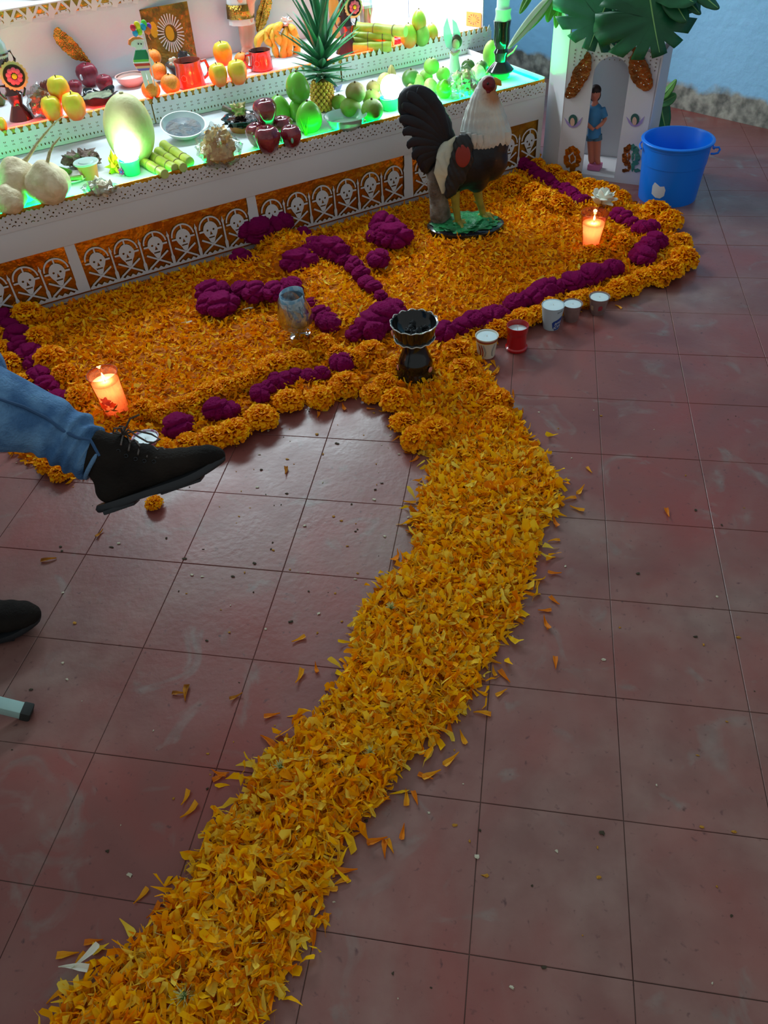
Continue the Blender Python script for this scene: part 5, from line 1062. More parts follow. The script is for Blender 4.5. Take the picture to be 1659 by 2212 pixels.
def vplane(P):
    def f(px, py, dy=0): s, z = inplane(px, py, Vector(P) + BX * dy, AX); return Vector(P) + BX * dy + AX * s + Vector((0, 0, z - P[2]))
    return f
jic = fm('jicama_skin', (240, 226, 186), (216, 200, 156), .6, nscale=2.2, bump=.3, bscale=5); rootm = fm('root_tail', (206, 196, 150), (176, 166, 116), .8)
def root(t, P, r, pts, rad):
    f = vplane(P); W3 = [f(*p) for p in pts]; Mi = (Matrix.Translation(P) @ t.rotation_euler.to_matrix().to_4x4() @ Matrix.Diagonal((*t.scale, 1))).inverted(); g = G(); g.tube(W3, rad, 8); g.v = [tuple(Mi @ Vector(p)) for p in g.v]; g.build('root_tail', rootm, t)
# ---- lowest tier, left to right
t, P, r = fruit('jicama', 42, 392, 48, Z1, 'jicama', 'large pale jicama with a long root tail reaching up left', jic, 'vegetable', rz=0); root(t, P, r, [(50, 352), (62, 338), (80, 310), (98, 288), (112, 272), (138, 248)], [.010, .006, .0045, .0035, .0025, .0015])
t, P, r = fruit('jicama', 104, 397, 46, Z1, 'jicama', 'pale jicama with an upright root tail, right of the largest one', jic, 'vegetable', rz=1); root(t, P, r, [(98, 372), (102, 352), (107, 330), (115, 313), (130, 296)], [.010, .006, .005, .004, .002])
fruit('jicama', 20, 432, 36, Z1, 'jicama', 'small jicama in front at the altar lip, cut hollow side up', jic, 'vegetable', sz=.85); fruit('jicama', -5, 408, 30, Z1, 'jicama', 'jicama cut off by the left edge of the picture', jic, 'vegetable')
P = at(175, 352, Z1 + .02); t = thing('dried_meat_pile', 'crumpled greyish brown leafy piece behind the lime half', 'food', P); mm = fm('dried_brown', (128, 108, 98), (92, 74, 68), .8, nscale=30, bump=.7, bscale=60)
for i, (x, y, rr_) in enumerate(((0, 0, .034), (.035, .01, .028), (-.03, .01, .028), (.01, .03, .03))): G().ball((x, y, rr_ * .3), (rr_ * 1.2, rr_, rr_ * .7), amp=1.1, fr=7, seed=i, u=20, w=12).build('crumpled_leaf', mm, t)
r = .033; P = at(137, 366, Z1 + .020); t = thing('lime_half', 'cut lime half with pale green face, beside the amber sauce cup', 'fruit', P); t.rotation_euler = (math.radians(-38), 0, math.radians(-12))
Mx = Matrix.Identity(4); g = G(); g.ball((0, 0, 0), .031, fn=lambda q: (q.x, q.y, min(q.z, .05))); g.build('peel', fm('lime_skin', (96, 160, 40), (70, 140, 30), .4), t); G().lathe([(.0275, .0015), (.0265, .0024), (0, .0024)], 24).build('flesh', fm('lime_flesh', (196, 226, 140), None, .3, sss=.3), t)
P = at(160, 388, Z1); t = thing('plate', 'small pale plate with a piece of cane on it, beside the jicama', 'plate', P); G().lathe([(.03, 0), (.05, .006), (.058, .012), (.056, .013), (.03, .004), (0, .004)], 32).build('dish', mat('pale_ceramic', (222, 226, 214), .3, coat=.3), t)
P = at(160, 382, Z1 + .02); t = thing('cane_piece', 'short greenish cane piece lying on the small plate', 'food', P); G().tube([(-.04, -.02, -.002), (.03, .0, -.002)], .009, 10).build('stick', fm('cane_old', (150, 150, 84), (110, 120, 60), .5), t); G().tube([(.03, .0, -.002), (.031, .0, -.002)], .0082, 10).build('cut_end', mat('cane_end', (214, 214, 150), .5), t)
clear = mat('clear_plastic', (236, 246, 246), .08, thin=.3)
P = at(196, 384, Z1); H = hup(P, 352); k = mpp(P); t = thing('sauce_cup', 'lidded clear plastic cup of amber sauce', 'cup', P); G().lathe([(17 * k, 0), (22.5 * k, H)], 28).build('sauce', mat('amber_sauce', (196, 110, 62), .2, sss=.2), t); G().lathe([(26 * k, H), (27 * k, H + .003), (26 * k, H + .006), (16 * k, H + .004), (15 * k, H + .007), (0, H + .007)], 28).build('lid', mat('lid_plastic', (196, 226, 222), .15, alpha=.75), t)
bagm = mat('bag_plastic', (236, 242, 240), .16, thin=.2, bump=.6, bscale=40)
def bag(px, py, rx, rz, z0, lbl, cm_, n, cr, seed, top=True, cat='bag'):
    k = .0018
    for _ in range(4): P = at(px, py, z0 + rz * k * .9); k = mpp(P)
    t = thing('plastic_bag', lbl, cat, P); rr = rx * k; rzz = rz * k * 1.1; Q = random.Random(seed)
    g = G(); g.ball((0, 0, 0), (rr, rr * .75, rzz), amp=.45, fr=6, seed=seed, u=24, w=14, fn=lambda q: (q.x * (1 - .45 * max(0, q.z)), q.y * (1 - .45 * max(0, q.z)), max(-.75, q.z) * (1 if q.z < 0 else 1.0))); g.build('film', bagm, t)
    for i in range(n):
        a = Q.uniform(0, 6.3); e = Q.uniform(-.5, .75); d_ = math.sqrt(Q.random()) * .62 * (1 - .4 * max(0, e)); G().ball((d_ * rr * math.cos(a), d_ * rr * .7 * math.sin(a), e * rzz * .75), cr * Q.uniform(.8, 1.2), amp=.8, seed=i, u=10, w=7).build('piece_inside', cm_, t)
    return t
bag(213, 405, 38, 14, Z1, 'clear plastic bag of pale grain at the lip right of the jicamas', fm('pale_grain', (226, 220, 190), None, .6), 12, .016, 4)
# melon
P = at(281, 282, Z1 + .118); k = mpp(P); melon = thing('melon', 'tall pale yellow melon standing behind the glowing bulb', 'melon', P)
rx = 52 * k; rz = .118; P += BX * .012; melon.location = P; melon.rotation_euler = (0, math.radians(3), TH); g = G(); g.ball((0, 0, 0), (rx, rx, rz), u=40, w=28, fn=lambda q: (q.x * (1 + .006 * math.cos(20 * math.atan2(q.y, q.x))), q.y * (1 + .006 * math.cos(20 * math.atan2(q.y, q.x))), q.z)); g.build('rind', fm('melon_rind', (222, 222, 158), (206, 210, 140), .5, nscale=14, bump=.2, bscale=60), melon)
G().lathe([(.008, rz - .003), (.007, rz + .004), (0, rz + .004)], 10).build('stem_scar', rootm, melon)
# glowing lamps in green cups
gcup = mat('green_cup', (20, 200, 140), .25, trans=.2, sss=.4); glow = mat('lamp_glow', (255, 255, 255), .4, emit=11, ecol=(232, 248, 255))
def lamp(px, py, rpx, cx, cy, ctop, lbl, watt):
    P = at(cx, cy, Z1); H = hup(P, ctop); k = mpp(P); t = thing('lamp', lbl, 'lamp', P); G().lathe([(15 * k, 0), (17 * k, .004), (21 * k, H), (19.5 * k, H), (15 * k, .006), (0, .006)], 28).build('cup', gcup, t)
    f = vplane(P); c = f(px, py) - P; G().ball(c, rpx * k, u=24, w=16).build('glowing_globe', glow, t); G().lathe([(10 * k, 0), (11 * k, H), (12 * k, c.z - rpx * k * .8)], 16).build('lamp_neck', mat('lamp_white', (220, 226, 226), .4), t)
    return P, c
def lamp_light(P, c, off, w, col, rad): l = bulb('lamp_light', P + c + Vector(off), w, col, rad); l.data.use_shadow = True
P, c = lamp(274, 322, 26, 287, 376, 344, 'glowing white lamp in a green cup in front of the melon', 2)
P2, c2 = lamp(846, 188, 24, 842, 236, 210, 'glowing white lamp in a green cup just left of the rooster tail', 2)
P = at(250, 372, Z1); t = thing('yellow_pompom', 'small yellow paper pompom left of the green lamp cup', 'decoration', P + Vector((0, 0, .026))); g = G(); g.ball((0, 0, 0), (.016, .016, .026), amp=2.2, fr=9, u=18, w=12); g.build('fringe', mat('yellow_fringe', (226, 220, 30), .7), t); G().tube([(0, 0, -.026), (0, 0, -.02)], .004, 8).build('tie', mat('fringe_tie', (120, 160, 40), .7), t)
P = at(267, 379, Z1); f = vplane(P); t = thing('flower_stick', 'small white stick with a pink and blue flower, left of the green lamp cup', 'decoration', P); G().tube([(0, 0, .0), (f(256, 348, .01) - P)], [.006, .004], 8).build('stick', mat('white_stick', (226, 226, 220), .5), t)
for i in range(5): a = 2 * PI * i / 5; G().ball((.008 * math.cos(a), -.008, .016 + .008 * math.sin(a)), .0045, u=8, w=6).build('flower_petal', mat('pink_bead', (200, 60, 160), .4), t)
G().ball((0, -.011, .016), .004, u=8, w=6).build('flower_centre', mat('blue_bead', (50, 90, 210), .4), t)
# sugar canes low
cane = fm('sugar_cane', (186, 200, 78), (150, 172, 52), .4, nscale=14); cend = mat('cane_cut', (190, 214, 120), .5); node = mat('cane_node', (120, 110, 66), .6)
def canes(px0, py0, px1, py1, rpx, z, lbl, cnt=2, grp=None):
    A = at(px0, py0, z); B = at(px1, py1, z); rr_ = rpx * mpp((A + B) / 2); A.z = B.z = z; t = thing('sugar_cane', lbl, 'sugar cane', A, group=grp); d_ = B - A; n = 9; pts = [d_ * i / n for i in range(n + 1)]; rd = [rr_ * (1.07 if i % (n // cnt) == 0 else .97) for i in range(n + 1)]
    G().tube(pts, rd, 16).build('stalk', cane, t); u_ = d_.normalized(); G().tube([d_ + u_ * .0002, d_ + u_ * .0018], rr_ * .93, 16).build('cut_end', cend, t); G().tube([-u_ * .0018, -u_ * .0002], rr_ * .93, 16).build('cut_end', cend, t)
    for i in range(1, cnt + 1): q = d_ * (i / (cnt + .6)); G().tube([q - u_ * .002, q + u_ * .002], rr_ * 1.06, 16).build('node_ring', node, t)
canes(304, 346, 356, 376, 10, Z1 + .017, 'sugar cane stub nearest the melon, front of four'); canes(323, 336, 378, 364, 10, Z1 + .017, 'second sugar cane stub from the melon'); canes(342, 328, 396, 362, 10, Z1 + .017, 'third sugar cane stub from the melon'); canes(354, 314, 410, 350, 10.5, Z1 + .024, 'sugar cane stub farthest right of the four, raised a little')
# bowl under film
P = at(400, 296, Z1); H = hup(P, 272); k = mpp(P); bowlm = mat('white_ceramic', (224, 228, 226), .25, coat=.4); t = thing('bowl', 'white bowl of brown stew wrapped in clear film', 'bowl', P + Vector((0, 0, .012))); t.rotation_euler = (math.radians(16), 0, TH)
G().lathe([(22 * k, 0), (24 * k, .003), (36 * k, H * .35), (46 * k, H * .9), (48 * k, H), (45.5 * k, H), (43 * k, H * .85), (30 * k, H * .3), (0, H * .2)], 44).build('bowl_body', bowlm, t)
G().lathe([(40 * k, H * .6), (30 * k, H * .66), (0, H * .66)], 32, wob=.02).build('stew', fm('brown_stew', (150, 104, 84), (84, 66, 76), .35, nscale=28, nlo=.42, nhi=.6, bump=.8, bscale=40), t); g = G(); g.lathe([(46 * k, H * .99), (24 * k, H * .95), (0, H * .92)], 40, cap=False); g.build('film', clear, t)
candy = fm('amber_sweet', (244, 204, 130), (232, 176, 96), .4); bag(470, 318, 50, 40, Z1, 'crinkled clear bag of amber sweets at the lip right of the canes', candy, 34, .020, 9)
terra = fm('terracotta', (196, 106, 66), (172, 88, 54), .6); dgl = mat('dark_green_glaze', (22, 44, 40), .15, coat=.7)
P = at(527, 280, Z1); H = hup(P, 252); k = mpp(P); t = thing('clay_pot', 'terracotta pot with dark green glazed rim holding black mole', 'pot', P); G().lathe([(26 * k, 0), (30 * k, H * .3), (33 * k, H * .6)], 36, cap=True).build('foot', terra, t)
G().lathe([(33 * k, H * .58), (37 * k, H * .8), (43 * k, H), (40 * k, H * 1.02), (34 * k, H * .8), (0, H * .7)], 44, wob=.05, wn=7).build('rim', dgl, t); G().ball((0, 0, H * .74), (34 * k, 34 * k, .014), amp=.9, fr=8, u=24, w=12).build('mole', fm('dark_mole', (30, 20, 20), (52, 34, 32), .2, nscale=30, bump=.9, bscale=70), t)
t = thing('dried_flower', 'pale dried rose and twig laid on the rim of the clay pot', 'flower', P + Vector((-.030, -.0, H + .026))); G().ball((.02, 0, 0), (.024, .02, .018), amp=1.4, fr=7, u=20, w=12).build('rose', fm('straw_rose', (206, 190, 140), (170, 150, 100), .8, nscale=40), t); G().tube([(-.04, 0, .006), (-.01, -.004, -.004), (.01, -.006, -.016)], [.012, .009, .006], 8).build('twig', mm, t)
ra = fm('wine_apple', (110, 22, 38), (148, 56, 66), .15, nscale=1.5, coat=.6)
fruit('red_apple', 556, 292, 24, Z1, 'red_apple', 'wine red apple at the left foot of the apple pile', ra); fruit('red_apple', 610, 278, 24, Z1, 'red_apple', 'wine red apple at the back of the apple pile', ra); fruit('red_apple', 578, 303, 28, Z1, 'red_apple', 'wine red apple at the front of the apple pile by the lip', ra); fruit('red_apple', 629, 296, 23, Z1, 'red_apple', 'wine red apple with a sticker at the right of the pile', ra, sticker=(-70, .0, (120, 210, 170)), rz=0); fruit('red_apple', 574, 244, 26, Z1 + .062, 'red_apple', 'wine red apple crowning the apple pile', ra, sz=1.05)
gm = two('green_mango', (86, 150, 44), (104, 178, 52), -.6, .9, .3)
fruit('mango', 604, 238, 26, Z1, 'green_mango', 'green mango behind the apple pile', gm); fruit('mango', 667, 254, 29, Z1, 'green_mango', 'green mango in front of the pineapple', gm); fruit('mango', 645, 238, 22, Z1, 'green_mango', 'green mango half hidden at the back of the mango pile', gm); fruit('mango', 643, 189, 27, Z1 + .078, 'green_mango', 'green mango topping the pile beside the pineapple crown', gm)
P = at(733, 196, Z1); f = vplane(P); t = thing('paper_butterfly', 'small lilac paper butterfly shape standing right of the pineapple', 'decoration', P); q_ = [f(*p) - P for p in ((722, 190), (730, 186), (740, 181), (736, 192), (731, 200), (726, 197))]; G().cut([[(p.dot(AX), p.z) for p in q_]], .001, frame(Vector((0, 0, 0)), AX, BX, Vector((0, 0, 1)))).build('paper_wing', mat('lilac_paper', (170, 150, 214), .7), t, smooth=False); q_ = [f(*p) - P for p in ((719, 178), (724, 176), (727, 186), (722, 196), (718, 192))]; G().cut([[(p.dot(AX), p.z) for p in q_]], .001, frame(Vector((0, 0, 0)), AX, BX, Vector((0, 0, 1)))).build('paper_wing', mat('plum_paper', (96, 70, 96), .7), t, smooth=False)
# pineapple
P = at(697, 238, Z1); H = hup(P, 172); k = mpp(P); PA = thing('pineapple', 'pineapple with a tall spiky green crown', 'pineapple', P); PA.rotation_euler = (math.radians(-6), math.radians(3), 0)
skn = fm('pineapple_eye', (222, 176, 66), (196, 150, 50), .5, nscale=40); skn2 = mat('pineapple_groove', (120, 92, 40), .8); RR = 25 * k
prf = lambda h: RR * (1 - .9 * abs(h - .5) ** 2.6 * 2.2)
G().lathe([(prf(h) * .93 if 0 < h < 1 else prf(h) * .5, h * H) for h in [i / 10 for i in range(11)]], 24).build('flesh_body', skn2, PA); EY = None
for j in range(9):
    h = (j + .6) / 9.6
    for i in range(13):
        a = 2 * PI * (i + .5 * (j % 2)) / 13; rr_ = prf(h) * .93
        if EY is None: o = G().lathe([(.0075, -.002), (.0065, .0028), (.002, .005), (.0008, .0075), (0, .0078)], 6).build('eye', skn, PA, smooth=False); EY = o.data
        else: o = bpy.data.objects.new('eye', EY); COL.objects.link(o); o.parent = PA
        o.rotation_euler = (0, PI / 2, a); o.location = (rr_ * math.cos(a), rr_ * math.sin(a), h * H); s_ = RR / .046; o.scale = (s_ * 1.1, s_ * 1.1, s_)
cl = fm('crown_leaf', (52, 124, 88), (88, 164, 112), .4, nscale=3, transl=.1); f = vplane(P); inv = Matrix.Translation(P) @ PA.rotation_euler.to_matrix().to_4x4(); inv = inv.inverted(); crn = P + Vector((0, 0, H))
Q = random.Random(3); HT = hup(P, 5) - H
for ring, (n, e0, ln) in enumerate(((9, -5, .36), (10, 12, .42), (10, 28, .5), (9, 44, .66), (8, 58, .82), (7, 70, .95), (5, 80, 1.02), (3, 86, 1.05))):
    for i in range(n):
        a = 2 * PI * (i + Q.uniform(-.25, .25)) / n + ring * .7; e = math.radians(e0 + Q.uniform(-6, 6)); L_ = HT * ln * Q.uniform(.85, 1.05); z0 = H + .008 + ring * HT * .05; w = .026 if ring < 2 else .036
        d_ = Vector((math.cos(a) * math.cos(e), math.sin(a) * math.cos(e), math.sin(e))); s_ = Vector((-math.sin(a), math.cos(a), 0)); nrm = s_.cross(d_); V = []; F_ = []
        for q_ in range(6):
            tt = q_ / 5; ww = w * (1 - tt ** 1.8) * (1 + .1 * math.sin(tt * PI)) / 2 + .0004; c_ = Vector((0, 0, z0)) + d_ * (L_ * tt) + Vector((math.cos(a), math.sin(a), -.1)) * (L_ * .16 * tt * tt) + d_ * .008
            V += [(c_ - s_ * ww + nrm * (-ww * .5))[:], c_[:], (c_ + s_ * ww + nrm * (-ww * .5))[:]]
        for q_ in range(5):
            for m_ in range(2): b_ = q_ * 3 + m_; F_.append((b_, b_ + 3, b_ + 4, b_ + 1))
        G().add(V, F_).build('crown_leaf', cl, PA, solid=.0008)
P = at(661, 292, Z1); t = thing('tissue_tuft', 'small lime green paper tuft at the lip between apple and mango', 'decoration', P); g = G()
for i in range(9): a = 2 * PI * i / 9; g.cut([[(-.006, 0), (.006, 0), (.002, .045 + .012 * (i % 3))]], .0008, Rm('Z', math.degrees(a)) @ Rm('X', 16 + 10 * (i % 2)))
g.build('paper_fringe', mat('lime_paper', (150, 220, 40), .7, transl=.3), t, smooth=False)
P = at(748, 275, Z1); H = hup(P, 262) + .02; k = mpp(P); t = thing('dish', 'shallow clear plastic dish at the lip in front of the green oranges', 'dish', P); G().lathe([(30 * k, 0), (32 * k, .003), (45 * k, H), (47 * k, H + .002), (44 * k, H + .001), (30 * k, .004), (0, .004)], 40).build('dish_body', mat('milky_plastic', (200, 236, 226), .15, trans=.6, sss=.1), t); G().lathe([(32 * k, .0045), (36 * k, H * .35), (0, H * .35)], 32).build('contents', mat('clear_jelly', (190, 200, 196), .1, alpha=.55), t)
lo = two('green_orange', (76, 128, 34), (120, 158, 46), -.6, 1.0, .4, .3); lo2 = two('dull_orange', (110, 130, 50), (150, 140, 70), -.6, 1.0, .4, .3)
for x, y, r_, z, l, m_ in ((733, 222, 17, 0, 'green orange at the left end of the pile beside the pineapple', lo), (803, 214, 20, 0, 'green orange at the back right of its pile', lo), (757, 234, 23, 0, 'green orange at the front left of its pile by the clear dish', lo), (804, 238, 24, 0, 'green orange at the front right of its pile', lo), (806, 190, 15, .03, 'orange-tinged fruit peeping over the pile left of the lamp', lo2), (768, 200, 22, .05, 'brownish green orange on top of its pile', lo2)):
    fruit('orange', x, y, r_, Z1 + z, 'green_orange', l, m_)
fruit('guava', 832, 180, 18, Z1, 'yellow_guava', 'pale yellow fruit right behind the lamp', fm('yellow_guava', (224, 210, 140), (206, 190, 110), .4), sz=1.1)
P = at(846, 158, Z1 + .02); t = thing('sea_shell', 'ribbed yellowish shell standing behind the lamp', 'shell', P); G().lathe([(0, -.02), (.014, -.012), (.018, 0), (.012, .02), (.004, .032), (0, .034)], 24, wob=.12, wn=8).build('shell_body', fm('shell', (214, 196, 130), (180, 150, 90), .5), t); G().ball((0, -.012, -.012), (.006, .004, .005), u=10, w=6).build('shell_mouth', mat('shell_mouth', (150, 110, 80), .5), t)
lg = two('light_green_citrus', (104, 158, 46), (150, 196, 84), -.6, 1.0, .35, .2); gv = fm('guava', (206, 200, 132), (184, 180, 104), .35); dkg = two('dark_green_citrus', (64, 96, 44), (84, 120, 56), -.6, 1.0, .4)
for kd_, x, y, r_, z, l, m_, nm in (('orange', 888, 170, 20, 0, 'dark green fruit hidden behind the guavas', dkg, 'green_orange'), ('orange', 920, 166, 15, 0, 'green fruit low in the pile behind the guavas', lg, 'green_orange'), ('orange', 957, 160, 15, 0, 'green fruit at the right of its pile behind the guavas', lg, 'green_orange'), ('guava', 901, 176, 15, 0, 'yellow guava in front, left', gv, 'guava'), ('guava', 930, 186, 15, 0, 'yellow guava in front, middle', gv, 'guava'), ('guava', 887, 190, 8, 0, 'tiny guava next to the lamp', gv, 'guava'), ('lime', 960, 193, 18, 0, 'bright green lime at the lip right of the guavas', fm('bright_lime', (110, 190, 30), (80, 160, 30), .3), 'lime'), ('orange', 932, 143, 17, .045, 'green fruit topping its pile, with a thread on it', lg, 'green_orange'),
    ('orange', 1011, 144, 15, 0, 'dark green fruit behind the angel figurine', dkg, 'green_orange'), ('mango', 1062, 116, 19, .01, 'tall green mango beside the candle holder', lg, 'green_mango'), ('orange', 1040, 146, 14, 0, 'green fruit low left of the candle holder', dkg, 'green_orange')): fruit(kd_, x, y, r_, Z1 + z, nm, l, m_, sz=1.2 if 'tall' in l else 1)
bag(1000, 182, 36, 30, Z1, 'clear plastic bag of cream garlic heads behind the rooster neck', fm('garlic_cream', (216, 204, 160), (196, 184, 134), .6), 14, .018, 15)
t, P, r = fruit('jicama', 1032, 158, 16, Z1, 'onion', 'round pale onion with a long green stalk leaning right', jic, 'vegetable', rz=0); root(t, P, r, [(1036, 156), (1050, 160), (1064, 148), (1085, 128), (1108, 112), (1117, 98)], [.008, .006, .005, .004, .003, .002])
# angel figurine
P = at(981, 158, Z1); f = vplane(P); t = thing('angel_figurine', 'small angel figurine in white with tall pale wings and brown hair', 'figurine', P); L3 = lambda x, y, d_=0: f(x, y, d_) - P; k = mpp(P)
G().lathe([(14 * k, 0), (13 * k, .02), (9 * k, .06), (9 * k, L3(981, 112).z), (4 * k, L3(981, 103).z)], 20, wob=.05, wn=8).build('gown', mat('angel_white', (216, 222, 220), .5), t); G().ball(L3(985, 95), (8 * k, 8 * k, 10 * k)).build('head', skin_m, t); G().ball(L3(986, 90, .008), (12 * k, 9 * k, 13 * k)).build('hair', mat('brown_hair', (74, 48, 40), .6), t)
G().tube([L3(974, 112, -.01), L3(980, 118, -.022), L3(988, 114, -.022), L3(992, 110, -.01)], .0055, 8).build('arms', skin_m, t); pwm = mat('pearl_wing', (190, 206, 226), .25, alpha=.8, spec=.8)
for pts in ([(978, 108), (968, 100), (962, 80), (962, 58), (970, 36), (974, 52), (980, 74), (984, 92)], [(986, 108), (984, 86), (982, 60), (981, 40), (990, 48), (998, 70), (1000, 90), (996, 104)]): q = [L3(x, y, .012) for x, y in pts]; G().cut([[(p.x / AX.x if abs(AX.x) > .1 else 0, p.z) for p in q]], .003, frame(Vector((0, 0, 0)) + BX * .012, AX, BX, Vector((0, 0, 1)))).build('wing', pwm, t)
P = at(1000, 126, Z1 + .03); 
# tall black candle holder with candle at the right
P = at(1080, 168, Z1); f = vplane(P); k = mpp(P); t = thing('candle_holder', 'tall black glazed candle holder on a green base at the altar right end', 'candle holder', P); zz = lambda y: f(1080, y).z - P.z
G().lathe([(20 * k, 0), (22 * k, .004), (19 * k, zz(152)), (17 * k, zz(150))], 28).build('green_base', mat('green_glaze', (16, 140, 80), .2, coat=.5), t)
G().lathe([(28 * k, zz(153)), (29 * k, zz(150)), (20 * k, zz(140)), (12 * k, zz(132)), (13 * k, zz(120)), (16 * k, zz(112)), (12 * k, zz(104)), (15 * k, zz(96)), (17 * k, zz(85)), (16 * k, zz(60)), (18 * k, zz(45)), (16 * k, zz(44)), (0, zz(50))], 32).build('holder_body', glaze, t)
P3 = P + Vector((0, 0, zz(50))); t = thing('taper_candle', 'thick pale taper candle wrapped in paper in the tall black holder', 'candle', P3); G().tube([(0, 0, 0), (0, 0, zz(-60) - zz(50))], 13 * k, 20).build('wax', waxw, t); G().lathe([(15 * k, 0), (17 * k, .012), (15 * k, .03), (16 * k, zz(20) - zz(50)), (14 * k, zz(18) - zz(50))], 24, wob=.05, wn=5).build('paper_wrap', mat('wrap_paper', (206, 226, 214), .6, transl=.2), t)
# ---- middle tier
ap = two('yellow_red_glow_apple', (236, 70, 24), (222, 206, 60), -.6, 1.25, .3); orr = fm('orange_peel', (240, 150, 48), (226, 120, 40), .45, bump=.2, bscale=12); plum = fm('plum_skin', (128, 40, 58), (104, 30, 48), .3, nscale=2)  # apple's own red, deepened at the foot with the red strip's glow
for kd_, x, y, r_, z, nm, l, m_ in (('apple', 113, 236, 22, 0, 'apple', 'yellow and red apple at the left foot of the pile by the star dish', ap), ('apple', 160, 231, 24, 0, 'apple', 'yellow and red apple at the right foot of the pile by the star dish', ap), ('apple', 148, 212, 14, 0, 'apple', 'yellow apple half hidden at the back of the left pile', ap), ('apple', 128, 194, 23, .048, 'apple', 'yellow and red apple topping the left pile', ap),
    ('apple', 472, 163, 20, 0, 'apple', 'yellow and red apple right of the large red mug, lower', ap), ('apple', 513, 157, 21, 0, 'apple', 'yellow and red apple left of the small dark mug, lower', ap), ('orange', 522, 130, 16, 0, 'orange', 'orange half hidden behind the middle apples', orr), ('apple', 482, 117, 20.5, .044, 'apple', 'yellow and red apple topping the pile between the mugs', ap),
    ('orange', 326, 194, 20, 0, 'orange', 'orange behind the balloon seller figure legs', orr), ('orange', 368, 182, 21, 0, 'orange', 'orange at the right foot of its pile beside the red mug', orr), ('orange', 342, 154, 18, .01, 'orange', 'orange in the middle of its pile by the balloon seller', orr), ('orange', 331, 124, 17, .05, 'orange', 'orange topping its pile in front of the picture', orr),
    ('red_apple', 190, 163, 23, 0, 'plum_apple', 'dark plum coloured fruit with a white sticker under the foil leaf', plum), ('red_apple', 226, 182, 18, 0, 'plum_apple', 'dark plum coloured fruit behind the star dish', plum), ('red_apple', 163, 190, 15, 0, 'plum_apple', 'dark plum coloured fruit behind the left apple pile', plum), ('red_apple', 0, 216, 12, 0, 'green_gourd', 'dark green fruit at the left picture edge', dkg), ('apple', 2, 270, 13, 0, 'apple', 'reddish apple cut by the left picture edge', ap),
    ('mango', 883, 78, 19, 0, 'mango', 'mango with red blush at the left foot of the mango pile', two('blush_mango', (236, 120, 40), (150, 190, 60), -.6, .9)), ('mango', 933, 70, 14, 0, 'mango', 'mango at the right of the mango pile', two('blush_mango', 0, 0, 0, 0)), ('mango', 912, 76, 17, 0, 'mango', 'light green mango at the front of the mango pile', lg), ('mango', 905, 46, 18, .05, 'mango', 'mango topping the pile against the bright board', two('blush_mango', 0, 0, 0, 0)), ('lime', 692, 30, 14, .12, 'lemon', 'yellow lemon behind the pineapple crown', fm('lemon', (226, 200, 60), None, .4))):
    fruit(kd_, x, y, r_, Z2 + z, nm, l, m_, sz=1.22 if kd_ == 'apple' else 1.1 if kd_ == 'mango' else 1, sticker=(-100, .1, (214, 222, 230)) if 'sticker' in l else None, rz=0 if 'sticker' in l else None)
foil = mat('gold_leaf_foil', (200, 160, 70), .22, metal=.9, bump=.9, bscale=70, col2=(120, 92, 40), nscale=18)
def foil_leaf(base, pts, z, lbl, dy=0):
    P = at(*base, z); f = vplane(P); t = thing('foil_leaf', lbl, 'decoration', P); q = [f(x, y, dy) - P for x, y in pts]; G().cut([[(p.dot(AX), p.z) for p in q]], .0016, frame(BX * dy, AX, BX, Vector((0, 0, 1)))).build('leaf_blade', foil, t, smooth=False)
    a_, b_ = q[0], q[len(q) // 2]; G().tube([a_ - BX * .003, (a_ + b_) / 2 - BX * .004, b_ - BX * .003], [.0015, .003, .0015], 6).build('leaf_vein', foil, t); return t
foil_leaf((192, 165), jag([(197, 136), (180, 132), (160, 128), (140, 112), (126, 98), (116, 82), (116, 66), (124, 58), (136, 68), (150, 78), (164, 92), (178, 110)], 5, 1.5), Z2, 'gold foil leaf standing above the plum coloured fruit', -.13)
foil_leaf((560, 95), jag([(556, 70), (552, 55), (554, 30), (562, 8), (570, -12), (588, -10), (586, 12), (580, 36), (572, 56), (562, 66)], 5, 1.5), Z2, 'gold foil leaf standing left of the bananas', -.09)
# star dish
P = at(216, 222, Z2); H = hup(P, 202); k = mpp(P); t = thing('star_dish', 'star shaped dark glazed dish of grey green paste', 'dish', P)
def starl(g, prof, seg=50, n=5, amp=.16, rot=.3):
    v = []; f_ = []
    for r_, z, a_ in prof:
        for i in range(seg): a = 2 * PI * i / seg + rot; k_ = 1 + a_ * (math.cos(n * a)); v.append((r_ * k_ * math.cos(a), r_ * k_ * math.sin(a), z + .008 * (a_ > .1) * math.cos(n * a)))
    for j in range(len(prof) - 1):
        for i in range(seg): f_.append((j * seg + i, j * seg + (i + 1) % seg, (j + 1) * seg + (i + 1) % seg, (j + 1) * seg + i))
    f_.append(tuple(range(seg))[::-1]); f_.append(tuple((len(prof) - 1) * seg + i for i in range(seg))); return g.add(v, f_)
starl(G(), [(24 * k, 0, 0), (32 * k, H * .3, .05), (38 * k, H * .9, .14), (42 * k, H, .17), (38 * k, H, .17), (34 * k, H * .75, .12), (20 * k, H * .6, .05)]).build('dish_body', glaze, t); starl(G(), [(33 * k, H * .72, .11), (31 * k, H * .82, .1), (16 * k, H * .86, .05)]).build('paste', fm('grey_green_paste', (140, 150, 120), (96, 104, 84), .6, nscale=30, bump=.5, bscale=60), t)
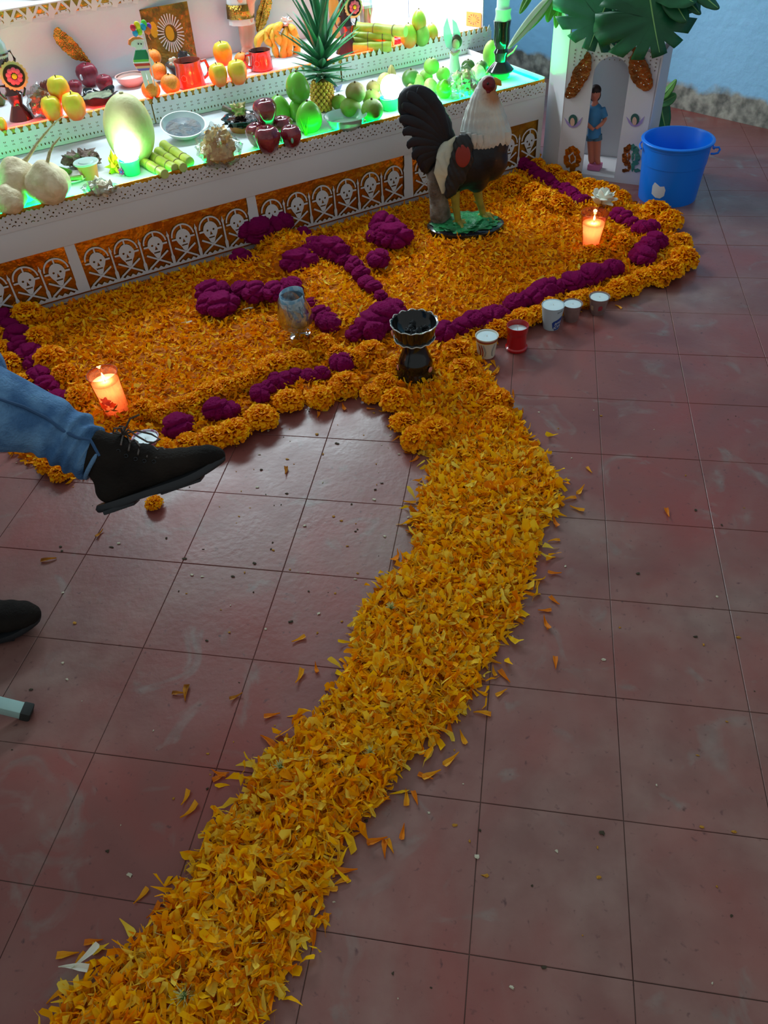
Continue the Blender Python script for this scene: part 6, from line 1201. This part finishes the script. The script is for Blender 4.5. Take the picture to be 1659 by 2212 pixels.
P = at(287, 184, Z2); H = hup(P, 162); k = mpp(P); t = thing('bowl', 'pinkish bowl with a dark rim line, left of the balloon seller', 'bowl', P); G().lathe([(18 * k, 0), (20 * k, .003), (29 * k, H * .5), (33 * k, H), (30.5 * k, H), (26 * k, H * .55), (0, H * .45)], 36).build('bowl_body', fm('pink_ceramic', (222, 178, 170), None, .3, coat=.3), t); G().lathe([(30.2 * k, H * .96), (27 * k, H * .62)], 36, cap=False).build('rim_line', mat('dark_rim', (96, 56, 48), .4), t, solid=.0006); G().lathe([(26.5 * k, H * .6), (0, H * .62)], 30).build('filling', mat('milky_filling', (206, 222, 214), .3), t)
# balloon seller figure
s_, z_ = inplane(318, 208, AW(0, D1 + .0105, 0), AX); P = AW(s_, D1 + .0105, z_); f = vplane(P); t = thing('balloon_seller_figure', 'painted cut-out folk figure in striped poncho holding colourful balloons', 'figurine', P); L3 = lambda x, y, d_=0: f(x, y, d_) - P
fr_l = frame(Vector((0, 0, 0)), AX, BX, Vector((0, 0, 1)))
def flat(name, pts, m, th=.006, dy=0, sub=None): q = [L3(x, y) for x, y in pts]; return G().cut([[(p.dot(AX), p.z) for p in q]], th, frame(BX * dy, AX, BX, Vector((0, 0, 1)))).build(name, m, sub or t, smooth=False)
bn = mat('bone_white', (226, 220, 212), .5)
flat('head', [(281, 88), (290, 84), (300, 84), (311, 88), (311, 98), (306, 104), (301, 108), (294, 107), (291, 101), (283, 101)], bn); flat('hat', [(277, 96), (278, 86), (286, 80), (300, 79), (310, 84), (301, 84), (290, 85), (283, 90), (281, 98)], mat('orange_hat', (226, 120, 60), .6), .01, -.001)
for x in (299, 305): G().ball(L3(x, 95, -.006), .0028, u=8, w=6).build('eye_socket', wick, t)
for nm, ya, yb, c_ in (('green_stripe', 108, 128, (34, 120, 80)), ('light_green_stripe', 128, 133, (120, 190, 70)), ('white_stripe', 133, 136, (226, 226, 216)), ('red_stripe', 136, 142, (206, 50, 40)), ('peach_stripe', 142, 147, (240, 180, 140)), ('violet_stripe', 147, 152, (130, 100, 190))):
    wd_ = lambda y: 10 + 9 * math.sin(min(1, (y - 106) / 34) * PI * .55) - max(0, (y - 138)) * .55; cx_ = 307 + .0; sh_ = lambda y: (y - 130) * .15
    flat(nm, [(cx_ - wd_(ya) + sh_(ya), ya + 1), (cx_ + wd_(ya) + sh_(ya), ya - 1), (cx_ + wd_(yb) + sh_(yb), yb - 1), (cx_ - wd_(yb) + sh_(yb), yb + 1)], mat(nm, c_, .6), .009)
flat('leg', [(303, 152), (313, 152), (325, 203), (318, 205)], bn, .005); flat('leg', [(314, 152), (322, 150), (337, 202), (329, 204)], bn, .005); flat('arm', [(322, 120), (330, 130), (333, 136), (328, 142), (320, 134)], bn, .005, -.003)
G().tube([L3(309, 72, -.006), L3(322, 120, -.007), L3(338, 203, -.006)], .003, 8).build('balloon_pole', mat('pink_pole', (232, 206, 200), .5), t)
for x, y, r_, c_ in ((287, 60, 6, (206, 40, 70)), (296, 55, 7, (232, 216, 30)), (311, 51, 6.5, (90, 200, 70)), (309, 58, 6.5, (30, 150, 214)), (321, 57, 6, (130, 50, 180)), (319, 66, 7, (240, 110, 40)), (301, 68, 6.5, (150, 214, 40)), (292, 72, 6, (30, 150, 214))): G().ball(L3(x, y, -.006), (r_ * mpp(P), .006, r_ * 1.1 * mpp(P)), u=14, w=8).build('balloon', mat('balloon_%d_%d' % (c_[0], c_[1]), c_, .35), t)
G().tube([L3(320, 72, -.004), L3(322, 80, -.004), L3(326, 86, -.004)], [.004, .006, .003], 8, flat=.4).build('tassel', mat('orange_hat', 0), t)
# picture with cut paper sunburst
def pic(pts, dy): return [AW(0, 0, 0)]
P = AW(0, D2 - .03, Z2); cs = [(322, 150), (428, 137), (404, 3), (299, 22)]
A = at(322, 150, Z2 + .002); B = at(428, 137, Z2 + .002); Xp = (B - A).normalized(); 
fp = lambda x, y: inplane(x, y, A, Xp)
t = thing('framed_foil_picture', 'dark gold foil picture with a white cut paper sunburst, leaning at the back', 'picture', M=frame(A, Xp, Vector((-Xp.y, Xp.x, 0)), Vector((0, 0, 1))) @ T(0, .006, -A.z) @ Rm('X', 0))
quad = [fp(*c_) for c_ in cs]; quad[0] = (quad[0][0], Z2 + .001); quad[1] = (quad[1][0], Z2 + .001)
G().cut([quad], .006).build('foil_board', fm('dark_gold_foil', (96, 84, 42), (150, 116, 40), .35, metal=.6, nscale=24, bump=.6, bscale=50), t, smooth=False)
cxp, czp = fp(369, 72); rX = abs(fp(398, 72)[0] - fp(340, 72)[0]) / 2
whp = mat('cut_white', (214, 214, 206), .7)
for i in range(28): a = 2 * PI * i / 28; G().cut([bar(cxp + rX * .48 * math.cos(a), czp + rX * 1.25 * .48 * math.sin(a), cxp + rX * math.cos(a), czp + rX * 1.3 * math.sin(a), .0045)], .0012, T(0, -.0040, 0)).build('ray', whp, t, smooth=False)
G().cut([ell(cxp - .004, czp, rX * .32, rX * .5, 16)], .0012, T(0, -.0038, 0)).build('sun_face', mat('gold_card', (214, 170, 40), .4, metal=.3), t, smooth=False); G().cut([ell(cxp - rX * 1.2, czp + .02, rX * .3, rX * .55, 10)], .0012, T(0, -.0038, 0)).build('foil_flower', MATS['gold_card'], t, smooth=False)
# dark pot with white flower
P = at(402, 168, Z2); H = hup(P, 135); k = mpp(P); t = thing('dark_clay_pot', 'black clay pot with an uneven lip behind the large red mug', 'pot', P); G().lathe([(18 * k, 0), (30 * k, H * .4), (38 * k, H * .95), (37 * k, H * 1.0), (33 * k, H * .9), (0, H * .7)], 36, wob=.04, wn=4).build('pot_body', mat('black_clay', (44, 42, 46), .3, coat=.3), t); G().ball((-.0, .02, H * 1.08), (.026, .02, .03), amp=.6, u=16, w=10).build('pot_knob', MATS['black_clay'], t)
t = thing('white_blossom', 'small white blossom on the rim of the black clay pot', 'flower', P + AX * (-16 * k) + Vector((0, -.02, H + .012)))
for i in range(5): a = 2 * PI * i / 5; G().ball((.012 * math.cos(a), 0 + .004 * math.sin(a), .012 * math.sin(a)), (.011, .004, .008), u=8, w=6).build('petal', wm, t)
# mugs
def mug(px, py, ytop, rp_, m, lbl, hand, dots=True):
    P = at(px, py, Z2); H = hup(P, ytop); k = mpp(P); t = thing('clay_mug', lbl, 'mug', P)
    G().lathe([(rp_ * .92 * k, 0), (rp_ * 1.02 * k, .004), (rp_ * 1.0 * k, H * .45), (rp_ * .92 * k, H * .8), (rp_ * 1.0 * k, H), (rp_ * .94 * k, H), (rp_ * .86 * k, H * .8), (0, H * .72)], 36).build('mug_body', m, t); G().lathe([(rp_ * .86 * k, H * .80), (0, H * .80)], 30).build('drink', mat('cocoa', (70, 38, 30), .25), t)
    c = AX * hand; G().tube([c * rp_ * .95 * k + Vector((0, 0, H * .86)), c * rp_ * 1.35 * k + Vector((0, 0, H * .88)), c * rp_ * 1.5 * k + Vector((0, 0, H * .6)), c * rp_ * 1.35 * k + Vector((0, 0, H * .3)), c * rp_ * 1.0 * k + Vector((0, 0, H * .2))], .006, 10).build('handle', m, t)
    for i in range(12): a = 2 * PI * i / 12; th_ = math.radians(-95) + .011 * math.cos(a) / (rp_ * k); G().ball((rp_ * 1.0 * k * math.cos(th_), rp_ * 1.0 * k * math.sin(th_), H * .45 + .011 * math.sin(a)), .0013, u=6, w=4).build('white_dot', white_rim, t)
redclay = mat('glazed_red_clay', (170, 72, 52), .18, coat=.6)
mug(415, 186, 130, 29, redclay, 'large glazed red clay mug beside the oranges', 1); mug(566, 150, 108, 24, mat('glazed_brown_clay', (120, 52, 44), .18, coat=.6), 'smaller glazed brown clay mug in front of the bananas', -1)
# standing doll figurine whose legs show
P = at(533, 118, Z2); f = vplane(P); L3 = lambda x, y, d_=0: f(x, y, d_) - P; t = thing('child_figurine', 'standing figurine in white tunic and gold skirt, cut by the top edge', 'figurine', P); ski = mat('figurine_skin', (214, 160, 140), .45)
g = G(); g.tube([L3(528, 108), L3(527, 80), L3(524, 45)], [.013, .020, .026], 12); g.tube([L3(540, 106), L3(541, 80), L3(540, 45)], [.013, .020, .026], 12); g.tube([L3(532, 50), L3(532, 10), L3(532, -50)], [.045, .05, .045], 14, flat=.7); g.tube([L3(532, -50), L3(532, -62)], [.02, .018], 10); g.ball(L3(532, -88), (.042, .042, .052)); g.tube([L3(515, -42), L3(508, -15), L3(520, 2, -.05)], [.018, .016, .013], 10); g.tube([L3(550, -42), L3(556, -15), L3(542, 2, -.05)], [.018, .016, .013], 10); g.ball(L3(527, 110, -.01), (.014, .024, .010)); g.ball(L3(541, 108, -.01), (.014, .024, .010)); blob(g, 'figure_body', ski, t, .005, 4)
G().lathe([(30 * k, L3(532, 50).z), (27 * k, L3(532, 0).z), (24 * k, L3(532, -46).z)], 28, wob=.05, wn=9, sq=(.95, .7)).build('white_tunic', mat('tunic_white', (214, 222, 222), .7), t); G().lathe([(31 * k, L3(532, 36).z), (28.5 * k, L3(532, 4).z)], 28, wob=.05, wn=9, sq=(.97, .72), cap=False).build('gold_skirt', foil, t, solid=.002)
g = G(); g.ball(L3(532, -94, .01), (.046, .042, .05), fn=lambda q: (q.x, q.y, max(q.z, -.3))); g.build('hair', mat('brown_hair', 0), t)
# bananas
ban = fm('banana_skin', (216, 184, 62), (200, 160, 48), .5, nscale=5); brn2 = mat('banana_tip', (70, 50, 30), .8)
BC = at(608, 118, Z2); f = vplane(BC); t = thing('banana_bunch', 'bunch of short ripe yellow bananas behind the small mug', 'fruit', BC); L3 = lambda x, y, d_=0: f(x, y, d_) - BC; k = mpp(BC)
for i, pts in enumerate([((612, 52, 0), (590, 70, -.02), (592, 100, -.03), (600, 128, -.02)), ((610, 50, -.01), (597, 58, -.04), (599, 78, -.05), (606, 97, -.04)), ((612, 52, .01), (582, 62, 0), (573, 85, -.01), (590, 100, -.01)), ((606, 60, .02), (572, 72, .02), (556, 88, .02), (556, 106, .02)), ((620, 56, -.01), (612, 85, -.045), (612, 110, -.05), (612, 138, -.03)), ((622, 54, 0), (624, 85, -.04), (624, 112, -.045), (622, 134, -.03)), ((624, 52, -.02), (634, 64, -.05), (640, 84, -.05), (636, 100, -.04)), ((624, 54, .0), (640, 80, -.02), (642, 108, -.03), (636, 130, -.02))]):
    q = [L3(*p) for p in pts]; o = G().tube([q[0], q[0] * .5 + q[1] * .5, q[1], q[1] * .5 + q[2] * .5 + (q[1] - q[0]) * .04, q[2], q[2] * .4 + q[3] * .6, q[3]], [.008, .016, .022, .025, .024, .018, .008], 7, flat=.95).build('banana', ban, t, sub=1); G().ball(q[3], .0055, u=8, w=6).build('banana_tip', brn2, o)
G().tube([L3(616, 62), L3(618, 48), L3(620, 38)], [.016, .014, .010], 10).build('bunch_stem', fm('bunch_stem', (120, 90, 50), None, .8), t); G().ball(L3(618, 46, -.012), (.022, .016, .016), amp=1.2, fr=7, u=16, w=10).build('white_wrap', mat('white_tissue', (222, 224, 226), .6), t)
# candelabra with flower medallion
def candel(px, py, yb, pm_, rm_, lbl, ytop, zr=Z2):
    P = at(px, py, zr); f = vplane(P); k = mpp(P); t = thing('pottery_candlestick', lbl, 'candle holder', P); z = lambda y: max(.002, f(px, y).z - P.z); HH = z(ytop)
    Y = lambda q: py + (pm_[1] - py) * q
    G().lathe([(27 * k, 0), (26 * k, .005), (16 * k, z(Y(.25))), (12 * k, z(Y(.35))), (17 * k, z(Y(.52))), (19 * k, z(Y(.6))), (13 * k, z(Y(.68))), (12 * k, z(Y(.95))), (13 * k, z(Y(1.3))), (15 * k, HH * .92), (18 * k, HH), (15 * k, HH), (0, HH * .9)], 30).build('stick_body', mat('brown_black_glaze', (46, 24, 26), .12, coat=.8), t)
    gm_ = MATS['brown_black_glaze']
    for sd in (-1, 1):
        for y0, y1 in ((Y(.80), Y(.52)),) + (((Y(1.55), Y(1.2)),) if ytop < Y(1.5) else ()): G().tube([AX * sd * 11 * k + Vector((0, 0, z(y0))), AX * sd * 22 * k + Vector((0, 0, z(y0) + .004)), AX * sd * 26 * k + Vector((0, 0, (z(y0) + z(y1)) / 2)), AX * sd * 20 * k + Vector((0, 0, z(y1))), AX * sd * 13 * k + Vector((0, 0, z(y1) - .004))], .0045, 8).build('handle', gm_, t)
    c = f(*pm_) - P - BX * (16 * k); Mx = frame(c, AX, Vector((0, 0, 1)), -BX); rr_ = rm_ * k
    G().lathe([(rr_, -.002), (rr_ * 1.0, .002), (rr_ * .86, .004), (0, .003)], 64, Mx, wob=.05, wn=20).build('medallion', mat('straw_disc', (206, 172, 120), .6), t); G().lathe([(rr_ * .80, .004), (rr_ * .78, .007), (0, .006)], 32, Mx).build('medallion_plate', MATS['brown_black_glaze'], t)
    for i in range(9): a = 2 * PI * i / 9; G().ball((rr_ * .42 * math.cos(a), rr_ * .42 * math.sin(a), .009), (rr_ * .2, rr_ * .2, .003), Mx, u=12, w=6).build('clay_petal', mat('pink_clay', (226, 76, 110), .4), t)
    G().ball((0, 0, .011), (rr_ * .2, rr_ * .2, .004), Mx, u=12, w=6).build('clay_flower_centre', mat('yellow_clay', (240, 190, 30), .4), t); return t, P, HH, k
t_, P_, HH, k = candel(48, 256, 0, (27, 160), 27, 'dark glazed candlestick with loop handles and pink flower disc at the left edge', 105)
t = thing('bottle', 'pale greenish bottle shape above the left candlestick', 'bottle', P_ + Vector((-.0, 0, HH * .9))); G().lathe([(14 * k, 0), (17 * k, .015), (17 * k, .05), (9 * k, .075), (6 * k, .11), (6 * k, .15), (0, .15)], 24).build('bottle_body', mat('pale_glass', (190, 214, 210), .1, trans=.3, coat=.4), t); G().lathe([(6.6 * k, .13), (6.6 * k, .152), (0, .152)], 16).build('cap', mat('bottle_cap', (210, 220, 220), .4), t)
t_, P_, HH, k = candel(752, 112, 0, (756, 12), 20, 'dark glazed candlestick with pink flower disc behind the pineapple', -60)
bag(88, 222, 30, 32, Z2, 'cloudy plastic bag with brown contents behind the left candlestick', fm('brown_bits', (150, 110, 80), (110, 80, 60), .7), 12, .018, 21)
P = at(94, 186, Z2 + .05); t = thing('cinnamon_bundle', 'bundle of dark brown cinnamon sticks behind the left apples', 'spice', P)
for i in range(6): G().tube([(-.05 + .012 * i, .01 * (i % 2), -.045 + .006 * i), (.0 + .015 * i, .0, .012 + .004 * (i % 3))], .008, 8).build('cinnamon_stick', fm('cinnamon', (98, 62, 50), (70, 44, 38), .8), t)
# jar candle and amber bottle
P = at(793, 70, Z2); f = vplane(P); k = mpp(P); t = thing('jar_candle', 'tall glass jar candle with peach columns and white wax beside the canes', 'candle', P); zt_ = f(793, -40).z - P.z
for i in range(3): a = 2 * PI * i / 3 + .5; G().tube([(.018 * math.cos(a), .018 * math.sin(a), .004), (.018 * math.cos(a), .018 * math.sin(a), f(793, 14).z - P.z)], .016, 12).build('peach_column', mat('peach_wax', (222, 150, 110), .5), t)
G().lathe([(19 * k, f(793, 14).z - P.z), (19 * k, f(793, 8).z - P.z), (0, f(793, 8).z - P.z)], 24).build('white_wax_top', waxw, t); G().lathe([(21 * k, 0), (21 * k, zt_), (20 * k, zt_), (20 * k, .004), (0, .004)], 32).build('glass_jar', clear, t)
P = at(735, 78, Z2); f = vplane(P); t = thing('oil_bottle', 'amber bottle behind the right candlestick', 'bottle', P); G().lathe([(19 * k, 0), (20 * k, .006), (20 * k, f(735, -20).z - P.z), (8 * k, f(735, -50).z - P.z), (8 * k, f(735, -80).z - P.z), (0, f(735, -80).z - P.z)], 28).build('bottle_body', mat('amber_glass', (196, 140, 60), .15, sss=.2, coat=.5), t); G().lathe([(8.6 * k, f(735, -70).z - P.z), (8.6 * k, f(735, -84).z - P.z), (0, f(735, -84).z - P.z)], 16).build('cap', mat('bottle_cap', 0), t)
canes(764, 104, 845, 100, 10, Z2 + .02, 'sugar cane nearest the lip behind the pineapple', 2); canes(762, 90, 850, 88, 10, Z2 + .03, 'sugar cane second from the lip behind the pineapple', 2); canes(766, 77, 848, 80, 9, Z2 + .05, 'sugar cane third from the lip, dull green', 2); canes(770, 60, 876, 68, 11, Z2 + .075, 'topmost thick sugar cane reaching towards the mangoes', 2)
rc = mat('red_sweet', (214, 40, 56), .3)
for i, (x, y, r_) in enumerate(((829, 95, 7), (837, 90, 7), (846, 92, 7), (854, 90, 7), (862, 88, 7), (868, 84, 7), (851, 80, 8), (864, 76, 8), (842, 82, 7))):
    P = at(x, y, Z2 + .014); q = G().ball((0, 0, 0), (r_ * mpp(P), r_ * mpp(P), .013), u=14, w=8).build('red_sweet', rc, loc=P); tag(q, 'small round red sweet in the heap left of the mangoes', 'sweet', 'red sweets heaped beside the mangoes')
P = at(840, 68, Z2 + .05); q = G().ball((0, 0, 0), (.018, .006, .028), u=16, w=10).build('red_sweet', rc, loc=P); tag(q, 'oval pinkish red sweet standing highest in the heap', 'sweet')
# on the back board: orange cut paper, green garland
s0, z0 = inplane(1008, 60, BL, BD_); s1, z1 = inplane(1041, 28, BL, BD_); z0 = max(z0, Z2 + .001)
t = thing('orange_cut_paper', 'small orange cut paper with a sunburst on the bright back board', 'decoration', M=frame(BL - BN * .004 + Vector((0, 0, -Z2)), BD_, BN, Vector((0, 0, 1))) @ T(s0, 0, z0)); w_, h_ = s1 - s0, z1 - z0
G().cut([[(0, 0), (w_, 0), (w_, h_), (0, h_)]] + [[(w_ / 2 + w_ * .14 * math.cos(a), h_ / 2 + h_ * .14 * math.sin(a)), (w_ / 2 + w_ * .38 * math.cos(a - .1), h_ / 2 + h_ * .38 * math.sin(a - .1)), (w_ / 2 + w_ * .38 * math.cos(a + .1), h_ / 2 + h_ * .38 * math.sin(a + .1))] for a in [2 * PI * i / 12 for i in range(12)]], .0015).build('paper_sheet', mat('orange_paper', (236, 120, 50), .7), t, smooth=False)
# loaf on the top tier
P = at(100, -8, Z3); t = thing('bread_loaf', 'round orange-brown loaf on the top tier at the upper left corner', 'bread', P + Vector((0, 0, .0))); G().ball((0, 0, .035), (.10, .07, .035), u=28, w=16, amp=.2).build('crust', fm('crust', (216, 130, 50), (190, 100, 40), .6), t); G().ball((0, 0, .07), (.028, .028, .012)).build('bread_knob', MATS['crust'], t)
# ================================================================ LIGHTS of the altar
lamp_light(at(287, 376, Z1), Vector((0, 0, .10)), (-.0, -.06, .07), .35, (.9, .97, 1), .03)
lamp_light(at(842, 236, Z1), Vector((0, 0, .10)), (.0, -.035, .06), .9, (.9, .97, 1), .03)
bpy.data.scenes.remove(TSC)
